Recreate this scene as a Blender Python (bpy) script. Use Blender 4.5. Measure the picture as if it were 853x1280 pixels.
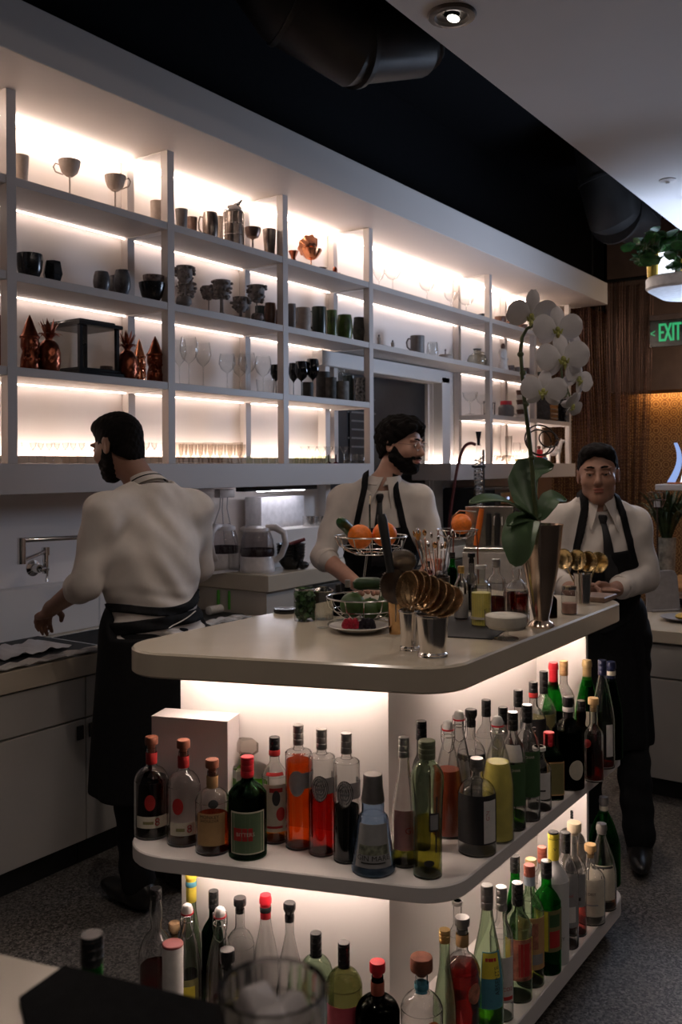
import bpy, math, random
import numpy as np
from mathutils import Vector, Matrix
from math import pi, sin, cos, radians
for o in list(bpy.data.objects): bpy.data.objects.remove(o)
scene = bpy.context.scene
COL = scene.collection
random.seed(7)

# ------------------------------------------------------------------ camera
FPX, YAW, ROLL, CX, CY, H = 1156.0, 0.6046, -0.0055, 426.5, 583.5, 1.6
CC, SS = cos(YAW), sin(YAW)
fwd = Vector((CC, SS, 0)); rt = Vector((SS, -CC, 0)); up = Vector((0, 0, 1))
cr_, sr_ = cos(ROLL), sin(ROLL)
rc = rt*cr_ + up*sr_; uc = rt*-sr_ + up*cr_
cam = bpy.data.cameras.new('camera'); camo = bpy.data.objects.new('camera', cam); COL.objects.link(camo)
camo.matrix_world = Matrix(((rc.x, uc.x, -fwd.x, 0), (rc.y, uc.y, -fwd.y, 0), (rc.z, uc.z, -fwd.z, H), (0, 0, 0, 1)))
cam.sensor_fit = 'VERTICAL'; cam.sensor_height = 36; cam.lens = FPX/1280*36
cam.shift_y = -(640-CY)/1280; cam.clip_start = .05
cam.dof.use_dof = True; cam.dof.focus_distance = 2.9; cam.dof.aperture_fstop = 5.6
scene.camera = camo

# ------------------------------------------------------------------ world, large lights, exposure
w = bpy.data.worlds.new('room_air'); scene.world = w; w.use_nodes = True
w.node_tree.nodes['Background'].inputs[0].default_value = (.9, .8, .78, 1)
w.node_tree.nodes['Background'].inputs[1].default_value = .012
def area(name, loc, target, size, power, color, sizey=None, spread=None):
    l = bpy.data.lights.new(name, 'AREA'); l.energy = power; l.color = color
    l.shape = 'RECTANGLE' if sizey else 'SQUARE'; l.size = size
    if sizey: l.size_y = sizey
    if spread: l.spread = spread
    o = bpy.data.objects.new(name, l); COL.objects.link(o); o.location = loc
    o.rotation_euler = (Vector(target)-Vector(loc)).to_track_quat('-Z', 'Y').to_euler()
    return o
LED = 42.0            # radiance of the shelf strips
for k_, (lx, ly) in enumerate(((.4, -.5), (1.6, .2), (3.0, -.4), (2.2, -1.6), (.2, -1.9))):
    area('ceiling_downlight_lamp', (lx, ly, 3.18), (lx+.5, ly+.9, 0), .22, 3.3, (1, .84, .74))
for lx, ly in ((2.923, 1.532), (1.3, 1.5), (4.5, 1.5)):
    area('ceiling_downlight_lamp', (lx, ly, 3.172), (lx, ly+.25, 0), .07, 3.0, (1, .84, .72), spread=1.7)
area('added_blue_uplight', (6.6, 1.1, 2.2), (5.65, 1.5, 3.2), .8, 48, (.60, .74, 1))  # unseen light, added for the bluish glow on ceiling and planter
area('room_light_far', (8.9, 1.2, 3.1), (9.4, 2.6, 0.8), .7, 16, (1, .78, .6))
scene.view_settings.view_transform = 'Standard'; scene.view_settings.look = 'None'
scene.view_settings.gamma = 1; scene.view_settings.use_curve_mapping = False
scene.view_settings.exposure = 0.0
scene.cycles.transparent_max_bounces = 40
scene.cycles.sample_clamp_indirect = 4.0
scene.cycles.max_bounces = 10; scene.cycles.transmission_bounces = 8

# ------------------------------------------------------------------ photo pixel -> place in the room
def ray(x, y):
    x -= CX; y -= CY; c, s = cos(-ROLL), sin(-ROLL); x, y = x*c-y*s, x*s+y*c
    X = x/FPX; Y = -y/FPX
    return Vector((CC+X*SS, SS-X*CC, Y))
def at(x, y, z=None, d=None, u=None, t=None):
    D = ray(x, y)
    k = (z-H)/D.z if z is not None else d/D.y if d is not None else u/D.x if u is not None else t
    return D*k + Vector((0, 0, H))
def depth(p): return p.x*CC + p.y*SS

# ------------------------------------------------------------------ materials
MATS = {}
def nodes(name):
    m = bpy.data.materials.new(name); m.use_nodes = True
    return m, m.node_tree.nodes, m.node_tree.links, m.node_tree.nodes['Principled BSDF']
def curve(P, n=6):
    P = [Vector(p) for p in P]; out = []
    for i in range(len(P)-1):
        p0, p1, p2, p3 = P[max(0, i-1)], P[i], P[i+1], P[min(len(P)-1, i+2)]
        for k in range(n):
            t = k/n; out.append(.5*(2*p1+(p2-p0)*t+(2*p0-5*p1+4*p2-p3)*t*t+(3*p1-p0-3*p2+p3)*t**3))
    return out+[P[-1]]
def rgb(c):
    if isinstance(c, str):
        c = [int(c[i:i+2], 16)/255 for i in (0, 2, 4)]
        c = [x/12.92 if x <= .04045 else ((x+.055)/1.055)**2.4 for x in c]
    return (*c, 1)
def mat(name, col, rough=.5, metal=0., spec=.5, var=.12, scale=30., bump=0., coat=0.):
    if name in MATS: return MATS[name]
    m, N, L, b = nodes(name)
    c = rgb(col)
    tc = N.new('ShaderNodeTexCoord'); nz = N.new('ShaderNodeTexNoise'); nz.inputs['Scale'].default_value = scale
    nz.inputs['Detail'].default_value = 4
    L.new(tc.outputs['Object'], nz.inputs['Vector'])
    rp = N.new('ShaderNodeValToRGB'); rp.color_ramp.elements[0].position = .3; rp.color_ramp.elements[1].position = .7
    rp.color_ramp.elements[0].color = (*[x*(1-var) for x in c[:3]], 1)
    rp.color_ramp.elements[1].color = (*[min(1, x*(1+var)) for x in c[:3]], 1)
    L.new(nz.outputs['Fac'], rp.inputs['Fac']); L.new(rp.outputs['Color'], b.inputs['Base Color'])
    b.inputs['Roughness'].default_value = rough; b.inputs['Metallic'].default_value = metal
    b.inputs['Specular IOR Level'].default_value = spec; b.inputs['Coat Weight'].default_value = coat
    if bump:
        bp = N.new('ShaderNodeBump'); bp.inputs['Strength'].default_value = bump; bp.inputs['Distance'].default_value = .01
        L.new(nz.outputs['Fac'], bp.inputs['Height']); L.new(bp.outputs['Normal'], b.inputs['Normal'])
    MATS[name] = m; return m
def emit(name, col, strength):
    if name in MATS: return MATS[name]
    m, N, L, b = nodes(name)
    b.inputs['Base Color'].default_value = (0, 0, 0, 1)
    b.inputs['Emission Color'].default_value = rgb(col); b.inputs['Emission Strength'].default_value = strength
    MATS[name] = m; return m
def glass(name, tint=(.95, .97, .96), edge=.45, gloss=1.0, rough=.02):
    """thin glass: light goes straight through, tinted more where one looks along the wall of the vessel, with a Fresnel sheen"""
    if name in MATS: return MATS[name]
    m, N, L, b = nodes(name); N.remove(b); out = N['Material Output']
    t = N.new('ShaderNodeBsdfTransparent'); g = N.new('ShaderNodeBsdfGlossy'); g.inputs['Roughness'].default_value = rough
    g.inputs['Color'].default_value = (.95, .95, .95, 1)
    lw = N.new('ShaderNodeLayerWeight'); lw.inputs['Blend'].default_value = .5
    pw = N.new('ShaderNodeMath'); pw.operation = 'POWER'; pw.inputs[1].default_value = 3
    L.new(lw.outputs['Facing'], pw.inputs[0])
    mx = N.new('ShaderNodeMix'); mx.data_type = 'RGBA'
    c = rgb(tint); mx.inputs['A'].default_value = c; mx.inputs['B'].default_value = (*[x*edge for x in c[:3]], 1)
    L.new(pw.outputs[0], mx.inputs['Factor']); L.new(mx.outputs['Result'], t.inputs['Color'])
    p5 = N.new('ShaderNodeMath'); p5.operation = 'POWER'; p5.inputs[1].default_value = 5; L.new(lw.outputs['Facing'], p5.inputs[0])
    mu = N.new('ShaderNodeMath'); mu.operation = 'MULTIPLY_ADD'; mu.inputs[1].default_value = .75*gloss; mu.inputs[2].default_value = .045*gloss
    L.new(p5.outputs[0], mu.inputs[0])
    ms = N.new('ShaderNodeMixShader'); L.new(mu.outputs[0], ms.inputs[0]); L.new(t.outputs[0], ms.inputs[1]); L.new(g.outputs[0], ms.inputs[2])
    L.new(ms.outputs[0], out.inputs['Surface']); MATS[name] = m; return m

# ------------------------------------------------------------------ mesh building
class MB:
    def __init__(s): s.v = []; s.f = []; s.sharp = 40
    def add(s, vs, fs, M=None):
        n = len(s.v)
        s.v += [tuple(M @ Vector(p)) for p in vs] if M is not None else [tuple(p) for p in vs]
        s.f += [tuple(i+n for i in f) for f in fs]; return s
    def prism(s, out, z0, z1, ch=0., M=None):
        """extrude a counter-clockwise outline, edges chamfered by ch"""
        n = len(out)
        def inset(k):
            if k == 0: return out
            r = []
            for i in range(n):
                a, b, c = Vector(out[i-1]), Vector(out[i]), Vector(out[(i+1) % n])
                e1 = (b-a).normalized(); e2 = (c-b).normalized()
                n1 = Vector((-e1.y, e1.x)); n2 = Vector((-e2.y, e2.x)); m = n1+n2
                m = m/max(.3, m.dot(n1)) if m.length > 1e-6 else n1
                r.append(tuple(b+m*k))
            return r
        rings = [(inset(ch), z0), (out, z0+ch), (out, z1-ch), (inset(ch), z1)] if ch else [(out, z0), (out, z1)]
        vs = [(x, y, z) for o, z in rings for x, y in o]; fs = []
        for k in range(len(rings)-1):
            for i in range(n):
                j = (i+1) % n; fs.append((k*n+i, k*n+j, (k+1)*n+j, (k+1)*n+i))
        fs.append(tuple(range(n-1, -1, -1))); fs.append(tuple((len(rings)-1)*n+i for i in range(n)))
        return s.add(vs, fs, M)
    def box(s, c, d, ch=.002, M=None):
        x, y, z = c; a, b, h = d[0]/2, d[1]/2, d[2]/2
        ch = min(ch, a*.45, b*.45, h*.45)
        return s.prism([(x-a, y-b), (x+a, y-b), (x+a, y+b), (x-a, y+b)], z-h, z+h, ch, M)
    def lathe(s, prof, seg=24, M=None, cs=None, closed=True):
        """profile [(r, z)...] spun about z; cs(theta) gives a radius factor for non-round sections"""
        n = len(prof); vs = []; fs = []
        for r, z in prof:
            for k in range(seg):
                t = 2*pi*k/seg; q = r*(cs(t) if cs else 1); vs.append((q*cos(t), q*sin(t), z))
        for i in range(n-1):
            for k in range(seg):
                j = (k+1) % seg; fs.append((i*seg+k, i*seg+j, (i+1)*seg+j, (i+1)*seg+k))
        if closed:
            if prof[0][0] > 1e-5: fs.append(tuple(range(seg-1, -1, -1)))
            if prof[-1][0] > 1e-5: fs.append(tuple((n-1)*seg+k for k in range(seg)))
        return s.add(vs, fs, M)
    def tube(s, path, r, seg=8, M=None, flat=1.):
        P = [Vector(p) for p in path]; n = len(P); rr = r if isinstance(r, (list, tuple)) else [r]*n
        vs = []; fs = []; pn = None
        for i in range(n):
            t = (P[min(i+1, n-1)]-P[max(i-1, 0)]).normalized()
            if pn is None:
                pn = t.cross(Vector((0, 0, 1)));
                if pn.length < 1e-3: pn = t.cross(Vector((1, 0, 0)))
                pn.normalize()
            else:
                pn = (pn - t*pn.dot(t))
                pn = pn.normalized() if pn.length > 1e-6 else t.orthogonal().normalized()
            bn = t.cross(pn)
            for k in range(seg):
                a = 2*pi*k/seg; vs.append(P[i] + (pn*cos(a)*flat + bn*sin(a))*rr[i])
        for i in range(n-1):
            for k in range(seg):
                j = (k+1) % seg; fs.append((i*seg+k, i*seg+j, (i+1)*seg+j, (i+1)*seg+k))
        fs.append(tuple(range(seg-1, -1, -1))); fs.append(tuple((n-1)*seg+k for k in range(seg)))
        return s.add(vs, fs, M)
    def ell(s, c, r, seg=16, rings=9, M=None, rot=None):
        vs = []; fs = []; c = Vector(c)
        for i in range(rings+1):
            ph = -pi/2 + pi*i/rings
            for k in range(seg):
                t = 2*pi*k/seg; p = Vector((r[0]*cos(ph)*cos(t), r[1]*cos(ph)*sin(t), r[2]*sin(ph)))
                if rot is not None: p = rot @ p
                vs.append(c+p)
        for i in range(rings):
            for k in range(seg):
                j = (k+1) % seg; fs.append((i*seg+k, i*seg+j, (i+1)*seg+j, (i+1)*seg+k))
        return s.add(vs, fs, M)
    def sheet(s, fn, nu, nv, th=0.002, M=None):
        """fn(a, b) -> point, a, b in 0..1; given thickness along its normals"""
        P = [[Vector(fn(i/nu, j/nv)) for j in range(nv+1)] for i in range(nu+1)]
        def nor(i, j):
            a = P[min(i+1, nu)][j]-P[max(i-1, 0)][j]; b = P[i][min(j+1, nv)]-P[i][max(j-1, 0)]
            n = a.cross(b); return n.normalized() if n.length > 1e-9 else Vector((0, 0, 1))
        A = [P[i][j]+nor(i, j)*th/2 for i in range(nu+1) for j in range(nv+1)]
        B = [P[i][j]-nor(i, j)*th/2 for i in range(nu+1) for j in range(nv+1)]
        m = nv+1; o = len(A); fs = []
        for i in range(nu):
            for j in range(nv):
                q = (i*m+j, (i+1)*m+j, (i+1)*m+j+1, i*m+j+1); fs.append(q); fs.append(tuple(o+k for k in q[::-1]))
        edge = [(i, 0) for i in range(nu)] + [(nu, j) for j in range(nv)] + [(i, nv) for i in range(nu, 0, -1)] + [(0, j) for j in range(nv, 0, -1)]
        for k in range(len(edge)):
            a = edge[k]; b = edge[(k+1) % len(edge)]; ia = a[0]*m+a[1]; ib = b[0]*m+b[1]; fs.append((ib, ia, o+ia, o+ib))
        return s.add(A+B, fs, M)
    def mesh(s, name, m, sharp=None):
        me = bpy.data.meshes.new(name); me.from_pydata(s.v, [], s.f); me.validate(); me.update()
        me.materials.append(m)
        if len(me.polygons):
            me.polygons.foreach_set('use_smooth', [True]*len(me.polygons))
            me.set_sharp_from_angle(angle=radians(sharp or s.sharp))
        return me
    def build(s, name, m, parent=None, sharp=None):
        return link(name, s.mesh(name, m, sharp), parent)
def link(name, me, parent=None):
    o = bpy.data.objects.new(name, me); COL.objects.link(o)
    if parent is not None: o.parent = parent
    return o
def tag(o, label=None, cat=None, group=None, kind=None):
    if label: o['label'] = label
    if cat: o['category'] = cat
    if group: o['group'] = group
    if kind: o['kind'] = kind
    return o
def thing(name, label, cat, loc=(0, 0, 0), rz=0., group=None):
    o = bpy.data.objects.new(name, None); COL.objects.link(o); o.empty_display_size = .05
    o.location = loc; o.rotation_euler = (0, 0, rz); return tag(o, label, cat, group)
def kids(o): return [c for c in bpy.data.objects if c.parent == o]
def copy_tree(o, parent=None, loc=None, label=None, group=None, rz=None):
    c = o.copy(); COL.objects.link(c); c.parent = parent
    if loc is not None: c.location = loc
    if rz is not None: c.rotation_euler = (0, 0, rz)
    if label: c['label'] = label
    if group: c['group'] = group
    for ch in kids(o): copy_tree(ch, c)
    return c
def structure(name, mb, m, label=None):
    o = mb.build(name, m); o['kind'] = 'structure'
    if label: o['label'] = label
    return o
def T(x=0, y=0, z=0, rx=0, ry=0, rz=0, s=1):
    return Matrix.Translation((x, y, z)) @ Matrix.Rotation(rz, 4, 'Z') @ Matrix.Rotation(ry, 4, 'Y') @ Matrix.Rotation(rx, 4, 'X') @ Matrix.Scale(s, 4)
def round_poly(pts, rads, n=8):
    out = []
    for i in range(len(pts)):
        a, b, c = Vector(pts[i-1]), Vector(pts[i]), Vector(pts[(i+1) % len(pts)]); r = rads[i]
        if r <= 0: out.append(tuple(b)); continue
        d1 = (a-b).normalized(); d2 = (c-b).normalized(); an = math.acos(max(-1, min(1, d1.dot(d2))))
        L = r/math.tan(an/2); cen = b+(d1+d2).normalized()*(r/sin(an/2))
        p0 = b+d1*L-cen; p1 = b+d2*L-cen; a0 = math.atan2(p0.y, p0.x); a1 = math.atan2(p1.y, p1.x)
        da = (a1-a0+pi) % (2*pi)-pi
        for k in range(n+1): out.append((cen.x+r*cos(a0+da*k/n), cen.y+r*sin(a0+da*k/n)))
    return out
TXT = {}
def text_geo(s, size):
    """a word as flat polygons centred on the origin, in the xy plane"""
    if s not in TXT:
        cu = bpy.data.curves.new('word', 'FONT'); cu.body = s; cu.size = 1; cu.align_x = 'CENTER'; cu.align_y = 'CENTER'
        cu.resolution_u = 3
        o = bpy.data.objects.new('word', cu); COL.objects.link(o)
        bpy.context.view_layer.update()
        me = o.evaluated_get(bpy.context.evaluated_depsgraph_get()).to_mesh()
        TXT[s] = ([tuple(v.co) for v in me.vertices], [tuple(p.vertices) for p in me.polygons])
        bpy.data.objects.remove(o); bpy.data.curves.remove(cu)
    vs, fs = TXT[s]
    return [(x*size, y*size, 0) for x, y, z in vs], fs
def text_on(mb, s, size, fn):
    vs, fs = text_geo(s, size); return mb.add([fn(x, y) for x, y, z in vs], fs)
# ------------------------------------------------------------------ surfaces of the room
WHITE = mat('white_lacquer', (.74, .70, .67), .42, var=.02, scale=3)
WALLP = mat('wall_paint', (.84, .77, .73), .7, var=.03, scale=2, bump=.02)
SLABM = mat('solid_surface_white', (.54, .47, .37), .16, var=.03, scale=8)
BLACKP = mat('black_paint', (.006, .006, .007), .9, spec=.1)
CEILW = mat('ceiling_paint', (.62, .59, .58), .85, var=.03, scale=2)
CABM = mat('cabinet_laminate', (.42, .40, .37), .5, var=.04, scale=6)
BROWNW = mat('brown_plaster', (.20, .13, .10), .85, var=.15, scale=5)
CHROME = mat('chrome', (.75, .74, .73), .12, 1, var=.03)
STEEL = mat('brushed_steel', (.62, .60, .58), .25, 1, var=.08, scale=60)
BLACKM = mat('black_rubber', (.012, .012, .012), .6, var=.3, scale=90)
BLACKG = mat('gloss_black', (.012, .012, .013), .18, var=.2)
LEDM = emit('led_strip', (1, .78, .64), LED*1.0)
LEDB = emit('led_strip_base', (1, .82, .70), LED*1.15)
LEDW = emit('led_strip_bright', (1, .80, .67), LED*1.0)
m, N, L, b = nodes('terrazzo_floor')
tc = N.new('ShaderNodeTexCoord'); vo = N.new('ShaderNodeTexVoronoi'); vo.inputs['Scale'].default_value = 160
nz = N.new('ShaderNodeTexNoise'); nz.inputs['Scale'].default_value = 70; nz.inputs['Detail'].default_value = 6
L.new(tc.outputs['Object'], vo.inputs['Vector']); L.new(tc.outputs['Object'], nz.inputs['Vector'])
ad = N.new('ShaderNodeMath'); ad.operation = 'MULTIPLY'; L.new(vo.outputs['Color'], ad.inputs[0]); L.new(nz.outputs['Fac'], ad.inputs[1])
rp = N.new('ShaderNodeValToRGB'); rp.color_ramp.elements[0].color = (.03, .027, .025, 1); rp.color_ramp.elements[1].color = (.24, .22, .20, 1)
rp.color_ramp.elements[0].position = .1; rp.color_ramp.elements[1].position = .5
L.new(ad.outputs[0], rp.inputs['Fac']); L.new(rp.outputs['Color'], b.inputs['Base Color']); b.inputs['Roughness'].default_value = .45
FLOORM = m
m, N, L, b = nodes('gold_wallpaper')          # rosettes printed on gold paper
tc = N.new('ShaderNodeTexCoord'); mp = N.new('ShaderNodeMapping'); mp.inputs['Rotation'].default_value = (0, pi/2, 0)
vo = N.new('ShaderNodeTexVoronoi'); vo.inputs['Scale'].default_value = 10; vo.inputs['Randomness'].default_value = .15
L.new(tc.outputs['Object'], vo.inputs['Vector'])
wv = N.new('ShaderNodeMath'); wv.operation = 'SINE'; ml = N.new('ShaderNodeMath'); ml.operation = 'MULTIPLY'; ml.inputs[1].default_value = 26
L.new(vo.outputs['Distance'], ml.inputs[0]); L.new(ml.outputs[0], wv.inputs[0])
rp = N.new('ShaderNodeValToRGB'); rp.color_ramp.elements[0].color = (.19, .09, .04, 1); rp.color_ramp.elements[1].color = (.50, .31, .15, 1)
rp.color_ramp.elements[0].position = .15; rp.color_ramp.elements[1].position = .4
L.new(wv.outputs[0], rp.inputs['Fac']); L.new(rp.outputs['Color'], b.inputs['Base Color']); b.inputs['Roughness'].default_value = .5
PAPER = m

FU = 11.0                                      # far wall
mb = MB(); mb.box((5, 1, -.05), (14, 9, .1), 0); structure('floor', mb, FLOORM)
mb = MB()                                      # rear wall with the opening for the dark glazed door
for x0, x1, z0, z1 in ((-1, 4.90, 0, 4.3), (6.38, 8.47, 0, 4.3), (4.90, 6.38, 2.25, 4.3)):
    mb.box(((x0+x1)/2, 3.63, (z0+z1)/2), (x1-x0, .2, z1-z0), 0)
structure('wall_rear', mb, WALLP)
mb = MB(); mb.box((9.7, 4.45, 2.1), (2.6, .1, 4.4), 0); structure('wall_alcove', mb, BROWNW)
mb = MB(); mb.box((5, 3.51, 3.83), (12, .035, .98), 0); structure('wall_rear_upper', mb, BLACKP)
mb = MB(); mb.box((FU+.1, .5, 2.1), (.2, 8, 4.4), 0); structure('wall_far', mb, PAPER)
mb = MB(); mb.box((5, .5, 4.35), (14, 8, .1), 0); structure('ceiling', mb, BLACKP)
mb = MB(); mb.box((3.8, -.62, 3.26), (9, 4.59, .12), .004); structure('ceiling_panel', mb, CEILW)
mb = MB(); mb.box((10.55, .5, 3.35), (.5, 5.9, 1.86), 0); structure('trim_1', mb, BROWNW, 'brown bulkhead above the wallpaper')
# dark glazed door in its white frame
t = bpy.data.objects.new('door_1', None); COL.objects.link(t); t['kind'] = 'structure'; t['label'] = 'dark glazed door behind the shelves'
mb = MB()
mb.box((4.875, 3.50, 1.15), (.05, .06, 2.3), .004); mb.box((6.455, 3.49, 1.15), (.13, .08, 2.3), .006); mb.box((5.65, 3.49, 2.30), (1.72, .08, .1), .006)
mb.box((6.375, 3.60, 1.12), (.03, .08, 2.25), .004)
mb.build('door_frame', WHITE, t)
mb = MB(); mb.box((5.64, 3.60, 1.12), (1.47, .02, 2.25), .002)
mb.box((5.30, 3.588, 1.12), (.02, .02, 2.2), .002); mb.box((5.06, 3.586, 2.03), (.3, .006, .012), .001); mb.box((5.4, 3.586, 2.03), (.5, .006, .012), .001)
pane = mb.build('glass_pane', mat('dark_glass', (.02, .02, .021), .4, spec=.25, var=.5, scale=3), t)
mb = MB(); text_on(mb, 'ERASE', .10, lambda x, y: (5.20-.02-x*-1, 3.583, 2.12+y)); text_on(mb, 'AL', .08, lambda x, y: (5.58+x, 3.583, 2.10+y))
for k in range(5): mb.box((5.45, 3.583, 1.98-.06*k), (.36-.05*(k % 3), .002, .012), .0)
mb.build('lettering', mat('chalk', (.16, .155, .15), .9), pane)

# downlight, sprinkler, ducts
t = thing('ceiling_downlight', 'round recessed downlight in the white dropped ceiling', 'ceiling light', at(565, 18, z=3.2))
mb = MB(); mb.lathe([(.055, 0.002), (.085, 0.002), (.088, -.004), (.082, -.012), (.062, -.014), (.055, -.004), (.03, .0), (0, .0)], 32); mb.build('trim_ring', mat('dark_bronze', (.10, .085, .075), .35, .8), t)
mb = MB(); mb.ell((.012, .0, -.010), (.030, .020, .007), 20, 8); mb.build('bulb', emit('bulb_glow', (1, .95, .88), 6), t)
t = thing('fire_sprinkler', 'small white sprinkler cover on the dropped ceiling', 'sprinkler', at(835, 225, z=3.2))
mb = MB(); mb.lathe([(.045, 0.001), (.047, -.004), (.03, -.01), (.012, -.012), (.01, -.02), (0, -.022)], 24); mb.build('cover_plate', CEILW, t)
DUCTM = mat('duct_metal', (.035, .033, .032), .45, .4, var=.25, scale=6)
def duct(name, label, pts, r, ribs):
    mb = MB(); mb.tube(pts, r, 28); 
    for i in ribs:
        a, b_ = Vector(pts[i]), Vector(pts[min(i+1, len(pts)-1)]); d_ = (b_-a).normalized()*.012
        mb.tube([a-d_, a+d_], r*1.035, 28)
    tag(mb.build(name, DUCTM, sharp=30), label, 'duct')
p = at(408, 20, d=2.45); 
duct('air_duct', 'black segmented duct elbow hanging from the dark ceiling', [p+Vector((-.42, .25, .75)), p+Vector((-.34, .2, .28)), p+Vector((-.16, .08, .02)), p+Vector((.1, -.08, -.1)), p+Vector((.36, -.2, -.02)), p+Vector((.52, -.28, .3)), p+Vector((.56, -.3, .75))], .20, [1, 2, 3, 4, 5])
p = at(768, 270, d=2.3)
duct('air_duct', 'rounded dark duct end under the ceiling near the planter', [p+Vector((-.1, .1, 1.0)), p+Vector((0, .05, .3)), p+Vector((.05, 0, .02)), p+Vector((.25, -.05, .0)), p+Vector((.5, -.1, .5))], .22, [1, 2, 3])

RACKM = mat('rack_paint', (.52, .47, .44), .45, var=.02, scale=3)
# ------------------------------------------------------------------ lit shelving unit on the rear wall
Z1, Z2, Z3, Z0, ZC = 2.779, 2.394, 2.011, 1.62, 3.126
U = [1.440, 2.332, 3.224, 4.117, 5.0045, 6.767, 7.667, 8.4924]
rack = thing('shelving_unit', 'long white wall shelving unit lit from within, holding the barware', 'shelving', (0, 0, 0))
mb = MB(); mb.box((4.94, (2.905+3.53)/2, 3.33-.1), (7.48, .625, .205), .003); can = mb.build('canopy', mat('canopy_paint', (.66, .60, .56), .5, var=.02, scale=2), rack)
def shelf(x0, x1, z, th=.036, y0=3.202, y1=3.508):
    mb = MB(); mb.box(((x0+x1)/2, (y0+y1)/2, z-th/2), (x1-x0, y1-y0, th), .0015); return mb.build('shelf', RACKM, rack)
shelf(1.2, U[7], Z1); shelf(1.2, U[7], Z2); shelf(1.2, U[4], Z3); shelf(6.73, U[7], Z3)
for u in U:
    for yy in (3.222, 3.50):
        if u == U[6] and yy < 3.3: yy = 3.225
        mb = MB(); mb.box((u-.0225, yy, (Z0+ZC)/2), (.045, .044, ZC-Z0), .0015); mb.build('post', RACKM, rack)
    for z in (ZC+.001, Z1-.034, Z2-.034, Z3-.034):
        mb = MB(); mb.box((u-.0225, 3.362, z-.004), (.044, .24, .006), .001); mb.build('bracket', WHITE, rack)
for x0, x1 in ((1.2, U[4]), (6.05, 8.6)):
    mb = MB(); mb.box(((x0+x1)/2, 3.365, Z0-.0625), (x1-x0, .33, .125), .002); mb.build('base_board', RACKM, rack)
for x0, x1, z, m_ in ((1.2, U[7], ZC-.012, LEDW), (1.2, U[4]-.06, Z0+.010, LEDB), (6.2, U[7]-.02, Z0+.010, LEDB)):
    mb = MB(); mb.box(((x0+x1)/2, 3.468 if z > 2 else 3.490, z), (x1-x0, .014, .014), .001); mb.build('light_strip', m_, rack)
for x0, x1, z in ((1.2, U[4]-.06, Z1-.041), (1.2, U[4]-.06, Z2-.041), (1.2, U[4]-.06, Z3-.041), (6.76, U[7]-.02, Z3-.041), (5.02, U[7]-.02, Z1-.041), (6.76, U[7]-.02, Z2-.041)):
    mb = MB(); mb.box(((x0+x1)/2, 3.50, z+.002), (x1-x0, .005, .005), .0005); mb.build('light_strip', emit('led_strip_dim', (1, .80, .70), LED*.28), rack)

# ------------------------------------------------------------------ left counter run with sink
ZK = .85
mb = MB(); mb.box((2.2, 3.24, ZK-.04), (3.0, .58, .08), .004)
cn = thing('sink_counter', 'white counter with black mats and sunken sink along the rear wall', 'counter')
mb = MB()
for x0, x1, y0, y1 in ((.7, 2.62, 2.95, 3.522), (3.18, 3.61, 2.95, 3.522), (2.62, 3.18, 2.95, 3.06), (2.62, 3.18, 3.38, 3.522)):
    mb.box(((x0+x1)/2, (y0+y1)/2, ZK-.04), (x1-x0, y1-y0, .08), .002)
mb.build('countertop', SLABM, cn)
mb = MB(); mb.box((2.16, 3.482, (ZK+1.075)/2), (2.92, .08, 1.075-ZK), .004); mb.build('backsplash', WHITE, cn)
mb = MB()                                        # sink bowl
for x0, x1, y0, y1, z0, z1 in ((2.62, 2.63, 3.06, 3.38, .62, ZK+.004), (3.17, 3.18, 3.06, 3.38, .62, ZK+.004), (2.62, 3.18, 3.06, 3.07, .62, ZK+.004), (2.62, 3.18, 3.37, 3.38, .62, ZK+.004), (2.62, 3.18, 3.06, 3.38, .61, .62)):
    mb.box(((x0+x1)/2, (y0+y1)/2, (z0+z1)/2), (x1-x0, y1-y0, z1-z0), .001)
mb.build('sink_bowl', STEEL, cn)
def cabinet(x0, x1, label, handle_right=True):
    c = thing('base_cabinet', label, 'cabinet', (0, 0, 0))
    mb = MB(); mb.box(((x0+x1)/2, 3.25, .355), (x1-x0-.004, .54, .49), .002); mb.build('body', CABM, c)
    mb = MB(); mb.box(((x0+x1)/2, 2.97, .682), (x1-x0-.006, .02, .16), .002); mb.build('drawer', CABM, c)
    mb = MB(); mb.box(((x0+x1)/2, 2.97, .352), (x1-x0-.006, .02, .484), .002); d = mb.build('door', CABM, c)
    mb = MB(); mb.box(((x0+x1)/2, 3.03, .055), (x1-x0-.004, .03, .11), .002); mb.build('toe_kick', BLACKM, c)
    mb = MB(); mb.box((x1-.03 if handle_right else x0+.03, 2.957, .545), (.03, .006, .055), .001); mb.build('handle', BLACKM, d)
cabinet(1.66, 2.47, 'grey base cabinet with drawer, left of the man at the sink')
cabinet(2.47, 3.20, 'grey base cabinet below the sink, hidden behind the man', False)
# raised block further along
bl = thing('raised_counter', 'raised white counter block holding the kettles and bowls', 'counter')
mb = MB(); mb.box((5.45, 3.235, 1.01), (3.66, .57, .085), .004); mb.build('countertop', SLABM, bl)
mb = MB(); mb.box((5.45, 3.245, .485), (3.64, .55, .963), .002); mb.build('body', mat('counter_side', (.50, .46, .41), .5, var=.04, scale=5), bl)
mb = MB(); mb.box((4.9, 2.955, .86), (1.75, .05, .2), .003); mb.build('shaded_front_panel', mat('shaded_front_dark', (.10, .10, .095), .4, .5), bl)  # dark sheet standing in for the shaded gap in the counter front
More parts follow.
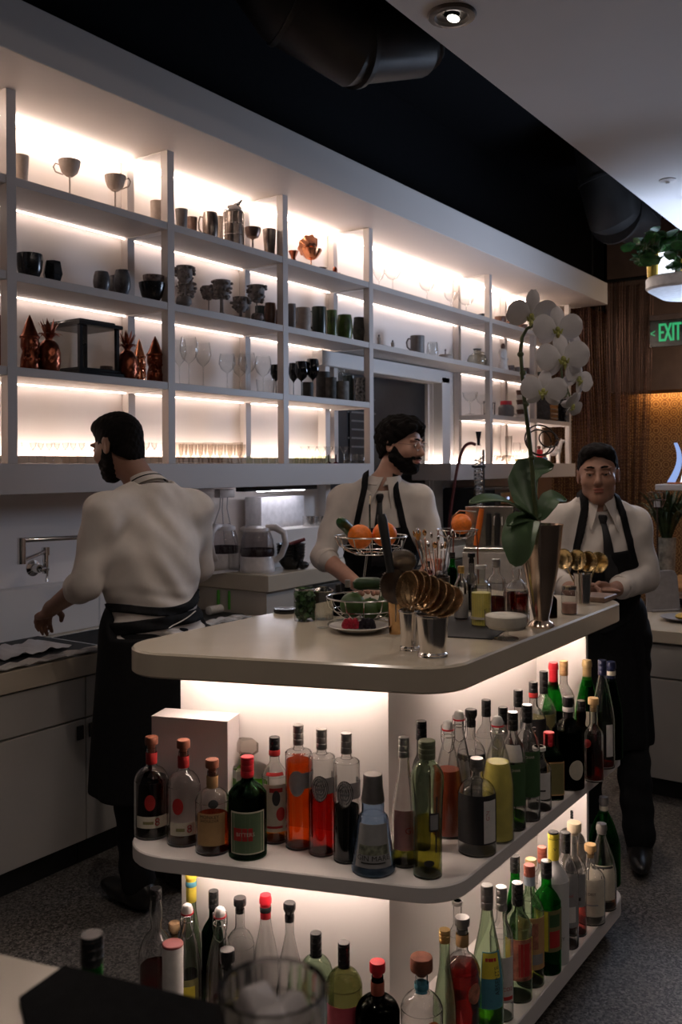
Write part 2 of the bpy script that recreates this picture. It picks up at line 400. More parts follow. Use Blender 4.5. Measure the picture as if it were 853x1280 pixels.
# far cross counter behind the right barman
cc = thing('cross_counter', 'grey counter with a white top behind the man at right', 'counter')
mb = MB(); mb.box((4.78, .45, .785), (.62, 2.1, .06), .003); mb.build('countertop', SLABM, cc)
mb = MB(); mb.box((4.79, .45, .43), (.56, 2.06, .65), .002); mb.build('body', CABM, cc)
for k in range(3):
    mb = MB(); mb.box((4.502, 1.15-.68*k, .665), (.018, .672, .155), .002); mb.build('drawer', CABM, cc)
    mb = MB(); mb.box((4.502, 1.15-.68*k, .34), (.018, .672, .475), .002); mb.build('door', CABM, cc)
mb = MB(); mb.box((4.80, .45, .05), (.48, 2.0, .1), .002); mb.build('toe_kick', BLACKM, cc)

# ------------------------------------------------------------------ bar island
ZT, ZM, ZL = 1.13, .615, .125
def outline(g=0.):
    return round_poly([(1.906+g*.5, 1.013+g), (3.215-g, 1.013+g), (3.215-g, 1.885-g), (1.603+g*1.5, 1.885-g)], [.13, .10, .10, .13], 10)
isl = thing('bar_island', 'white bar island with a thick rounded top over two lit bottle shelves', 'bar counter')
mb = MB(); mb.prism(outline(), ZT-.065, ZT, .005); mb.build('countertop', SLABM, isl)
mb = MB(); mb.prism(outline(), ZM-.04, ZM, .003); mb.build('shelf', WHITE, isl)
mb = MB(); mb.prism(outline(), ZL-.06, ZL, .003); mb.build('shelf', WHITE, isl)
core = [(2.097, 1.30), (3.10, 1.30), (3.10, 1.87), (1.899, 1.87)]
PANEL = mat('island_panel', (.80, .76, .73), .5, var=.02, scale=3)
for z0, z1 in ((ZM, ZT-.065), (ZL, ZM-.04)):
    mb = MB(); mb.prism(core, z0, z1, .001); mb.build('panel', PANEL, isl)
    mb = MB(); mb.box((3.11, 1.48, (z0+z1)/2), (.02, .72, z1-z0), .001); mb.build('end_panel', PANEL, isl)
mb = MB(); mb.prism([(2.2, 1.3), (3.0, 1.3), (3.0, 1.75), (2.05, 1.75)], 0, ZL-.06, 0); mb.build('plinth', BLACKM, isl)
fn = Vector((-.945, -.328, 0)); fd = Vector((-.328, .945, 0)).normalized()
for z in (ZT-.065, ZM-.04):
    a = Vector((2.097, 1.30, z-.006))+fn*.085; b_ = Vector((1.905, 1.85, z-.006))+fn*.085
    mb = MB(); c_ = (a+b_)/2; mb.box((0, 0, 0), ((b_-a).length, .012, .010), .001, T(c_.x, c_.y, c_.z, rz=math.atan2((b_-a).y, (b_-a).x)))
    mb.build('light_strip', emit('led_island', (1, .79, .68), LED*1.6), isl)
    mb = MB(); mb.box((2.74, 1.215, z-.006), (.70, .012, .010), .001); mb.build('light_strip', emit('led_island', (1, .79, .68), LED*1.6), isl)

# foreground guest counter
p0 = at(0, 1190, z=1.1); p1 = at(270, 1255, z=1.1); dv = (p1-p0).normalized(); nv = Vector((-dv.y, dv.x, 0))
if nv.dot(Vector((CC, SS, 0))) > 0: nv = -nv
gc = thing('guest_counter', 'pale counter edge in the near left corner', 'counter')
q = [p0-dv*.6, p0+nv*.5-dv*.6, p1+nv*.5+dv*.45, p1+dv*.45]
pts = [(v.x, v.y) for v in q]
ar = sum(pts[i-1][0]*pts[i][1]-pts[i][0]*pts[i-1][1] for i in range(4))
if ar < 0: pts = pts[::-1]
mb = MB(); mb.prism(pts, 1.06, 1.1, .003); mb.build('countertop', SLABM, gc)
def inset_line(off0, off1, e0, e1): 
    q = [p0+nv*off0-dv*e0, p0+nv*off1-dv*e0, p1+nv*off1+dv*e1, p1+nv*off0+dv*e1]; pts = [(v.x, v.y) for v in q]
    ar = sum(pts[i-1][0]*pts[i][1]-pts[i][0]*pts[i-1][1] for i in range(4)); return pts[::-1] if ar < 0 else pts
mb = MB(); mb.prism(inset_line(.03, .40, .5, .4), 0.02, 1.06, 0); mb.build('body', mat('counter_front_dark', (.03, .028, .026), .6), gc)
# ------------------------------------------------------------------ things on the wall shelves
LV = {1: Z1, 2: Z2, 3: Z3, 0: Z0}
CLEAR = glass('clear_glass', (.94, .94, .93), .3)
CUT = glass('cut_glass', (.78, .74, .70), .18, 1.4, .1)
GREENISH = glass('greenish_glass', (.86, .88, .78), .35)
CER = {'beige': mat('beige_ceramic', (.40, .33, .28), .55, scale=40), 'grey': mat('grey_ceramic', (.17, .15, .14), .5, scale=40),
       'black': mat('black_ceramic', (.012, .012, .013), .22, var=.4, scale=50), 'brown': mat('brown_ceramic', (.10, .045, .028), .35, var=.3),
       'green': mat('green_glaze', (.07, .11, .02), .3, var=.7, scale=12), 'darkgreen': mat('dark_green_glaze', (.018, .028, .014), .3, var=.5, scale=14),
       'teal': mat('teal_glaze', (.03, .05, .05), .35, var=.3), 'stone': mat('stone_grey', (.07, .065, .058), .7, var=.5, scale=30, bump=.3),
       'lightstone': mat('pale_stone', (.16, .15, .135), .7, var=.4, scale=30), 'white': mat('white_ceramic', (.72, .68, .65), .4),
       'copper': mat('copper', (.72, .30, .16), .2, 1, var=.2), 'darkcopper': mat('dark_copper', (.26, .075, .04), .3, 1, var=.35, scale=25),
       'floral': mat('floral_ceramic', (.20, .175, .165), .6, var=.5, scale=45), 'pattern': mat('patterned_ceramic', (.16, .12, .11), .5, var=.9, scale=60),
       'darkstone': mat('dark_stone', (.03, .028, .024), .6, var=.5, scale=30), 'pewter': mat('pewter', (.28, .23, .20), .28, 1, var=.25),
       'bronze': mat('bronze_cup', (.15, .10, .085), .3, .8, var=.3), 'marble': mat('grey_marble', (.10, .10, .11), .35, var=.8, scale=22),
       'olive': mat('olive_dish', (.42, .40, .10), .5), 'red': mat('red_enamel', (.55, .03, .04), .35), 'blue': mat('blue_enamel', (.10, .22, .45), .35)}
PR = {'tumbler': [(.0, 0), (.70, 0), (.74, .02), (1, 1), (.93, 1), (.68, .07), (0, .07)],
      'straight': [(0, 0), (.93, 0), (.97, .03), (1, 1), (.92, 1), (.9, .06), (0, .06)],
      'barrel': [(0, 0), (.80, 0), (.86, .04), (1, .45), (.97, .75), (.86, .97), (.84, 1), (.78, 1), (.9, .5), (.78, .07), (0, .07)],
      'bowl': [(0, 0), (.45, 0), (.5, .03), (.80, .35), (.97, .8), (1, 1), (.94, 1), (.75, .4), (0, .12)],
      'deep': [(0, 0), (.60, 0), (.66, .03), (.92, .35), (1, .75), (.98, 1), (.92, 1), (.85, .4), (0, .08)],
      'round': [(0, 0), (.55, 0), (.62, .04), (.95, .32), (1, .5), (.92, .82), (.78, 1), (.72, 1), (.85, .5), (0, .08)],
      'facet': [(0, 0), (.66, 0), (.7, .02), (1, .42), (.76, 1), (.70, 1), (.88, .45), (0, .07)],
      'jigger': [(0, 0), (.75, 0), (.78, .04), (.42, .42), (.45, .5), (1, 1), (.94, 1), (0, .5)],
      'coupe': [(.62, 0), (.6, .012), (.12, .04), (.07, .1), (.065, .5), (.12, .56), (.55, .64), (.9, .8), (1, 1)],
      'wine': [(.75, 0), (.7, .012), (.14, .03), (.07, .08), (.06, .42), (.12, .46), (.7, .56), (1, .70), (.97, .84), (.82, 1)],
      'goblet': [(.7, 0), (.66, .02), (.2, .07), (.16, .18), (.3, .28), (.78, .42), (.93, .7), (1, 1)],
      'vee': [(.6, 0), (.55, .02), (.14, .05), (.1, .45), (.16, .5), (1, 1)],
      'glass': [(0, .0), (.84, 0), (.88, .03), (1, 1)],
      'saucer': [(0, 0), (.5, 0), (.55, .3), (1, 1), (.95, 1), (.5, .45), (0, .35)],
      'stemcup': [(0, 0), (.75, 0), (.72, .02), (.12, .06), (.10, .5), (.2, .55), (.7, .62), (.95, .8), (1, 1), (.93, 1), (.65, .68), (0, .62)]}
def spot(x, yt, wpx, lv, d):
    """place, height and radius of something standing on shelf lv at distance d, from where the photo shows its top"""
    p = at(x, yt, d=d); t = depth(p); z = LV[lv]
    return Vector((p.x, p.y, z)), max(.012, p.z-z), wpx*t/FPX/2
MESHES = {}
def pot(prof, name, label, cat, spec, m, group=None, seg=20, cs=None, handle=0, zoff=0.):
    p, h, r = spot(*spec)
    if zoff: p.z += zoff; h -= zoff
    key = (prof, m.name, round(h, 2), round(r, 3), handle)
    if key not in MESHES:
        mb = MB(); closed = m not in (CLEAR, CUT, GREENISH)
        mb.lathe([(a*r, b*h) for a, b in PR[prof]], seg, None, cs, closed)
        MESHES[key] = mb.mesh(name, m)
    o = link(name, MESHES[key]); o.location = p; tag(o, label, cat, group)
    if handle:
        hb = MB(); s = 1 if handle > 0 else -1
        k = Vector((SS, -CC, 0))*s     # towards the right or left of the picture
        pts = [k*(r*.85)+Vector((0, 0, h*.82)), k*(r*1.25)+Vector((0, 0, h*.86)), k*(r*1.5)+Vector((0, 0, h*.66)), k*(r*1.4)+Vector((0, 0, h*.4)), k*(r*1.0)+Vector((0, 0, h*.25)), k*(r*.8)+Vector((0, 0, h*.22))]
        hb.tube(pts, r*.11, 8); hb.build('handle', m, o)
    return o
# top shelf
pot('deep', 'cup', 'beige cup at the left edge of the photo on the top shelf', 'cup', (0, 198, 14, 1, 3.3), CER['beige'])
pot('tumbler', 'ceramic_tumbler', 'beige ceramic tumbler beside the leftmost post on the top shelf', 'tumbler', (26, 195, 20, 1, 3.34), CER['beige'])
def teacup(x, yt, wpx, s, label):
    p, h, r = spot(x, yt, wpx, 1, 3.30); t = thing('stemmed_teacup', label, 'cup', p)
    ch = r*1.45; z0 = h-ch
    mb = MB(); mb.lathe([(0, z0), (.3*r, z0), (.42*r, z0+.06*ch), (.72*r, z0+.25*ch), (.92*r, z0+.65*ch), (1.0*r, h), (.95*r, h), (.8*r, z0+.5*ch), (0, z0+.15*ch)], 36, None, lambda a: 1+.025*cos(a*18)); mb.build('bowl', CER['beige'], t)
    mb = MB(); mb.lathe([(0, 0), (.62*r, 0), (.6*r, .004), (.1*r, .012), (.075*r, .03), (.075*r, z0)], 16); mb.build('stem', CER['beige'], t)
    k = Vector((SS, -CC, 0))*s; e = Vector((0, 0, 1))
    mb = MB(); mb.tube([k*r*.9+e*(z0+.75*ch), k*r*1.3+e*(z0+.85*ch), k*r*1.5+e*(z0+.62*ch), k*r*1.3+e*(z0+.3*ch), k*r*.6+e*(z0+.12*ch)], r*.07, 8); mb.build('handle', CER['beige'], t)
teacup(87, 201, 27, -1, 'ribbed beige teacup on a tall stem with its handle to the left')
teacup(144, 220, 26, 1, 'ribbed beige teacup on a tall stem with its handle to the right')
pot('straight', 'ceramic_tumbler', 'pale beige tumbler just left of the second post on the top shelf', 'tumbler', (197, 252, 18, 1, 3.3), CER['beige'])
pot('tumbler', 'ceramic_tumbler', 'tapered grey tumbler just right of the second post on the top shelf', 'tumbler', (227, 262, 16, 1, 3.28), CER['grey'])
pot('tumbler', 'metal_tumbler', 'small bronze tumbler behind the grey tumbler on the top shelf', 'tumbler', (240, 272, 14, 1, 3.42), CER['bronze'])
pot('barrel', 'mug', 'dark pewter mug with a handle on the left, top shelf', 'mug', (263, 266, 20, 1, 3.28), CER['pewter'], handle=-1)
pot('straight', 'cup', 'small beige cup half hidden behind the wire shaker', 'cup', (275, 271, 12, 1, 3.42), CER['beige'])
p, h, r = spot(292, 250, 26, 1, 3.28)
t = thing('cocktail_shaker', 'steel shaker in a wire cage with a tilted spout lid on the top shelf', 'shaker', p)
bh = h*.72
mb = MB(); mb.lathe([(0, 0), (r*.88, 0), (r*.9, .004), (r*.9, bh), (0, bh)], 28); mb.build('body', CER['pewter'], t)
mb = MB()
for k in range(10): a = 2*pi*k/10; mb.tube([(r*cos(a), r*sin(a), .002), (r*cos(a), r*sin(a), bh)], .002, 5)
for z in (.006, bh*.33, bh*.66, bh): mb.tube([(r*cos(a*pi/12), r*sin(a*pi/12), z) for a in range(25)], .002, 5)
mb.build('wire_cage', CHROME, t)
mb = MB(); mb.lathe([(r*.95, 0), (r*.97, .008), (r*.75, h*.12), (r*.25, h*.17), (0, h*.17)], 24, T(0, 0, bh, ry=.15)); mb.tube([(.0, -.01, bh+h*.14), (.015, -.03, bh+h*.22), (.02, -.045, bh+h*.27)], [.014, .009, .006], 10); mb.build('lid', CHROME, t)
pot('stemcup', 'coupe_cup', 'dark bronze coupe beside the wire shaker', 'cup', (316, 285, 21, 1, 3.28), CER['bronze'])
pot('tumbler', 'metal_tumbler', 'tall tapered grey tumbler left of the third post on the top shelf', 'tumbler', (337, 287, 17, 1, 3.27), CER['pewter'])
pot('jigger', 'jigger', 'small copper jigger right of the third post', 'jigger', (367, 314, 13, 1, 3.28), CER['darkcopper'])
def shell(p, R, tilt, label):
    t = thing('shell_coupe', label, 'cup', p)
    M_ = T(0, 0, tilt[2], rx=tilt[0], ry=tilt[1])
    mb = MB(); mb.sheet(lambda a, b: ((.12+.88*a**.7)*R*cos(2*pi*b)*(1+.06*a*cos(9*2*pi*b)), (.12+.88*a**.7)*R*sin(2*pi*b)*(1+.06*a*cos(9*2*pi*b)), R*.95*a**1.5), 8, 72, .0015, M_); mb.build('bowl', CER['copper'], t)
    return t
p, h, r = spot(389, 312, 27, 1, 3.28); t = shell(p, r, (0, 0, h-r*.95), 'copper shell coupe standing on a stem, top shelf')
mb = MB(); mb.lathe([(0, 0), (.5*r, 0), (.45*r, .004), (.05*r, .01), (.05*r, h-r*.9), (.14*r, h-r*.85)], 16); mb.build('stem', CER['copper'], t)
p2 = p+Vector((.02, .0, h-r*.1)); shell(p2, r*1.05, (-.9, .5, .01), 'copper shell coupe lying tilted on top of the other shell coupe')
pot('saucer', 'saucer', 'small dark saucer beside the copper shells', 'saucer', (402, 335, 14, 1, 3.26), CER['bronze'])
p, h, r = spot(419, 333, 14, 1, 3.27); mb = MB(); mb.ell((0, 0, h*.6), (r*.45, r*.45, h*.4), 16, 10)
for k in range(8): a = 2*pi*k/8; mb.tube([(r*.2*cos(a), r*.2*sin(a), h*.4), (r*.8*cos(a), r*.8*sin(a), h*.12), (r*1.2*cos(a+.3), r*1.2*sin(a+.3), .004), (r*1.3*cos(a+.6), r*1.3*sin(a+.6), .012)], [r*.2, r*.16, r*.1, r*.05], 6)
o = mb.build('octopus_figurine', CER['darkcopper']); o.location = p; tag(o, 'small copper octopus figurine on the top shelf', 'figurine')
p, h, r = spot(443, 347, 18, 1, 3.26); mb = MB(); mb.tube([(-r, -.01, .005), (0, 0, .006), (r, .01, .010)], .004, 8); o = mb.build('bar_spoon', BLACKG); o.location = p; tag(o, 'thin dark bar tool lying on the top shelf by the fourth post', 'bar tool')
for x, y, ww, d, lb in ((474, 336, 15, 3.42, 'clear coupe behind the fourth post on the top shelf'), (491, 336, 22, 3.3, 'large clear coupe first right of the fourth post'), (534, 351, 21, 3.3, 'clear coupe standing alone in the middle of the wide top shelf'), (564, 365, 18, 3.36, 'clear coupe left of the fifth rear post on the top shelf'), (583, 372, 20, 3.3, 'clear coupe right of the fifth rear post, last on the wide top shelf')):
    pot('coupe', 'coupe_glass', lb, 'glass', (x, y, ww, 1, d), CLEAR)
def blk(name, label, cat, spec, m, dd=.08, tilt=0):
    p, h, r = spot(*spec); mb = MB(); mb.box((0, 0, h/2), (2*r, dd, h), .003); o = mb.build(name, m); o.location = p; o.rotation_euler = (0, 0, YAW-pi/2+tilt+.6); return tag(o, label, cat)
blk('small_box', 'low black box just left of the fifth post on the top shelf', 'box', (604, 393, 14, 1, 3.3), CER['black'])
for x, y, ww, lb in ((626, 396, 15, 'first dark bowl right of the fifth post on the top shelf'), (641, 401, 15, 'second dark bowl right of the fifth post on the top shelf'), (653, 406, 14, 'third and smallest dark bowl right of the fifth post, top shelf')):
    pot('deep', 'dark_bowl', lb, 'bowl', (x, y, ww, 1, 3.3), CER['brown'])
pot('wine', 'wine_glass', 'clear glass behind the topmost orchid flower on the top shelf', 'glass', (665, 393, 11, 1, 3.36), CLEAR)
# second shelf
pot('barrel', 'vase', 'white vase cut off by the left edge on the second shelf', 'vase', (0, 308, 8, 2, 3.3), CER['white'])
pot('deep', 'dark_bowl', 'deep black bowl beside the leftmost post on the second shelf', 'bowl', (37, 318, 32, 2, 3.28), CER['black'])
FAC = lambda n: (lambda a: 1/max(.8, cos(((a*n/(2*pi)) % 1-.5)*2*pi/n)))
pot('facet', 'faceted_cup', 'faceted black cup right of the deep black bowl', 'cup', (66, 327, 22, 2, 3.28), CER['black'], cs=FAC(6), seg=24)
pot('round', 'patterned_cup', 'round black marbled cup standing alone on the second shelf', 'cup', (127, 340, 21, 2, 3.28), CER['marble'])
pot('round', 'patterned_cup', 'round black marbled cup in front of another, left of the second rear post', 'cup', (153, 338, 21, 2, 3.26), CER['marble'])
pot('round', 'patterned_cup', 'small black marbled cup tucked behind the other marbled cup', 'cup', (144, 345, 17, 2, 3.36), CER['marble'])
pot('bowl', 'dark_bowl', 'wide black bowl left of the second post on the second shelf', 'bowl', (190, 354, 33, 2, 3.27), CER['black'])
p, h, r = spot(190, 354, 33, 2, 3.27)
pot('bowl', 'patterned_bowl', 'patterned brown bowl nested in the wide black bowl', 'bowl', (192, 345, 27, 2, 3.27), CER['pattern'], zoff=h*.45)
def floral(x, yt, wpx, d, label, thick=.08, bowl=.42):
    p, h, r = spot(x, yt, wpx, 2, d); t = thing('floral_goblet', label, 'goblet', p, random.random()*6)
    bh = min(h*.6, r*1.7); z0 = h-bh
    mb = MB(); mb.lathe([(0, z0), (.3*r, z0), (.75*r, z0+.3*bh), (.85*r, h), (.78*r, h), (.6*r, z0+.4*bh), (0, z0+.2*bh)], 20)
    rn = random.Random(int(x))
    for k in range(46):
        a = rn.random()*2*pi; b = rn.random(); q = r*(.55+.4*min(1, b*1.6)); s = r*rn.uniform(.12, .22)
        mb.ell((q*cos(a), q*sin(a), z0+bh*(.05+.88*b)), (s, s, s*.8), 8, 5)
    mb.build('flower_bowl', CER['floral'], t)
    mb = MB(); mb.lathe([(0, 0), (r*max(.5, thick*3), 0), (r*max(.4, thick*2.4), .006), (r*thick, h*.12), (r*thick*.9, z0+.002), (r*.3, z0+bh*.12)], 16); mb.build('stem', CER['floral'], t)
floral(231, 333, 25, 3.32, 'tall flower covered goblet right of the second post')
floral(233, 353, 24, 3.44, 'short flower covered goblet behind the grey domed jar', .12)
pot('round', 'domed_jar', 'grey domed jar standing in front of the tall floral goblets', 'jar', (230, 371, 20, 2, 3.24), CER['grey'])
floral(277, 351, 27, 3.27, 'large flower covered goblet on a thick trunk like stem', .17)
floral(261, 358, 20, 3.42, 'flower covered goblet on a thin stem behind the large one', .07)
floral(301, 372, 24, 3.32, 'short flower covered goblet left of the third rear post', .16)
floral(321, 357, 25, 3.30, 'flower covered goblet on a thin stem near the third post', .06)
pot('round', 'patterned_cup', 'small round cup with a red and grey pattern on the second shelf', 'cup', (322, 392, 16, 2, 3.24), CER['pattern'])
pot('straight', 'cup', 'dark teal cup behind the thin stemmed floral goblet', 'cup', (326, 383, 14, 2, 3.42), CER['teal'])
pot('barrel', 'cup', 'reddish brown cup left of the third post on the second shelf', 'cup', (338, 379, 15, 2, 3.3), CER['brown'])
pot('straight', 'cup', 'short brown cup touching the third post on the second shelf', 'cup', (348, 388, 12, 2, 3.32), CER['brown'])
pot('straight', 'mug', 'grey mug right of the third post on the second shelf', 'mug', (365, 380, 10, 2, 3.27), CER['grey'], handle=1)
pot('barrel', 'ceramic_jar', 'rounded beige and blue grey jar on the second shelf', 'jar', (379, 385, 21, 2, 3.3), CER['beige'])
pot('straight', 'tiki_mug', 'tall dark green mug, largest of the green row', 'mug', (399, 384, 18, 2, 3.28), CER['darkgreen'], handle=-1)
pot('straight', 'tiki_mug', 'narrow green mug second in the green row', 'mug', (415, 388, 13, 2, 3.30), CER['green'])
pot('barrel', 'tiki_mug', 'short bright green mug third in the green row', 'mug', (431, 394, 20, 2, 3.28), CER['green'])
pot('facet', 'tiki_mug', 'grey textured mug right of the green mugs', 'mug', (449, 397, 17, 2, 3.28), CER['stone'])
p, h, r = spot(459, 401, 8, 2, 3.26); mb = MB()
for k in range(6): mb.ell((0, 0, h*(k+.5)/6), (r*(.9-.05*k), r*(.9-.05*k), h/12), 12, 6)
o = mb.build('bead_tower', CUT); o.location = p; tag(o, 'small tower of clear glass beads beside the fourth post', 'ornament')
def figure(x, yt, wpx, lv, d, label, body, head, cat='figurine'):
    p, h, r = spot(x, yt, wpx, lv, d); t = thing('figurine', label, cat, p)
    mb = MB(); mb.lathe([(0, 0), (.9*r, 0), (.95*r, .03*h), (.7*r, .3*h), (.62*r, .45*h), (.8*r, .66*h), (.62*r, .76*h), (.25*r, .80*h)], 16); 
    mb.tube([(.7*r, 0, .68*h), (.95*r, -.1*r, .5*h), (.5*r, -.6*r, .42*h)], .2*r, 8); mb.tube([(-.7*r, 0, .68*h), (-.95*r, -.1*r, .5*h), (-.5*r, -.6*r, .42*h)], .2*r, 8); mb.build('robe', body, t)
    mb = MB(); mb.ell((0, 0, .89*h), (.38*r, .4*r, .11*h), 14, 8); mb.build('head', head, t)
figure(474, 418, 6, 2, 3.28, 'tiny pale figurine just right of the fourth post', CER['beige'], CER['grey'])
figure(491, 425, 6, 2, 3.28, 'tiny pale figurine standing alone on the wide second shelf', CER['beige'], CER['grey'])
pot('straight', 'mug', 'dark grey mug with a handle on the left, wide second shelf', 'mug', (522, 420, 18, 2, 3.28), CER['grey'], handle=-1)
pot('round', 'round_vase', 'round clear glass vase right of the dark grey mug', 'vase', (541, 428, 15, 2, 3.36), CLEAR)
p, h, r = spot(557, 436, 19, 2, 3.3); t = thing('lidded_dish', 'low lidded glass dish with a dark knob', 'dish', p)
mb = MB(); mb.lathe([(0, 0), (.9*r, 0), (r, h*.2), (r, h*.35), (.8*r, h*.5), (0, h*.55)], 24); mb.build('dish', CER['beige'], t)
mb = MB(); mb.lathe([(0, h*.5), (.08*r, h*.52), (.08*r, h*.8), (.14*r, h*.9), (0, h)], 12); mb.build('knob', CER['bronze'], t)
p, h, r = spot(597, 436, 26, 2, 3.3); t = thing('glass_teapot', 'round clear glass teapot left of the fifth post', 'teapot', p)
SMOKE = glass('smoky_glass', (.72, .72, .66), .15, 1.2)
mb = MB(); mb.lathe([(0, 0), (.7*r, 0), (.9*r, .1*h), (r, .35*h), (.8*r, .62*h), (.35*r, .75*h), (.33*r, .95*h)], 24, closed=False); mb.build('body', SMOKE, t)
mb = MB(); mb.lathe([(.33*r, .93*h), (.4*r, .95*h), (.4*r, h), (0, h)], 16); mb.build('lid', CER['grey'], t)
mb = MB(); k = Vector((SS, -CC, 0)); e = Vector((0, 0, h)); mb.tube([k*r*.35+e*.8, k*r*.9+e*.75, k*r*1.15+e*.45, k*r*.95+e*.15], .005, 8); mb.build('handle', SMOKE, t)
figure(629, 429, 15, 2, 3.28, 'white robed figurine with a dark head right of the fifth post', CER['white'], CER['brown'])
for x, y, m_, lb in ((639, 457, 'pattern', 'small patterned cup next to the white robed figurine'), (648, 459, 'grey', 'small grey cup second from the white robed figurine'), (657, 460, 'brown', 'small brown cup beside the orchid stem on the second shelf'), (663, 461, 'pattern', 'small patterned cup touching the sixth post'), (677, 465, 'teal', 'small dark cup just right of the sixth post')):
    pot('straight', 'cup', lb, 'cup', (x, y, 9, 2, 3.28), CER[m_])
# third shelf
def gnome(x, yt, wpx, d, label, m='darkcopper'):
    p, h, r = spot(x, yt, wpx, 3, d); t = thing('gnome_mug', label, 'mug', p, math.atan2(-p.y, -p.x)+.5)
    z0 = .60*h
    mb = MB(); mb.lathe([(0, 0), (.85*r, 0), (.95*r, .04*h), (.9*r, .2*h), (.72*r, .34*h), (.9*r, .42*h), (.88*r, .55*h), (.7*r, .62*h)], 24)
    rn = random.Random(int(x))
    for k in range(30):                          # curls of the beard and folds of the coat
        a = rn.uniform(-1.3, 1.3); z = h*rn.uniform(.12, .5); q = r*.82; mb.ell((q*cos(a), q*sin(a), z), (r*.2, r*.16, h*.035), 8, 5)
    mb.ell((r*.95, 0, .53*h), (r*.2, r*.18, r*.2), 10, 6); mb.ell((r*.55, r*.6, .2*h), (r*.3, r*.25, h*.05), 10, 6); mb.ell((r*.55, -r*.6, .2*h), (r*.3, r*.25, h*.05), 10, 6)
    mb.ell((r*.55, r*.35, .03*h), (r*.42, r*.28, h*.03), 10, 6); mb.ell((r*.55, -r*.35, .03*h), (r*.42, r*.28, h*.03), 10, 6)
    mb.build('body', CER[m], t)
    mb = MB(); mb.lathe([(.95*r, z0-.03*h), (1.0*r, z0), (.82*r, z0+.04*h), (.58*r, z0+.15*h), (.3*r, z0+.29*h), (.06*r, h*.985), (0, h)], 24); mb.build('hat', CER['copper' if m == 'copper' else 'darkcopper'], t)
def pineapple(x, yt, wpx, d, label):
    p, h, r = spot(x, yt, wpx, 3, d); t = thing('pineapple_mug', label, 'mug', p)
    bh = .60*h
    mb = MB(); ns = 40; prof = []
    for i in range(25):
        z = i/24; q = r*.95*math.sqrt(max(0.02, 1-(abs(z-.42)/.62)**2.6)); prof.append((q, z*bh))
    vs = []; fs = []
    for i, (q, z) in enumerate(prof):
        for k in range(ns):
            a = 2*pi*k/ns; q2 = q*(1+.035*(abs(sin(4*a+i*.55))+abs(sin(4*a-i*.55))-1)); vs.append((q2*cos(a), q2*sin(a), z))
    for i in range(24):
        for k in range(ns): j = (k+1) % ns; fs.append((i*ns+k, i*ns+j, (i+1)*ns+j, (i+1)*ns+k))
    fs.append(tuple(range(ns-1, -1, -1))); fs.append(tuple(24*ns+k for k in range(ns))); mb.add(vs, fs); mb.build('body', CER['darkcopper'], t)
    mb = MB(); mb.lathe([(.3*r, bh*.97), (.28*r, bh*1.1), (.1*r, bh*1.25)], 12)
    for ring, (n, out, hh, l) in enumerate(((8, .95, .2, .3), (7, .7, .33, .3), (5, .35, .4, .25))):
        for k in range(n):
            a = 2*pi*(k+.5*ring)/n; c, s = cos(a), sin(a)
            def fnl(u_, v_, c=c, s=s, out=out, hh=hh):
                wd = (v_-.5)*.34*r*(1-u_)*(1+1.2*u_); q = r*.15+u_*out*r; z = bh*1.02+hh*h*(u_**.8)-(.12*h*u_**3 if out > .8 else 0)
                return (q*c-wd*s, q*s+wd*c, z)
            mb.sheet(fnl, 6, 2, .002)
    mb.build('leaf_crown', CER['darkcopper'], t)
gnome(0, 393, 20, 3.3, 'copper gnome mug cut off by the left edge of the photo')
gnome(37, 393, 25, 3.28, 'tall copper gnome mug right of the leftmost post')
pineapple(61, 399, 30, 3.26, 'copper pineapple mug left of the glass lantern box')
gnome(174, 423, 17, 3.42, 'bright copper gnome mug behind the right pineapple mug', 'copper')
pineapple(159, 414, 27, 3.27, 'copper pineapple mug right of the glass lantern box')
gnome(194, 420, 23, 3.28, 'copper gnome mug left of the second post')
# lantern box
pa, pb = at(100, 400, d=3.27), at(146, 405, d=3.27); x0, x1 = pa.x, pb.x; zt = at(98, 396, d=3.26).z; yb = 3.50
t = thing('display_lantern', 'square glass lantern box with a black metal frame on the third shelf', 'lantern', ((x0+x1)/2, 3.38, Z3))
hx, hy, hz = (x1-x0)/2, .11, zt-Z3
for nm, sx, sy in (('post', -1, -1), ('post', 1, -1), ('post', 1, 1), ('post', -1, 1)):
    mb = MB(); mb.box((sx*hx, sy*hy, hz/2), (.016, .016, hz-.04), .002); mb.build(nm, BLACKG, t)
mb = MB(); mb.box((0, 0, .012), (2*hx+.05, 2*hy+.05, .024), .004); mb.box((0, 0, .03), (2*hx+.025, 2*hy+.025, .014), .003); mb.build('base', BLACKG, t)
mb = MB(); mb.prism([(-hx-.02, -hy-.02), (hx+.02, -hy-.02), (hx+.02, hy+.02), (-hx-.02, hy+.02)], hz-.03, hz-.012, .003); mb.box((0, 0, hz-.006), (2*hx-.01, 2*hy-.01, .012), .004); mb.build('roof', BLACKG, t)
for sx, sy in ((0, -1), (0, 1), (-1, 0), (1, 0)):
    mb = MB(); mb.box((sx*hx, sy*hy, hz/2), (.003 if sx else 2*hx-.016, .003 if sy else 2*hy-.016, hz-.06), 0); mb.build('glass_pane', CLEAR, t)
pot('deep', 'dark_bowl', 'small dark bowl seen through the glass lantern box', 'bowl', (133, 458, 16, 3, 3.44), CER['brown'])
for x, y, ww, d, lb in ((224, 424, 18, 3.40, 'clear wine glass half hidden by the second post'), (236, 421, 23, 3.28, 'large clear wine glass right of the second post'), (254, 428, 20, 3.27, 'clear wine glass, third from the second post'), (284, 442, 21, 3.27, 'clear wine glass left of the third rear post'), (300, 446, 19, 3.40, 'clear wine glass behind others at the third rear post'), (309, 441, 22, 3.30, 'clear wine glass in front of the third rear post'), (329, 445, 21, 3.32, 'clear wine glass beside the black wine glass')):
    pot('wine', 'wine_glass', lb, 'glass', (x, y, ww, 3, d), CLEAR)
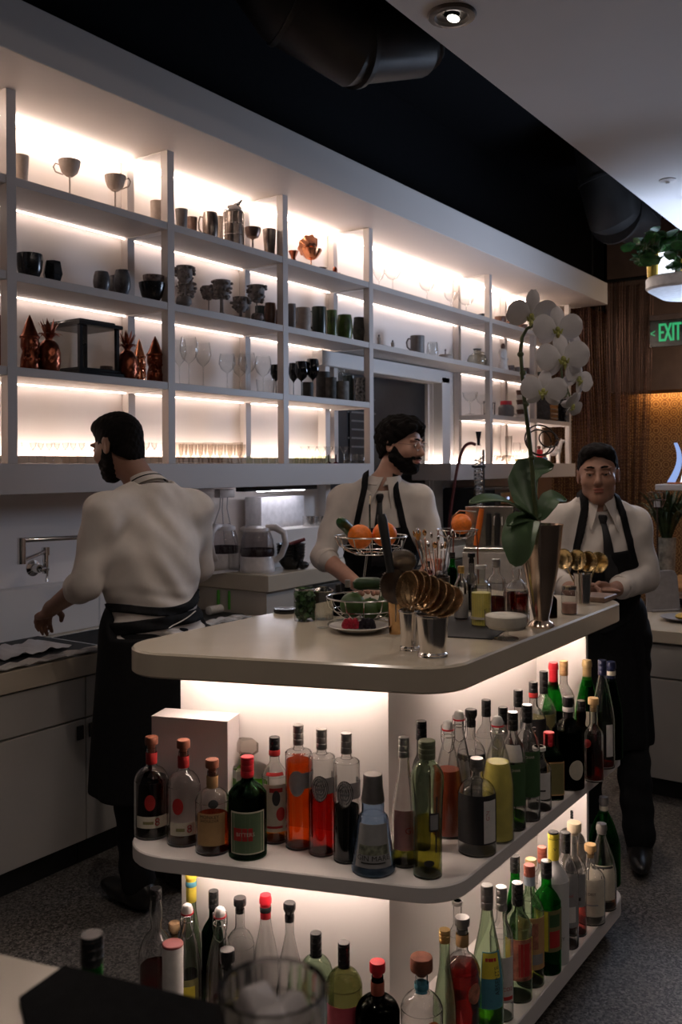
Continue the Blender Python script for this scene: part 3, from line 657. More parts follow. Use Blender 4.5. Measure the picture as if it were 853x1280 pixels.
BLG = mat('black_glass', (.008, .008, .009), .1, var=.2)
for x, y, ww, d, lb in ((345, 456, 14, 3.28, 'black wine glass left of the third post'), (367, 454, 13, 3.36, 'black wine glass half hidden by the third post'), (377, 452, 18, 3.30, 'black wine glass second right of the third post'), (391, 449, 17, 3.26, 'tallest black wine glass, third right of the third post')):
    pot('wine', 'black_wine_glass', lb, 'glass', (x, y, ww, 3, d), BLG)
pot('glass', 'decanter', 'low clear decanter in front of the black wine glass', 'decanter', (332, 474, 24, 3, 3.26), CLEAR)
for x, y, ww, d, m_, lb in ((385, 478, 14, 3.25, 'darkstone', 'short black tumbler in front of the black wine glasses'), (404, 465, 18, 3.34, 'darkstone', 'tall dark stone tumbler right of the black wine glasses'), (414, 472, 14, 3.28, 'stone', 'dark stone tumbler before the fourth rear post'), (427, 477, 19, 3.25, 'lightstone', 'pale stone tumbler, lightest of the stone row'), (436, 470, 15, 3.36, 'teal', 'dark greenish tumbler behind the pale stone tumbler')):
    pot('straight', 'stone_tumbler', lb, 'tumbler', (x, y, ww, 3, d), CER[m_])
pot('straight', 'crystal_jar', 'crystal jar with a black and white cut pattern by the fourth post', 'jar', (451, 472, 14, 3, 3.27), mat('black_white_cut', (.22, .21, .2), .25, var=.98, scale=70))
for x, y, d in ((427, 461, 3.42), (433, 462, 3.44)): pot('wine', 'small_glass', 'small clear glass behind the stone tumblers', 'glass', (x, y, 9, 3, d), CLEAR, 'small glasses behind the stone tumblers')
for x, y, ww, d, lb in ((588, 490, 20, 3.34, 'tall clear coupe at the left end of the right third shelf'), (602, 493, 15, 3.42, 'tall clear coupe behind the hanging glass rail'), (648, 517, 10, 3.27, 'little clear glass before the striped cups')):
    pot('coupe', 'coupe_glass', lb, 'glass', (x, y, ww, 3, d), CLEAR)
p, h, r = spot(612, 503, 34, 3, 3.3); t = thing('hook_rail', 'dark metal stand with curved hooks beside the fifth post', 'rack', p)
mb = MB(); mb.tube([(-r, 0, h), (r, 0, h)], .004, 8); mb.build('bar', BLACKG, t)
for k in (-.9, .9): mb = MB(); mb.tube([(k*r, 0, 0), (k*r, 0, h)], .0035, 8); mb.build('leg', BLACKG, t)
for k in (-.55, -.2, .2, .55): mb = MB(); mb.tube([(k*r, 0, h), (k*r+.004, 0, h*.6), (k*r-.01, 0, h*.25), (k*r-.016, 0, h*.08), (k*r-.03, 0, h*.12)], .003, 6); mb.build('hook', BLACKG, t)
p, h, r = spot(633, 501, 20, 3, 3.3); t = thing('lidded_jar', 'squat grey glass jar with a red lid', 'jar', p)
mb = MB(); mb.lathe([(0, 0), (.8*r, 0), (r, .12*h), (r, .6*h), (.7*r, .76*h)], 20); mb.build('body', CER['grey'], t)
mb = MB(); mb.lathe([(.72*r, .74*h), (.75*r, .78*h), (.7*r, .98*h), (0, h)], 20); mb.build('lid', CER['red'], t)
p, h, r = spot(653, 488, 15, 3, 3.32)
for k in range(6):
    mb = MB(); mb.lathe([(0, .001), (.8*r, .001), (.86*r, .004), (r, h/6*.98), (.93*r, h/6*.98), (.78*r, .008), (0, .008)], 20); o = mb.build('stacked_dish', CER[('white', 'brown')[k % 2]]); o.location = p+Vector((0, 0, h/6*k))
    tag(o, ('white' if k % 2 == 0 else 'brown')+' dish in the striped stack, '+('lowest', 'second from bottom', 'third from bottom', 'fourth from bottom', 'fifth from bottom', 'topmost')[k], 'dish', 'striped stack of dishes')
for k, (x, yt) in enumerate(((684, 497), (702, 499))):
    p, h, r = spot(x, yt, 17, 3, 3.3); t = thing('bottle_crate', ('left' if k == 0 else 'right')+' one of two black slatted boxes behind the orchid', 'box', p, .0)
    mb = MB(); mb.box((0, 0, h/2), (2*r*1.5, .14, h), .003); mb.build('body', CER['black'], t)
    for q in range(5): mb = MB(); mb.box((0, -.073, h*(.12+.19*q)), (2*r*1.3, .006, h*.05), .001); mb.build('slat', CER['grey'], t)
# lowest shelf: rows of glasses on the eye level board
GB1, GB2 = 'coupes in rows on the lowest shelf, first bay', 'cut goblets on the lowest shelf, second bay'
for k in range(9):
    x = 36+20.3*k
    if not 112 < x < 150: pot('coupe', 'coupe_glass', 'clear coupe in the front row of the first bay, lowest shelf', 'glass', (x, 553, 19, 0, 3.27), CLEAR, GB1+', front')
    x += 10
    if not 110 < x < 155 and x < 206: pot('coupe', 'coupe_glass', 'clear coupe in the back row of the first bay, lowest shelf', 'glass', (x, 554, 17, 0, 3.41), CLEAR, GB1+', back')
for x in (2, -12): pot('coupe', 'coupe_glass', 'clear coupe left of the first post on the lowest shelf', 'glass', (x, 554, 18, 0, 3.35), CLEAR, 'coupes left of the first post')
for k in range(7):
    pot('goblet', 'cut_goblet', 'cut crystal goblet in the front row of the second bay', 'glass', (224+12.3*k, 553, 12.5, 0, 3.25), CUT, GB2+', front', cs=lambda a: 1+.03*cos(12*a), seg=24)
    pot('goblet', 'cut_goblet', 'cut crystal goblet in the back row of the second bay', 'glass', (229+12.1*k, 555, 11.5, 0, 3.40), CUT, GB2+', back', cs=lambda a: 1+.03*cos(12*a), seg=24)
for k in range(5):
    pot('glass', 'rocks_glass', 'low greenish rocks glass right of the cut goblets', 'glass', (312+9.6*k, 570, 9, 0, 3.28+.08*(k % 2)), GREENISH, 'greenish rocks glasses left of the third post')
for k in range(5):
    pot('glass', 'rocks_glass', 'low greenish rocks glass in the front row of the third bay', 'glass', (369+9.4*k, 569, 9, 0, 3.26), GREENISH, 'rocks glasses in the third bay, front')
    pot('glass', 'rocks_glass', 'low greenish rocks glass in the back row of the third bay', 'glass', (373+9.2*k, 569, 8.6, 0, 3.40), GREENISH, 'rocks glasses in the third bay, back')
for x, m_, lb in ((381, CLEAR, 'leftmost'), (391, CLEAR, 'second'), (402, CLEAR, 'third'), (411, CLEAR, 'purple stemmed'), (420, CLEAR, 'red stemmed'), (431, CLEAR, 'rightmost')):
    o = pot('vee', 'martini_glass', lb+' martini glass above the rocks glasses, third bay', 'glass', (x, 558, 13, 0, 3.33), m_)
    p, h, r = spot(x, 558, 13, 0, 3.33)
    if x > 405:
        mb = MB(); mb.lathe([(0, 0), (.58*r, 0), (.5*r, .006), (.17*r, .012), (.15*r, h*.52), (0, h*.53)], 12); mb.build('stem', glass('plum_glass' if x < 415 else 'wine_glass_red' if x < 425 else 'grey_stem', (.18, .03, .08) if x < 415 else (.3, .03, .03) if x < 425 else (.12, .1, .1), .4), o)
for x, lb in ((434, 'leftmost'), (442, 'second'), (450, 'third'), (458, 'rightmost')):
    o = pot('glass', 'stemless_glass', lb+' of the stemless glasses with dark bases by the fourth post', 'glass', (x, 568, 9, 0, 3.27), CLEAR)
    p, h, r = spot(x, 568, 9, 0, 3.27); mb = MB(); mb.ell((0, 0, h*.2), (r*.8, r*.8, h*.17), 14, 8); mb.build('dark_base', BLG, o)
for x, d in ((604, 3.3), (622, 3.3), (630, 3.3), (638, 3.3), (646, 3.32), (618, 3.42), (626, 3.42), (634, 3.42)):
    pot('glass', 'rocks_glass', 'cut tumbler among those right of the glass still, lowest shelf', 'glass', (x, 569, 8.5, 0, d), CUT, 'cut tumblers on the lowest right shelf')
pot('tumbler', 'carafe', 'slim tall clear carafe behind the cut tumblers', 'carafe', (636, 545, 9, 0, 3.44), CLEAR)
for x in (646, 655): pot('wine', 'wine_glass', 'small clear wine glass behind the yellow bowl', 'glass', (x, 553, 10, 0, 3.42), CLEAR, 'wine glasses behind the yellow bowl')
pot('bowl', 'small_bowl', 'yellow green bowl left of the orchid stem, lowest shelf', 'bowl', (651, 574, 15, 0, 3.26), CER['olive'])
p, h, r = spot(692, 548, 24, 0, 3.3); t = thing('llama_figurine', 'white llama figurine at the right end of the lowest shelf', 'figurine', p, -.9)
mb = MB(); mb.ell((0, 0, h*.5), (r*.85, r*.42, h*.2), 20, 10); mb.tube([(r*.55, 0, h*.55), (r*.75, 0, h*.75), (r*.85, 0, h*.88)], [r*.28, r*.2, r*.18], 10); mb.ell((r*1.0, 0, h*.88), (r*.32, r*.17, h*.07), 12, 7); mb.tube([(-r*.7, 0, h*.6), (-r*.95, 0, h*.55), (-r*.95, 0, h*.4)], r*.1, 6)
mb.build('body', CER['white'], t)
for sx, sy in ((.5, .2), (.5, -.2), (-.5, .2), (-.5, -.2)): mb = MB(); mb.lathe([(0, 0), (r*.16, 0), (r*.13, h*.1), (r*.2, h*.45), (0, h*.46)], 10, T(sx*r, sy*r, 0)); mb.build('leg', CER['white'], t)
for s in (-1, 1): mb = MB(); mb.tube([(r*.85, s*r*.1, h*.92), (r*.83, s*r*.12, h)], [r*.07, r*.02], 6); mb.build('ear', CER['white'], t)
figure(674, 557, 13, 0, 3.28, 'red figurine with a blue base left of the llama', CER['red'], CER['brown'])
pot('round', 'small_bowl', 'small blue bowl between the red figurine and the llama', 'bowl', (681, 572, 9, 0, 3.24), CER['blue'])
mb = MB(); mb.box((3.1, 3.474, Z0+.019), (3.75, .006, .036), .001); mb.build('back_rail', mat('tan_rail', (.35, .26, .18), .5), rack)
# ------------------------------------------------------------------ bottles on the island shelves
def rglass(name, tint, *a):
    m, N, L, b = nodes(name); N.remove(b); out = N['Material Output']
    g = N.new('ShaderNodeBsdfGlass'); g.inputs['IOR'].default_value = 1.47; g.inputs['Roughness'].default_value = 0; g.inputs['Color'].default_value = rgb([c**.5 for c in tint])
    L.new(g.outputs[0], out.inputs['Surface']); return m
G = {'clear': rglass('bottle_clear', (.99, .995, .99), .28), 'thin': glass('bottle_thin', (.96, .97, .96), .5), 'smoke': rglass('bottle_smoke', (.55, .56, .55), .3), 'green': rglass('bottle_green', (.05, .42, .08), .25),
     'darkgreen': rglass('bottle_dark_green', (.035, .12, .05), .25), 'palegreen': rglass('bottle_pale_green', (.72, .84, .68), .3), 'blue': rglass('bottle_pale_blue', (.55, .68, .85), .35),
     'brown': rglass('bottle_brown', (.10, .035, .012), .3), 'black': rglass('bottle_black', (.02, .022, .018), .4), 'olive': rglass('bottle_olive', (.50, .52, .30), .3),
     'frost': mat('frosted_glass', (.62, .62, .61), .5, var=.03)}
def liq(name, c, e=.5): return glass('liquid_'+name, c, e, .15)
LQ = {'amber': liq('amber', (.62, .30, .06)), 'gold': liq('gold', (.85, .72, .30)), 'orange': liq('orange', (.72, .22, .03)), 'red': liq('red', (.55, .05, .03)), 'deepred': liq('deep_red', (.35, .02, .02)),
      'cherry': liq('cherry', (.42, .03, .02)), 'rum': liq('rum', (.22, .03, .02)), 'yellow': mat('lemon_liquid', (.80, .68, .16), .4), 'green': liq('green', (.25, .55, .05)), 'olive': liq('olive', (.35, .36, .12)),
      'black': liq('black', (.02, .02, .022)), 'water': liq('water', (.93, .95, .95), .6), 'pink': liq('pink', (.75, .30, .28)), 'darkgreen': liq('dark_green', (.06, .22, .04)), 'blood': mat('cloudy_red_liquid', (.34, .05, .018), .35)}
PP = {k: mat('label_'+k, c, .65, var=.06, scale=60) for k, c in {'cream': (.62, .57, .46), 'white': (.66, .64, .61), 'green': (.04, .10, .035), 'black': (.015, .015, .016), 'silver': (.38, .37, .38), 'red': (.52, .03, .03),
      'yellow': (.75, .62, .06), 'tan': (.50, .30, .13), 'pink': (.55, .28, .26), 'olive': (.20, .18, .07), 'orange': (.65, .22, .05), 'grey': (.28, .28, .28), 'teal': (.08, .28, .36), 'paleblue': (.42, .52, .60), 'redpink': (.50, .07, .10), 'greenart': (.10, .16, .08)}.items()}
PP['ink'] = mat('label_ink', (.02, .02, .02), .6); PP['redink'] = mat('label_red_ink', (.42, .02, .02), .6); PP['art'] = mat('label_art', (.42, .16, .10), .6, var=.8, scale=35)
PP['flora'] = mat('label_botanical', (.16, .17, .12), .6, var=.9, scale=55)
CP = {'black': mat('cap_black', (.012, .012, .013), .22), 'red': mat('cap_red', (.62, .02, .035), .35), 'silver': mat('cap_aluminium', (.62, .61, .60), .32, 1), 'cork': mat('cork', (.50, .32, .17), .8, var=.3, scale=60), 'wood': mat('cap_wood', (.24, .08, .045), .55, var=.25, scale=40),
      'yellow': mat('cap_yellow', (.85, .68, .08), .4), 'white': mat('cap_porcelain', (.75, .73, .70), .3), 'gold': mat('cap_gold', (.70, .48, .18), .3, .9), 'navy': mat('cap_navy', (.012, .016, .05), .3), 'rust': mat('cap_rust', (.40, .10, .06), .5),
      'cream': mat('cap_cream', (.75, .62, .42), .5), 'tan': mat('cap_tan', (.55, .36, .16), .45), 'sage': mat('cap_sage', (.20, .22, .14), .4, .3), 'pewter': mat('cap_pewter', (.30, .29, .28), .35, .8), 'foil': mat('neck_foil', (.62, .46, .22), .4, .6)}
def bprof(kind, R, Hb, rn):
    S = {'std': [(.96, 0), (1, .012), (1, .60), (.97, .64), (.80, .69), (.55, .735), ('n', .79), ('n', 1)],
         'short': [(.95, 0), (1, .015), (1, .58), (.98, .64), (.88, .70), (.65, .755), ('m', .79), ('n', .84), ('n', 1)],
         'tall': [(.97, 0), (1, .01), (1, .765), (.985, .782), (.88, .795), (.55, .805), ('n', .83), ('n', 1)],
         'swing': [(.95, 0), (1, .012), (1, .40), (.97, .50), (.82, .64), (.62, .76), ('n', .90), ('n', 1)],
         'champ': [(.95, 0), (1, .012), (1, .38), (.96, .48), (.80, .60), (.58, .72), ('n', .86), ('n', 1)],
         'cone': [(.97, 0), (1, .02), (.99, .10), (.78, .55), (.72, .70), (.68, .76), (.58, .80), ('w', .83), ('w', 1)],
         'bell': [(.9, 0), (1, .03), (1, .42), (.95, .50), (.75, .58), (.5, .63), ('n', .68), ('m', .80), ('n', .92), ('n', 1)],
         'flare': [(.84, 0), (.86, .01), (.86, .30), (.93, .56), (1, .70), (.93, .77), (.66, .83), ('n', .86), ('n', 1)],
         'hock': [(.95, 0), (1, .01), (1, .34), (.93, .45), (.75, .58), (.52, .70), ('n', .84), ('n', 1)]}[kind]
    return [((rn if a == 'n' else rn*1.25 if a == 'm' else R*.52 if a == 'w' else a*R), b*Hb) for a, b in S]
def smooth(pr, n=4):
    out = []
    for i in range(len(pr)-1):
        p0, p1, p2, p3 = pr[max(0, i-1)], pr[i], pr[i+1], pr[min(len(pr)-1, i+2)]
        for k in range(n):
            t = k/n; h = [.5*(2*p1[j]+(p2[j]-p0[j])*t+(2*p0[j]-5*p1[j]+4*p2[j]-p3[j])*t*t+(3*p1[j]-p0[j]-3*p2[j]+p3[j])*t**3) for j in (0, 1)]
            out.append((h[0] if p1[0] != p2[0] else p1[0], max(p1[1], min(p2[1], h[1]))))
    return out+[pr[-1]]
SQ = lambda a: 1/(abs(cos(a))**5+abs(sin(a))**5)**.2
PLACED = []
def panel_gap(p):
    """distance from the island's inner panels (negative inside)"""
    a = Vector((2.097, 1.30)); b_ = Vector((1.899, 1.87)); d_ = (b_-a).normalized(); n_ = Vector((-d_.y, d_.x))
    if n_.dot(Vector((-1, -.3))) < 0: n_ = -n_
    g1 = (Vector((p.x, p.y))-a).dot(n_); g2 = 1.30-p.y; return max(g1, g2)
def bottle(x, yt, base, wpx, kind, gl, lq, cap, labels, label, name='liquor_bottle', lv='M', ang=0., rn=None, hc=None, sq=False, group=None, cat='bottle'):
    zs = ZM if lv == 'M' else ZL if lv == 'L' else lv
    if base > 5:                                        # the photo shows the front of the base
        q = at(x, base, z=zs); v = Vector((q.x, q.y, 0)).normalized(); R = wpx*depth(q)/FPX/2; p = q+v*R
    else: p = at(x, yt, z=zs+base); R = wpx*depth(p)/FPX/2
    if lv in ('M', 'L'):
        k = 0
        while panel_gap(p) < R*(1.12 if sq else 1)+.004 and k < 400: p.x *= .998; p.y *= .998; R *= .998; k += 1
    t_ = depth(p); top = at(x, yt, t=t_).z; p.z = zs
    Ht = top-zs - .012*(H-top)*.9
    hc = hc or {'screw': .048, 'tallscrew': .06, 'cork': .03, 'swing': .022, 'ball': .03, 'foil': .085, 'none': .004, 'block': .05, 'cone': .062, 'pour': .03}[cap[0]]
    Hb = Ht-(.004 if cap[0] in ('foil', 'screw', 'tallscrew') else hc); rn = rn or min(.0145, R*.42)
    lo = 0
    for (q, rq, n2) in PLACED:
        dd = (q.xy-p.xy).length
        if abs(q.z-p.z) < .1 and dd < (R+rq)*.97: print('BOTTLE OVERLAP', label[:40], '|', n2[:40], round(dd, 3), round(R+rq, 3))
    PLACED.append((p.copy(), R, label))
    t = thing(name, label, cat, p, math.atan2(-p.y, -p.x)+ang, group)
    pr = smooth(bprof(kind, R, Hb, rn)); cs = SQ if sq else None
    M_ = T(rz=pi/4*0)
    mb = MB(); mb.lathe(pr, 32, None, cs)
    if gl not in ('frost',):                            # hollow: the wall has an inner face
        ip = [(max(.002, a-.0022), max(b, .004)) for a, b in pr]; n0 = len(mb.v); ib = MB(); ib.lathe(ip, 32, None, cs); mb.add(ib.v, [f[::-1] for f in ib.f])
    mb.build('glass_body', G[gl], t)
    def rad(z):
        for i in range(len(pr)-1):
            if pr[i][1] <= z <= pr[i+1][1]: f = (z-pr[i][1])/max(1e-6, pr[i+1][1]-pr[i][1]); return pr[i][0]*(1-f)+pr[i+1][0]*f
        return pr[-1][0]
    if lq:
        c_, lev = lq; zl = lev*Hb; g_ = .93
        lp = [(0, .006)]+[(max(.001, a*g_), max(b, .006)) for a, b in pr if b < zl]+[(rad(zl)*g_, zl), (0, zl)]
        mb = MB(); mb.lathe(lp, 24, None, cs); mb.build('liquid', LQ[c_], t)
    # cap
    ck, cc_ = cap[0], cap[1]; z0 = Hb; c2 = cap[2] if len(cap) > 2 else None
    mb = MB(); r_ = rn*1.12
    if ck in ('screw', 'tallscrew'):
        mb.lathe([(r_*.96, 0), (r_, .001), (r_, hc*.30), (r_*.95, hc*.32), (r_, hc*.35), (r_, hc*.60), (r_*.95, hc*.62), (r_, hc*.65), (r_, hc*.88), (r_*.96, hc*.9), (r_, hc*.92), (r_, hc-.001), (r_*.93, hc+.001), (0, hc+.001)], 24, T(0, 0, z0-hc+.002))
    elif ck in ('cork', 'pour'):
        rw = rn*1.35; mb.lathe([(rn*.8, -.012), (rn*.8, hc*.3), (rw*.97, hc*.32), (rw, hc*.4), (rw, hc*.9), (rw*.92, hc), (0, hc)], 24, T(0, 0, z0))
    elif ck == 'block': mb.lathe([(rn*.8, -.01), (rn*.8, .002), (rn*1.75, .003), (rn*1.78, .006), (rn*1.78, hc-.003), (rn*1.7, hc), (0, hc)], 24, T(0, 0, z0))
    elif ck == 'ball': mb.lathe([(rn*1.05, -.02), (rn*1.1, -.004), (rn*.9, .0), (rn*1.15, hc*.2), (rn*1.4, hc*.45), (rn*1.4, hc*.9), (rn*1.2, hc), (0, hc)], 20, T(0, 0, z0))
    elif ck == 'foil': mb.lathe([(rn*1.05, -hc), (rn*1.08, -hc+.001), (rn*1.08, -.02), (rn*1.25, -.019), (rn*1.25, -.008), (rn*1.12, 0), (rn*1.1, .003), (0, .004)], 24, T(0, 0, z0))
    elif ck == 'cone': mb.lathe([(R*.535, -.004), (R*.54, 0), (R*.46, hc*.5), (R*.44, hc-.003), (R*.41, hc), (0, hc)], 28, T(0, 0, z0))
    elif ck == 'none': mb.lathe([(rn*.95, -.012), (rn*1.25, -.011), (rn*1.25, -.002), (rn*1.1, 0), (rn*.8, 0), (rn*.8, -.01)], 20, T(0, 0, z0))
    elif ck == 'swing': mb.lathe([(rn*.8, -.004), (rn*1.15, 0), (rn*1.2, hc*.4), (rn*.9, hc*.85), (rn*.5, hc), (0, hc)], 20, T(0, 0, z0))
    c_o = mb.build('cap' if ck not in ('cork', 'block', 'ball', 'swing') else 'stopper', CP[cc_], t)
    if ck == 'swing':
        mb = MB(); mb.lathe([(rn*1.0, -.005), (rn*1.25, -.004), (rn*1.25, .0), (rn*.9, .001)], 16, T(0, 0, z0)); mb.build('rubber_seal', CP['red'], c_o)
        mb = MB(); e = rn*1.35
        for s in (-1, 1): mb.tube([(0, s*rn*.6, z0+hc*.6), (rn*.3, s*e, z0+hc*.4), (rn*.6, s*e*1.05, z0-.022), (rn*1.8, s*e*.7, z0-.05), (rn*2.0, 0, z0-.058)][:5], .0013, 5)
        mb.tube([(e*cos(a*pi/8), e*sin(a*pi/8), z0-.02) for a in range(17)], .0013, 5); mb.build('wire_bail', CHROME, t)
    if c2:                                             # coloured band on the neck or cap
        mb = MB(); rr = max(r_, rn*1.12)*1.03; zb = -hc+.004 if ck in ('screw', 'tallscrew') else -.042
        mb.lathe([(rr*.98, zb), (rr, zb+.0005), (rr, zb+(.014 if ck != 'cork' else .03)), (rr*.98, zb+(.0145 if ck != 'cork' else .0305))], 24, T(0, 0, z0), closed=False); mb.build('neck_band', PP[c2] if c2 in PP else CP[c2], t)
    for lb in labels:
        shape, z0_, z1_, ha, ca, mt = lb[:6]; extra = lb[6:]; ofs = .0012
        def P(a, z, o=ofs):
            q = (rad(max(0, min(Hb, z)))+o)*(SQ(a) if sq else 1); return (q*cos(a), q*sin(a), z)
        za, zb = z0_*Hb, z1_*Hb; zc = (za+zb)/2
        mb = MB()
        if shape == 'r': mb.sheet(lambda a, b: P(ca-ha+2*ha*a, za+(zb-za)*b), max(6, int(ha*10)), 8, .0006)
        else:
            hz = (zb-za)/2; mb.sheet(lambda a, b: P(ca+ha*a*cos(2*pi*b), zc+hz*a*sin(2*pi*b)), 4, 28, .0006)
        lo_ = mb.build('label', PP[mt], t)
        for ex in extra:
            if ex[0] == 't':                           # lettering: text, height, vertical place 0..1, side shift, material
                _, s, hh, vz, sx, im = ex; mb = MB(); rl = rad(zc); k = (SQ(ca) if sq else 1)
                text_on(mb, s, hh, lambda x_, y_: P(ca+(x_+sx)/(rl*k), za+(zb-za)*vz+y_, ofs+.0009)); mb.build('lettering', PP[im], lo_)
            elif ex[0] == 'v':                         # vertical lettering
                _, s, hh, vz, sx, im = ex; mb = MB(); rl = rad(zc)
                text_on(mb, s, hh, lambda x_, y_: P(ca+(-y_+sx)/rl, za+(zb-za)*vz+x_, ofs+.0009)); mb.build('lettering', PP[im], lo_)
            elif ex[0] == 'b':                         # printed block: z0 z1 half angle offset material
                _, a0, a1, hw, sx, im = ex; mb = MB(); mb.sheet(lambda a, b: P(ca+sx-hw+2*hw*a, za+(zb-za)*(a0+(a1-a0)*b), ofs+.0006), 6, 3, .0004); mb.build('print', PP[im], lo_)
            elif ex[0] == 'o':
                _, a0, hz, hw, sx, im = ex; mb = MB(); zq = za+(zb-za)*a0; mb.sheet(lambda a, b: P(ca+sx+hw*a*cos(2*pi*b), zq+hz*a*sin(2*pi*b), ofs+.0006), 3, 24, .0004); mb.build('print', PP[im], lo_)
    return t
B = bottle
# --- middle shelf, front side from left to right
B(190, 917, 1051, 44, 'short', 'clear', ('rum', .66), ('cork', 'wood', 'redink'), [('r', .14, .27, .95, 0, 'cream', ('t', '8', .029, .5, .014, 'redink'), ('b', .35, .6, .3, -.2, 'olive')), ('o', .34, .52, .3, -.1, 'redink')], 'dark rum bottle with a wooden stopper, leftmost on the middle shelf', rn=.013)
B(230, 921, 1060, 43, 'short', 'clear', ('amber', .13), ('cork', 'wood', 'redink'), [('r', .13, .27, .9, .05, 'cream', ('t', '8', .029, .5, .012, 'redink'), ('b', .35, .6, .25, -.25, 'olive')), ('o', .36, .54, .33, -.35, 'redink')], 'nearly empty clear bottle with a wooden stopper beside the dark rum bottle', rn=.013)
B(266, 945, 1071, 44, 'short', 'clear', ('orange', .45), ('cork', 'wood', 'tan'), [('r', .13, .53, .85, -.1, 'tan', ('t', 'MONKEY', .012, .9, -.004, 'ink'), ('t', 'SHOULDER', .0095, .78, -.004, 'ink')), ('o', .60, .70, .3, .05, 'ink')], 'squat whisky bottle with a brown paper label before the white box', rn=.013)
B(310, 941, 1077, 49, 'std', 'darkgreen', ('darkgreen', .62), ('screw', 'red'), [('r', .07, .50, .95, 0, 'cream', ('b', .03, .97, .88, 0, 'greenart'), ('b', .32, .62, .5, -.25, 'redink'), ('t', 'BITTERS', .013, .47, -.006, 'cream'))], 'green bottle with a red cap and a botanical label, middle shelf', rn=.015, hc=.05)
B(344, 917, 1056, 33, 'std', 'clear', ('amber', .12), ('screw', 'black', 'red'), [('r', .12, .58, .95, 0, 'cream', ('b', .84, .93, .5, .1, 'redink'), ('o', .72, .02, .3, .1, 'ink'), ('b', .08, .13, .6, 0, 'redink'), ('o', .38, .018, .35, .45, 'red')), ('r', .66, .69, .8, 0, 'red')], 'slim bottle with a cream and red label beside the orange bottle', rn=.013)
for x, yt, yb, lc, lev, tx, nm in ((374, 902, 1064, 'orange', .72, '', 'tall cylindrical bottle filled with orange liquid'), (403, 907, 1072, 'red', .50, 'PAVOT', 'tall cylindrical bottle half full of red liquid'), (434, 912, 1081, 'black', .43, 'VIOLETTE', 'tall cylindrical bottle with dark violet liquid at the bottom')):
    B(x, yt, yb, 34, 'tall', 'clear', (lc, lev), ('screw', 'silver'), [('r', .51, .64, 1.4, .9, 'silver'), ('o', .45, .66, .62, -.15, 'silver' if tx == '' else 'ink')]+([('o', .455, .655, .56, -.15, 'white', ('t', tx, .0105, .62, 0, 'ink'), ('b', .42, .5, .3, 0, 'grey'), ('b', .25, .3, .26, 0, 'grey'), ('b', .78, .82, .2, 0, 'grey'))] if tx else []), nm+', middle shelf', rn=.0125, hc=.05)
B(467, 963, 1099, 56, 'cone', 'blue', ('water', .5), ('cone', 'pewter'), [('r', .14, .72, .95, 0, 'grey', ('t', 'GIN MARE', .0165, .22, 0, 'ink'), ('b', .30, .52, .8, 0, 'flora'), ('b', .10, .13, .6, 0, 'ink'))], 'pale blue conical gin bottle with a grey metal cap, front corner', 'gin_bottle')
B(506, 917, 1086, 32, 'hock', 'clear', ('olive', .16), ('screw', 'silver'), [('r', .14, .45, .9, 0, 'pink', ('t', 'GI', .022, .5, .012, 'redink'))], 'slender clear bottle with a silver cap and a pink label', rn=.0125)
B(527, 897, .335, 24, 'std', 'smoke', None, ('screw', 'black'), [], 'dark bottle with a black cap behind the fluted green bottle', rn=.0125)
B(535, 921, 1102, 43, 'flare', 'palegreen', ('gold', .42), ('screw', 'sage'), [('r', .36, .50, .34, .45, 'ink', ('b', .1, .9, .26, 0, 'grey')), ('r', .20, .62, .06, .6, 'ink'), ('o', .10, .15, .35, .1, 'ink')], 'fluted pale green bottle with a round sage cap at the front corner', rn=.0185, hc=.042)
B(561, 897, 1050, 36, 'swing', 'thin', ('blood', .62), ('swing', 'white'), [], 'swing top bottle of cloudy red juice', 'swing_top_bottle', rn=.013)
B(574, 885, .315, 30, 'swing', 'clear', None, ('swing', 'white'), [], 'empty swing top bottle behind the red juice', 'swing_top_bottle', rn=.013)
B(589, 883, .30, 36, 'short', 'clear', ('water', .55), ('ball', 'black'), [('r', .15, .66, 1.3, 0, 'grey', ('b', .86, .98, 1.2, 0, 'ink'))], 'clear bottle with a black ball stopper and a grey label', rn=.0125)
B(597, 943, 1073, 49, 'short', 'clear', ('water', .6), ('screw', 'pewter'), [('r', .14, .66, 1.25, 0, 'black', ('b', .03, .90, .38, .72, 'white'), ('v', 'GIN', .014, .6, .028, 'redink'))], 'squat bottle with a black and white wraparound label, front right corner', rn=.0155, hc=.03)
B(608, 871, .30, 28, 'std', 'clear', None, ('screw', 'black'), [], 'clear bottle with a black cap left of the lemon bottle', rn=.0125)
B(623, 892, 1056, 41, 'swing', 'thin', ('yellow', .68), ('swing', 'white'), [], 'swing top bottle full of pale yellow lemon juice', 'swing_top_bottle', rn=.013)
B(629, 880, .30, 28, 'std', 'smoke', None, ('screw', 'black'), [], 'bottle with a black cap behind the lemon juice', rn=.0125)
B(642, 886, 1040, 32, 'short', 'clear', ('green', .13), ('screw', 'black'), [('r', .22, .58, 1.2, 0, 'green', ('t', 'CHAR', .010, .86, .006, 'cream')), ('r', .60, .74, .8, 0, 'white')], 'clear bottle with a dark green label, right of the lemon juice', rn=.013)
B(660, 877, 1028, 32, 'short', 'clear', ('water', .25), ('screw', 'black'), [('r', .22, .62, 1.2, 0, 'green', ('t', 'CHAR', .010, .88, .006, 'cream'))], 'second bottle with a dark green label, beside the short white capped bottle', rn=.013)
B(648, 859, .325, 28, 'std', 'clear', None, ('screw', 'black'), [], 'tall black capped bottle behind the two green labelled bottles', rn=.0125)
B(667, 849, .32, 32, 'std', 'clear', ('water', .5), ('screw', 'black', 'red'), [('r', .2, .66, 1.2, 0, 'black', ('t', 'C', .02, .8, 0, 'white'))], 'bottle with a black and red cap and a black label', rn=.0125)
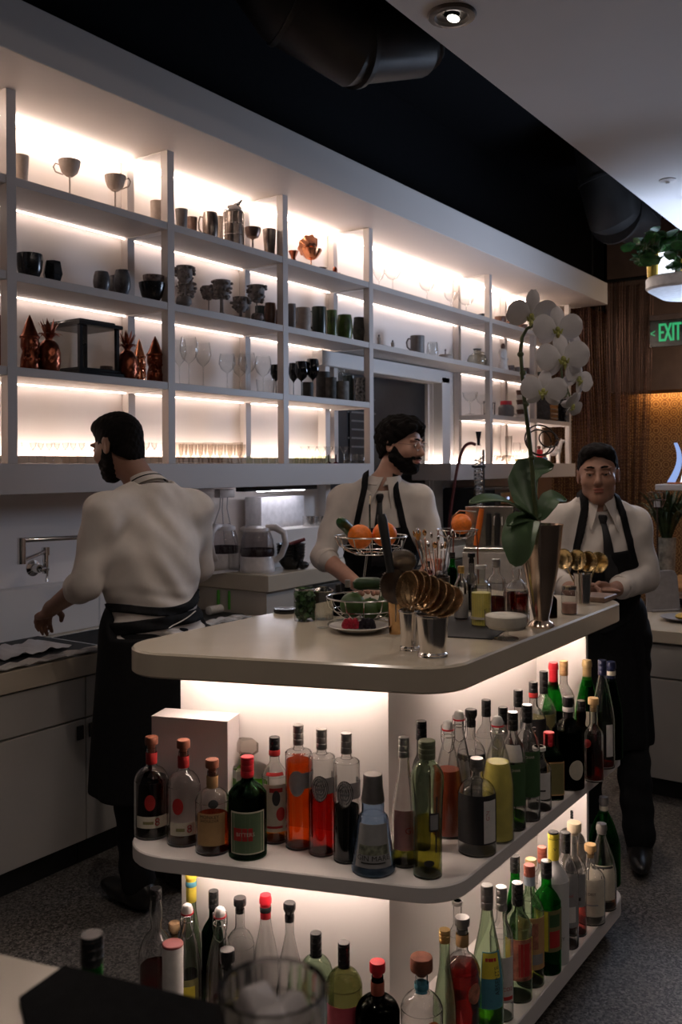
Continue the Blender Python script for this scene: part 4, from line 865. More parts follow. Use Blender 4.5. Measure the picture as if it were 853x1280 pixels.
B(675, 927, 1015, 30, 'short', 'clear', ('water', .5), ('none', 'white'), [('r', .2, .62, 1.0, 0, 'white', ('b', .3, .36, .4, .1, 'ink'))], 'short clear bottle with a white rim and a white label', rn=.0145)
B(680, 836, .33, 30, 'std', 'clear', ('water', .6), ('screw', 'black'), [('r', .22, .6, 1.0, 0, 'olive', ('o', .5, .03, .4, .1, 'ink'))], 'clear bottle with a tall black neck sleeve before the bright panel', rn=.0125, hc=.07)
B(692, 825, .34, 34, 'hock', 'green', ('darkgreen', .5), ('foil', 'red'), [('r', .12, .42, 1.0, 0, 'black', ('t', 'J&', .02, .6, .01, 'cream'))], 'green bottle with a long red neck wrap', rn=.0135)
B(687, 911, 1001, 32, 'short', 'darkgreen', ('darkgreen', .55), ('screw', 'red'), [('r', .08, .60, .62, .25, 'tan', ('b', .04, .96, .52, 0, 'olive'))], 'square dark green bottle with a red cap and a tan label', rn=.0145, sq=True, ang=.3, hc=.04)
B(705, 823, .33, 26, 'std', 'clear', None, ('screw', 'tan'), [('r', .55, .6, .7, 0, 'white')], 'clear bottle with a tan cap in the back row', rn=.0125)
B(716, 812, .335, 26, 'bell', 'clear', None, ('screw', 'yellow'), [], 'clear bottle with a yellow gold cap, tallest of the back row', rn=.0125)
B(711, 867, 989, 40, 'std', 'black', ('black', .6), ('foil', 'black', 'white'), [('o', .12, .34, .5, .55, 'cream')], 'dark green liqueur bottle with a white neck band and a round cream label', rn=.0145, hc=.06)
B(727, 872, .24, 32, 'bell', 'brown', ('black', .5), ('screw', 'black'), [('o', .40, .52, .4, .35, 'red')], 'dark bottle with a red wax seal beside the dark green liqueur bottle', rn=.0125)
B(734, 822, .335, 30, 'champ', 'green', None, ('foil', 'foil'), [('r', .2, .5, .9, 0, 'cream')], 'green bottle with a gold foil neck in the back row', rn=.0135)
B(742, 869, .265, 24, 'std', 'clear', ('red', .4), ('cork', 'tan'), [], 'small clear bottle of red liquid with a tan stopper', rn=.0125)
B(754, 822, 962, 30, 'champ', 'clear', ('red', .38), ('screw', 'navy'), [('r', .12, .42, .3, .6, 'white')], 'clear bottle of red liquid with a navy cap, right end of the middle shelf', rn=.0125)
B(764, 824, .33, 28, 'champ', 'darkgreen', ('cherry', .3), ('foil', 'navy', 'cream'), [], 'dark bottle at the very right end of the middle shelf', rn=.0135)
# square decanter of green liquid
p = at(308, 1032, z=ZM); p = p+Vector((.8, .6, 0))*.02
t = thing('square_decanter', 'square crystal decanter of green liquid behind the red capped green bottle', 'decanter', p, math.atan2(-p.y, -p.x)+.35)
tp = at(308, 920, t=depth(p)).z-ZM
mb = MB(); mb.box((0, 0, tp*.35), (.092, .092, tp*.70), .006); mb.lathe([(.016, tp*.70), (.015, tp*.76), (.019, tp*.78)], 16, closed=False); mb.build('glass_body', G['clear'], t)
mb = MB(); mb.box((0, 0, tp*.27), (.082, .082, tp*.50), .004); mb.build('liquid', LQ['green'], t)
mb = MB(); mb.box((0, 0, tp*.88), (.052, .052, tp*.18), .012); mb.lathe([(.012, tp*.74), (.014, tp*.8)], 12); mb.build('stopper', CUT, t)
PLACED.append((p.copy(), .055, 'decanter'))
# white box behind the bottles
a_, b_, c_ = at(199, 1035, z=ZM), at(282, 1052, z=ZM), at(311, 1035, z=ZM)
e1 = (b_-a_); ln = e1.length; e1.normalize(); e2 = Vector((-e1.y, e1.x, 0)); dp = .085
ca = (at(283, 1047, z=ZM)); ztop = at(283, 902, t=depth(ca)).z-ZM
# the box leans flat against the inner panel, whose front face runs along fd
nn = Vector((-.945, -.328, 0)).normalized(); base_pt = Vector((2.097, 1.30, 0)); cw = .225
s_mid = None
for k in range(300):
    q = base_pt+fd*(k*.002)+nn*(.004+dp)
    if (q.x*SS-q.y*CC)/(q.x*CC+q.y*SS)*FPX+CX < 283: s_mid = k*.002; break
cen = base_pt+fd*(s_mid+cw/2)+nn*(.004+dp/2)
zt_ = at(283, 902, t=depth(base_pt+fd*s_mid+nn*(.004+dp))).z-ZM
t = thing('white_box', 'plain white box standing against the panel behind the left bottles', 'box', (cen.x, cen.y, ZM), math.atan2(fd.y, fd.x))
mb = MB(); mb.box((0, 0, zt_/2-.001), (cw, dp, zt_-.002), .0015); mb.build('body', mat('white_card', (.74, .68, .68), .6, var=.02), t)
mb = MB(); mb.box((0, 0, zt_-.001), (cw+.002, dp+.002, .004), .001); mb.build('lid', mat('white_card', (.74, .68, .68)), t)
# --- lower shelf
L_ = dict(lv='L')
B(195, 1104, .34, 44, 'bell', 'clear', ('deepred', .36), ('screw', 'black'), [], 'round shouldered clear bottle with red liquid, leftmost on the lower shelf', rn=.0145, hc=.028, **L_)
p = at(216, 1177, z=ZL+.265)-Vector((.02, .015, .265)); t = thing('paper_canister', 'white paper wrapped canister with a dull red top on the lower shelf', 'canister', p+Vector((.02, .015, 0)))
hh = .262
mb = MB(); mb.lathe([(0, 0), (.026, 0), (.0265, .002), (.0265, hh-.004), (0, hh-.004)], 24); mb.build('sleeve', PP['white'], t)
mb = MB(); mb.lathe([(.0268, hh-.006), (.027, hh-.002), (.025, hh), (0, hh)], 24); mb.build('lid', mat('dull_red_top', (.22, .05, .05), .6), t); PLACED.append((p.copy(), .027, 'canister'))
B(218, 1147, .21, 18, 'short', 'clear', None, ('cork', 'cork'), [], 'bottle with a pale cork behind the white canister', rn=.0125, **L_)
B(234, 1124, .34, 36, 'swing', 'clear', None, ('swing', 'white'), [('r', .20, .48, .8, 0, 'olive', ('b', .2, .8, .5, 0, 'yellow'))], 'empty swing top bottle with yellow lettering on the lower shelf', 'swing_top_bottle', rn=.013, **L_)
B(239, 1081, .36, 24, 'hock', 'palegreen', ('darkgreen', .2), ('foil', 'yellow', 'teal'), [], 'slim bottle with a yellow foil neck at the left end of the lower shelf', rn=.0135, **L_)
B(267, 1107, .31, 30, 'std', 'darkgreen', ('darkgreen', .3), ('screw', 'black'), [], 'dark green bottle with a black cap on the lower shelf', rn=.0125, **L_)
B(275, 1128, .33, 36, 'swing', 'clear', ('pink', .12), ('swing', 'white'), [], 'empty clear swing top bottle right of the dark green bottle', 'swing_top_bottle', rn=.013, **L_)
B(284, 1180, .27, 28, 'std', 'clear', ('pink', .3), ('cork', 'black'), [('r', .2, .5, .9, 0, 'orange')], 'near bottle with a wide black stopper, left of the tumbler', rn=.0145, hc=.045, **L_)
B(300, 1116, .31, 36, 'short', 'clear', None, ('cork', 'black'), [], 'squat clear bottle with a black topped cork on the lower shelf', rn=.013, **L_)
B(332, 1112, .33, 34, 'hock', 'clear', ('pink', .1), ('foil', 'red', 'black'), [], 'clear bottle with a red neck and black top on the lower shelf', rn=.0135, hc=.06, **L_)
B(362, 1122, .33, 34, 'hock', 'clear', ('black', .2), ('ball', 'black'), [], 'clear bottle with a black ball stopper and dark dregs', rn=.012, **L_)
B(395, 1159, .28, 42, 'short', 'palegreen', ('water', .3), ('tallscrew', 'black'), [], 'pale green bottle with a tall black cap on the lower shelf', rn=.0135, hc=.06, **L_)
B(430, 1171, .30, 46, 'short', 'olive', ('gold', .3), ('tallscrew', 'black'), [('r', .1, .52, 1.1, 0, 'redpink', ('b', .6, .64, .5, 0, 'cream'))], 'olive bottle with a black cap and a pink label', rn=.0135, hc=.06, **L_)
B(472, 1195, .28, 56, 'short', 'black', ('black', .5), ('cork', 'red', 'rust'), [('r', .1, .4, .8, 0, 'cream')], 'round dark bottle with a red cap at the near corner of the lower shelf', rn=.0145, hc=.035, **L_)
B(527, 1189, .29, 53, 'short', 'clear', ('water', .3), ('block', 'wood', 'teal'), [('r', .80, .93, .9, 0, 'teal', ('t', 'CAL', .011, .4, 0, 'cream')), ('o', .42, .6, .4, .5, 'orange')], 'clear bottle with a big wooden stopper and a teal neck label', rn=.0155, hc=.035, **L_)
B(556, 1155, .33, 29, 'hock', 'palegreen', None, ('screw', 'gold'), [], 'clear bottle with a gold cap behind the red liqueur', rn=.013, hc=.03, **L_)
B(578, 1140, .33, 44, 'short', 'clear', ('deepred', .70), ('cork', 'pewter', 'tan'), [('o', .40, .58, .45, .75, 'art')], 'bottle of clear red liqueur with a grey stopper, lower shelf', rn=.0145, **L_)
B(572, 1118, .28, 22, 'std', 'clear', None, ('none', 'white'), [], 'slim clear bottle hidden behind the red liqueur', rn=.012, **L_)
B(609, 1100, .39, 40, 'hock', 'palegreen', ('green', .28), ('tallscrew', 'pewter'), [('r', .20, .58, .75, .35, 'teal', ('b', .55, .98, .6, -.1, 'yellow'), ('b', .84, .9, .4, -.1, 'red'), ('v', 'ABSENTE', .018, .5, .012, 'ink'))], 'tall pale green bottle with a yellow and blue label', rn=.0145, **L_)
B(627, 1102, .36, 29, 'std', 'clear', ('water', .6), ('tallscrew', 'silver'), [('r', .15, .5, .8, .3, 'white', ('b', .06, .14, .7, 0, 'red'), ('t', 'CO2', .014, .3, .006, 'redink'))], 'clear bottle with a long grey aluminium cap', rn=.0135, **L_)
B(648, 1097, 1255, 36, 'std', 'palegreen', ('water', .55), ('tallscrew', 'black'), [('r', .2, .56, 1.1, .2, 'yellow', ('b', .0, 1, .75, .2, 'art'), ('b', .1, .9, .45, .3, 'red'))], 'bottle with a black cap and a red and yellow label', rn=.0145, **L_)
B(663, 1075, 1236, 36, 'std', 'palegreen', ('gold', .2), ('screw', 'rust'), [('r', .16, .60, 1.1, .2, 'tan', ('b', .1, .3, .8, 0, 'grey'), ('b', .4, .9, .3, .1, 'art')), ('r', .84, .94, 1.5, 0, 'paleblue')], 'bottle with a red cap and a pale blue neck label', rn=.0145, hc=.03, **L_)
B(644, 1064, .30, 24, 'hock', 'green', ('darkgreen', .5), ('screw', 'black'), [], 'bright green bottle neck with a black cap in the back row', rn=.0135, **L_)
B(684, 1070, 1220, 36, 'std', 'green', ('green', .3), ('screw', 'black'), [('r', .22, .60, 1.2, .25, 'olive', ('b', .02, .98, .4, -.55, 'yellow'), ('b', .1, .5, .4, .35, 'redink'), ('b', .6, .9, .4, .35, 'green'))], 'bright green bottle with a black cap and a dark label', rn=.0145, **L_)
B(664, 1068, .285, 26, 'std', 'clear', None, ('cork', 'tan'), [], 'clear bottle with an amber stopper behind the pale blue neck label', rn=.013, **L_)
B(678, 1053, .295, 28, 'std', 'clear', None, ('screw', 'rust'), [], 'clear bottle with a rusty red cap left of the frosted bottle', rn=.013, **L_)
B(693, 1034, 1208, 38, 'std', 'frost', None, ('screw', 'black', 'yellow'), [('r', .79, .97, pi-.01, 0, 'yellow', ('t', 'V', .014, .5, .004, 'ink')), ('r', .18, .24, .01, .2, 'white', ('t', 'GREY', .015, .5, .006, 'ink')), ('r', .44, .52, .16, .15, 'grey')], 'frosted white bottle with a yellow neck and black top', rn=.0145, hc=.02, **L_)
B(708, 1035, 1188, 32, 'short', 'clear', ('water', .55), ('tallscrew', 'black'), [('r', .2, .66, 1.0, .2, 'grey', ('t', 'Absol', .013, .62, 0, 'redink'), ('b', .1, .4, .6, 0, 'white'))], 'clear bottle with a black cap and printed grey text', rn=.0135, **L_)
B(719, 1023, 1172, 30, 'std', 'clear', ('pink', .3), ('block', 'cream'), [('r', .3, .62, 1.0, 0, 'grey', ('b', .2, .3, .5, 0, 'ink'))], 'slim clear bottle with a cream stopper', rn=.0125, hc=.03, **L_)
B(717, 1006, .29, 38, 'short', 'smoke', None, ('screw', 'black'), [('v', .2, .6, .1, .4, 'grey')][:0], 'smoky grey bottle with a black cap in the back row', rn=.0145, hc=.03, **L_)
B(739, 1050, 1158, 36, 'short', 'clear', ('water', .5), ('cork', 'tan'), [('r', .14, .68, 1.1, 0, 'cream', ('t', 'DIST', .012, .62, .004, 'ink'), ('b', .3, .34, .5, 0, 'grey'))], 'clear bottle with a wooden stopper and a cream label, near the right end', rn=.014, hc=.03, **L_)
B(753, 1024, 1140, 36, 'champ', 'clear', ('amber', .18), ('foil', 'pewter'), [('r', .14, .55, 1.0, 0, 'cream', ('b', .02, .98, .05, .1, 'ink'), ('b', .92, .98, .9, 0, 'ink'))], 'clear bottle with a silver foil neck at the right end of the lower shelf', rn=.0145, hc=.03, **L_)
B(755, 991, .315, 40, 'champ', 'green', ('darkgreen', .4), ('foil', 'pewter', 'cream'), [], 'tall green bottle with a foil neck, last in the back row of the lower shelf', rn=.0135, **L_)
# bottle standing on the floor side shelf of the guest counter
B(115, 1160, .30, 24, 'std', 'green', ('green', .6), ('screw', 'black'), [], 'green bottle with a black cap standing alone at the guest counter edge', lv=.74, rn=.0125, hc=.035)
# ------------------------------------------------------------------ things standing on the bar island
def on(x, yb, wpx, z=ZT, yt=None):
    q = at(x, yb, z=z); v = Vector((q.x, q.y, 0)).normalized(); r = wpx*depth(q)/FPX/2; p = q+v*r
    return (p, r, at(x, yt, t=depth(p)).z-z) if yt is not None else (p, r)
EX = Vector((SS, -CC, 0)); EZ = Vector((0, 0, 1)); EF = Vector((CC, SS, 0))   # right, up, away, seen from the photo's side
def px(x, y, t): return at(x, y, t=t)
TRGLASS = CLEAR
LEAF = mat('mint_leaf', (.035, .10, .025), .5, var=.5, scale=40); CUKE = mat('cucumber_skin', (.018, .06, .015), .4, var=.5, scale=20)
ORANGE = mat('orange_peel', (.85, .20, .02), .45, var=.12, scale=120, bump=.15); LIME = mat('green_fruit_skin', (.05, .10, .025), .45, var=.4, scale=25)
SILVER = mat('silver_plate', (.78, .74, .70), .16, 1, var=.05); BRASS = mat('aged_brass', (.42, .30, .17), .25, 1, var=.3); COPG = mat('copper_gold', (.72, .45, .22), .2, 1, var=.15)
# jars
p, r, h = on(381, 778, 27, ZT, 734); t = thing('herb_jar', 'glass jar stuffed with green mint leaves on the island', 'jar', p)
mb = MB(); mb.lathe([(0, .001), (r*.95, .001), (r, .006), (r, h*.9), (r*.9, h*.94), (r*.95, h)], 28, closed=False); mb.build('glass_jar', CLEAR, t)
mb = MB(); mb.lathe([(r*.93, h*.9), (r*1.0, h*.92), (r*1.0, h*.96), (r*.93, h*.98)], 28, closed=False); mb.build('steel_ring', CHROME, t)
mb = MB(); rn = random.Random(3)
for k in range(240):
    a = rn.random()*6.28; q = r*.84*math.sqrt(rn.random()); z = h*rn.uniform(.08, .86); R_ = Matrix.Rotation(rn.random()*6, 3, 'Z') @ Matrix.Rotation(rn.uniform(.3, 1.4), 3, 'X')
    mb.ell((q*cos(a), q*sin(a), z), (.007, .013, .0012), 8, 4, rot=R_)
o = mb.build('mint_leaves', LEAF, t); o['kind'] = 'stuff'
p, r, h = on(405, 776, 25, ZT, 734); t = thing('glass_jar', 'clear glass jar with an open metal ring beside the mint jar', 'jar', p)
mb = MB(); mb.lathe([(0, .001), (r*.95, .001), (r, .006), (r, h*.86), (r*.88, h*.9)], 28, closed=False); mb.build('glass_jar', SMOKE, t)
mb = MB(); mb.lathe([(r*.95, h*.86), (r*1.02, h*.88), (r*1.02, h*.92), (r*.6, h*.99), (r*.55, h)], 28, closed=False); mb.build('lid', CHROME, t)
p, r, h = on(404, 787, 19, ZT, 770); mb = MB(); mb.lathe([(0, .002), (r*.8, .002), (r*.85, .004), (r, h)], 24, closed=False); o = mb.build('shot_glass', CLEAR); o.location = p; tag(o, 'tiny clear glass in front of the two jars', 'glass')
for x, yt, c2, lb in ((423, 728, 'black', 'small dark bottle behind the clear jar'), (435, 723, 'pewter', 'small dark bottle with a grey cap behind the wire fruit stand')):
    bottle(x, yt, 770, 15, 'std', 'black', None, ('screw', c2), [], lb, 'bitters_bottle', lv=ZT, rn=.008, hc=.022)
# black tray under the jars
p, r = on(357, 768, 30); mb = MB(); mb.lathe([(0, 0), (r*.95, 0), (r, .003), (r, .012), (r*.97, .014), (0, .012)], 36); o = mb.build('round_tray', BLACKG); o.location = p; tag(o, 'thin round black tray at the back edge of the island, left of the mint jar', 'tray')
# tiered wire fruit stand
pl = at(452, 786, z=ZT); t0 = depth(pl)+.06; base = px(452, 780, t0); base.z = ZT
fs = thing('fruit_stand', 'two tier wire fruit stand holding oranges above and green fruit below', 'fruit stand', base, 0)
def rel(x, y, t=t0): return px(x, y, t)-base
def ring(mb, c, R, w=.0022, n=36): mb.tube([c+EX*(R*cos(2*pi*k/n))+EF*(R*sin(2*pi*k/n)) for k in range(n+1)], w, 6)
WIRE = mat('steel_wire', (.6, .58, .55), .22, 1)
def basket(c, R, dp, name):
    mb = MB(); ring(mb, c, R, .0026); ring(mb, c-EZ*dp, R*.45); ring(mb, c-EZ*dp*.6, R*.82, .0016)
    for k in range(12):
        a = 2*pi*k/12; d_ = EX*cos(a)+EF*sin(a); mb.tube([c+d_*R, c+d_*R*.9-EZ*dp*.5, c+d_*R*.65-EZ*dp*.85, c+d_*R*.45-EZ*dp], .0016, 5)
    for k in range(-2, 3): mb.tube([c-EZ*dp+EX*(k*R*.2)-EF*R*.4, c-EZ*dp+EX*(k*R*.2)+EF*R*.4], .0016, 5)
    mb.build(name, WIRE, fs)
Rl = 46*t0/FPX; cl = rel(454, 746); basket(cl, Rl, 26*t0/FPX, 'lower_basket')
cu = rel(464, 670); basket(cu, Rl*.98, 22*t0/FPX, 'upper_basket')
mb = MB(); pp = EF*(Rl*1.0)
mb.tube([Vector((0, 0, .004))+pp, cl+pp, cu+pp, cu+pp+EZ*.09, cu+pp*.5+EZ*.12], .0035, 8); mb.build('frame', WIRE, fs)
mb = MB(); ring(mb, Vector((0, 0, .004)), Rl*.9, .003); mb.tube([Vector((0, 0, .004))+pp, Vector((0, 0, .004))-pp*.9], .003, 6)
for k in range(3): a = 2*pi*k/3+.5; d_ = EX*cos(a)+EF*sin(a); mb.tube([d_*Rl*.9+EZ*.004, d_*Rl*.6+cl-EZ*26*t0/FPX*.85], .0022, 6)
mb.build('foot', WIRE, fs)
def fruit(name, label, cat, c, r, m, sq=(1, 1, 1), group=None, stem=True):
    mb = MB(); mb.ell((0, 0, 0), (r*sq[0], r*sq[1], r*sq[2]), 24, 14); o = mb.build(name, m); o.location = c; tag(o, label, cat, group)
    if stem: mb = MB(); mb.lathe([(0, 0), (r*.10, 0), (r*.08, r*.05), (0, r*.06)], 8, T(0, 0, r*sq[2]*.98)); mb.build('stem_scar', LEAF, o)
    return o
ro = 15.5*t0/FPX
fruit('orange', 'left orange in the upper basket of the wire fruit stand', 'orange', px(450, 671, t0-.01), ro, ORANGE); fruit('orange', 'right orange in the upper basket behind the black handle', 'orange', px(481, 668, t0), ro, ORANGE)
def cucumber(a, b, r, label):
    d_ = (b-a); n_ = 10; mb = MB(); mb.tube([a+d_*(k/n_)+EZ*.004*sin(pi*k/n_) for k in range(n_+1)], [r*(.5 if k in (0, n_) else .85 if k in (1, n_-1) else 1) for k in range(n_+1)], 18); return tag(mb.build('cucumber', CUKE), label, 'cucumber')
cucumber(px(424, 651, t0-.03), px(441, 668, t0+.06), .017, 'dark cucumber end poking out of the upper basket')
cucumber(px(442, 731, t0+.01), px(480, 731, t0+.03), .019, 'cucumber lying across the lower basket')
for x, y, r_, lb in ((441, 756, 17, 'green avocado at the left of the lower basket'), (463, 761, 15, 'green avocado in the middle of the lower basket'), (485, 757, 16, 'green avocado at the right of the lower basket')):
    fruit('avocado', lb, 'avocado', px(x, y, t0-.01), r_*t0/FPX, LIME, (1, .9, .92))
for k, (x, y) in enumerate(((453, 742), (460, 740), (467, 742), (472, 741))):
    fruit('garlic_bulb', 'small pinkish nut among the green fruit of the lower basket', 'nut', px(x, y, t0-.005), .0075, mat('nut_shell', (.42, .22, .16), .6, var=.4), group='small nuts on the green fruit', stem=False)
# plate of berries
p = at(449, 789, z=ZT); r = 38*depth(p)/FPX
mb = MB(); mb.lathe([(0, .004), (r*.5, .004), (r*.58, 0), (r*.62, .004), (r*.98, .016), (r, .0175), (r*.97, .019), (r*.6, .009), (0, .008)], 40); o = mb.build('saucer_plate', mat('porcelain', (.62, .58, .54), .25)); o.location = p; tag(o, 'white saucer of berries in front of the wire fruit stand', 'plate')
rn = random.Random(9); RASP = mat('raspberry', (.45, .015, .04), .45, var=.3, scale=80, bump=.4); BLKB = mat('blackberry', (.012, .008, .018), .35, var=.4, scale=80, bump=.4)
def berry(c, m, label, group, name):
    mb = MB(); R_ = Matrix.Rotation(rn.random()*6, 3, 'Z')
    for i in range(4):
        for k in range(7): a = 2*pi*(k+.5*(i % 2))/7; q = (.0058, .0062, .005, .0025)[i]; mb.ell((q*cos(a), q*sin(a), .003+.0035*i), (.003, .003, .003), 6, 4)
    mb.ell((0, 0, .007), (.006, .006, .0075), 10, 6); o = mb.build(name, m); o.location = c; o.rotation_euler = (rn.uniform(-.3, .3), rn.uniform(-.3, .3), rn.random()*6); tag(o, label, 'berry', group)
for side, m_, nm, lb, gp in ((-1, RASP, 'raspberry', 'raspberry in the heap on the white saucer', 'raspberries on the saucer'), (1, BLKB, 'blackberry', 'blackberry in the heap on the white saucer', 'blackberries on the saucer')):
    for lay, cnt in ((0, 9), (1, 5)):
        for k in range(cnt):
            off = EX*(side*(.006+.017*(k % 3)*(1 if lay == 0 else .7)+(.008 if lay else 0)))+EF*((k//3-1)*.016+.004)
            berry(p+off+EZ*(.009+.0125*lay), m_, lb, gp, nm)
# copper cup and julep cups
p, r, h = on(495, 794, 22, ZT, 748); t = thing('copper_cup', 'copper gold cup holding round strainers, left of the silver cups', 'cup', p)
mb = MB(); mb.lathe([(0, 0), (r*.75, 0), (r*.76, .004), (r*.98, h), (r*.93, h), (r*.72, .006), (0, .006)], 28); mb.build('body', COPG, t)
def julep(x, yb, yt, wpx, label):
    p, r, h = on(x, yb, wpx*.82, ZT, yt); r = wpx*depth(p)/FPX/2; t = thing('julep_cup', label, 'cup', p)
    mb = MB(); mb.lathe([(0, .002), (r*.74, .002), (r*.76, h*.1), (r*.95, h*.95), (r*.9, h*.95), (r*.72, .01), (0, .01)], 36); mb.build('body', SILVER, t)
    mb = MB(); mb.lathe([(r*.93, h*.93), (r*1.0, h*.945), (r*1.02, h*.97), (r*1.0, h*.99), (r*.93, h)], 36, closed=False); mb.build('rim_band', SILVER, t)
    mb = MB(); mb.lathe([(0, 0), (r*.86, 0), (r*.88, .002), (r*.83, h*.05), (r*.87, h*.075), (r*.76, h*.12)], 36); mb.build('foot_band', SILVER, t)
    return p, r, h
jA = julep(513, 815, 762, 29, 'left silver julep cup full of strainers'); jB = julep(541, 824, 767, 43, 'right and nearer silver julep cup full of strainers')
def strainer(c, R, nrm, hdl, label, m=BRASS, group=None):
    """round perforated bar strainer: shallow dish, coiled spring rim, handle"""
    n_ = Vector(nrm).normalized(); a_ = n_.orthogonal().normalized(); b2 = n_.cross(a_); t = thing('cocktail_strainer', label, 'strainer', c, 0, group)
    mb = MB(); mb.sheet(lambda u_, v_: (a_*cos(2*pi*v_)+b2*sin(2*pi*v_))*(R*(.02+.98*u_))-n_*(R*.28*(1-u_*u_)), 6, 32, .0012); mb.build('dish', m, t)
    mb = MB(); N_ = 150; mb.tube([(a_*cos(2*pi*k/N_)+b2*sin(2*pi*k/N_))*(R+.0022*cos(k*1.9))+n_*(.0022*sin(k*1.9)) for k in range(N_+1)], .0011, 4); mb.build('spring_rim', m, t)
    mb = MB(); e_ = (Vector(hdl)-Vector(c)); d_ = e_.normalized(); mb.tube([d_*R*.9, d_*R*1.2+n_*.004, e_], [.004, .0035, .0045], 8, flat=.5); mb.build('handle', m, t)
tj = depth(jB[0])
for k, (x, y, tt, ry) in enumerate(((509, 737, .06, .15), (516, 735, .05, .35), (523, 736, .04, .5), (532, 741, .015, .62), (540, 745, 0, .75), (549, 749, -.015, .9), (557, 752, -.02, 1.1))):
    c = px(x, y, tj+tt); n_ = -EX*cos(ry)*.9-EF*.55+EZ*(.15+.5*sin(ry)); dst = (jA if k < 3 else jB); hd = dst[0]+EZ*(dst[2]*.3)+EX*(.004*(k-3))
    strainer(c, 23*tj/FPX, n_, hd, ('first', 'second', 'third', 'fourth', 'fifth', 'sixth', 'seventh and nearest')[k]+' bronze strainer from the left in the fan over the silver cups', mat('bronze_strainer', (.50, .33, .18), .3, .9, var=.4, scale=90))
pc = on(495, 794, 22, ZT, 748)
strainer(px(494, 733, tj+.09), 22*tj/FPX, -EF+EX*.5+EZ*.2, pc[0]+EZ*.03, 'large round strainer facing the viewer above the copper cup', mat('dark_mesh', (.16, .13, .11), .35, .8, var=.3))
strainer(px(502, 702, tj+.10), 19*tj/FPX, -EZ*.5-EF*.85, px(503, 676, tj+.12), 'steel strainer lying flat above the copper cup, handle looped up', mat('steel_strainer', (.40, .38, .36), .28, 1))
mb = MB(); a_, b_ = px(477, 643, tj+.1), px(489, 716, tj+.08); mb.tube([a_, a_*.9+b_*.1, a_*.5+b_*.5, b_], [.010, .013, .012, .010], 14); tag(mb.build('muddler', BLACKM), 'thick black muddler handle leaning before the right orange', 'muddler')
# bunch of bar spoons
bc = at(540, 745, z=ZT+.0); bc = px(545, 752, t0+.12); bc.z = ZT
p = bc; t = thing('utensil_tin', 'dark tin holding the bunch of metal bar spoons behind the strainers', 'tin', p)
mb = MB(); mb.lathe([(0, 0), (.04, 0), (.044, .13), (.041, .13), (.037, .006), (0, .006)], 24); mb.build('body', mat('dark_tin', (.10, .08, .07), .35, .8), t)
rn = random.Random(4)
for k in range(12):
    a = px(518+4.3*k, 662+rn.uniform(0, 22), depth(p)+rn.uniform(-.04, .06)); b_ = p+EZ*.02+EX*rn.uniform(-.025, .025)+EF*rn.uniform(-.02, .02)
    t = thing('bar_spoon', 'long metal bar spoon in the bunch standing behind the strainers', 'spoon', b_, 0, 'bar spoons in the tin'); e_ = a-b_
    mb = MB(); mb.tube([Vector((0, 0, 0)), e_*.5, e_*.93], .0016, 6); mb.build('shaft', SILVER if k % 3 else CER['copper'], t)
    mb = MB(); mb.ell(e_, (.007, .004, .011), 12, 7, rot=e_.to_track_quat('Z', 'Y').to_matrix()); mb.build('bowl', SILVER if k % 3 else COPG, t)
p_ = px(523, 668, t0+.13); fruit('wooden_ball', 'orange wooden ball ended pick among the bar spoons', 'pick', p_, .011, mat('amber_wood', (.55, .25, .05), .4), (.8, .8, 1.7))
# bottles and jugs at the back of the island
def ib(x, yb, yt, w_, kind, gl, lq, cap, labels, label, name='bottle', **k): return bottle(x, yt, yb, w_, kind, gl, lq, cap, labels, label, name, lv=ZT, **k)
BK = dict(rn=.009, hc=.02)
ib(535, 738, 700, 13, 'short', 'clear', ('deepred', .7), ('screw', 'black'), [('r', .2, .6, .9, 0, 'red')], 'little bottle with a red label among the bar spoons', **BK)
ib(549, 752, 697, 21, 'short', 'clear', ('pink', .4), ('ball', 'rust'), [], 'round decanter with a red stopper behind the strainers', 'decanter', **BK)
ib(566, 751, 689, 12, 'std', 'green', ('darkgreen', .7), ('screw', 'black'), [], 'slim green bottle behind the gold capped bottle', **BK)
ib(577, 776, 706, 17, 'short', 'clear', ('amber', .3), ('screw', 'gold'), [('r', .05, .5, 1.4, 0, 'silver')], 'bottle with a gold cap and a silver sleeve on the black mat', **BK)
ib(602, 785, 703, 26, 'std', 'thin', ('yellow', .55), ('none', 'white'), [('r', .13, .17, 1.3, 0, 'cream')], 'bottle of yellow juice on the black mat', 'juice_bottle', rn=.013)
ib(621, 772, 697, 23, 'std', 'clear', ('rum', .35), ('screw', 'silver'), [], 'clear bottle of brown syrup beside the yellow juice', rn=.012, hc=.025)
ib(647, 768, 690, 30, 'bell', 'clear', ('rum', .4), ('ball', 'white'), [], 'clear glass carafe of brown liquid left of the orchid vase', 'carafe', rn=.013)
ib(590, 765, 690, 14, 'std', 'smoke', ('black', .5), ('cork', 'black'), [], 'thin dark bottle with a pourer behind the yellow juice', **BK)
ib(689, 773, 726, 16, 'short', 'brown', ('amber', .5), ('cork', 'black'), [], 'small amber dropper bottle right of the orchid vase', 'dropper_bottle', rn=.008, hc=.025)
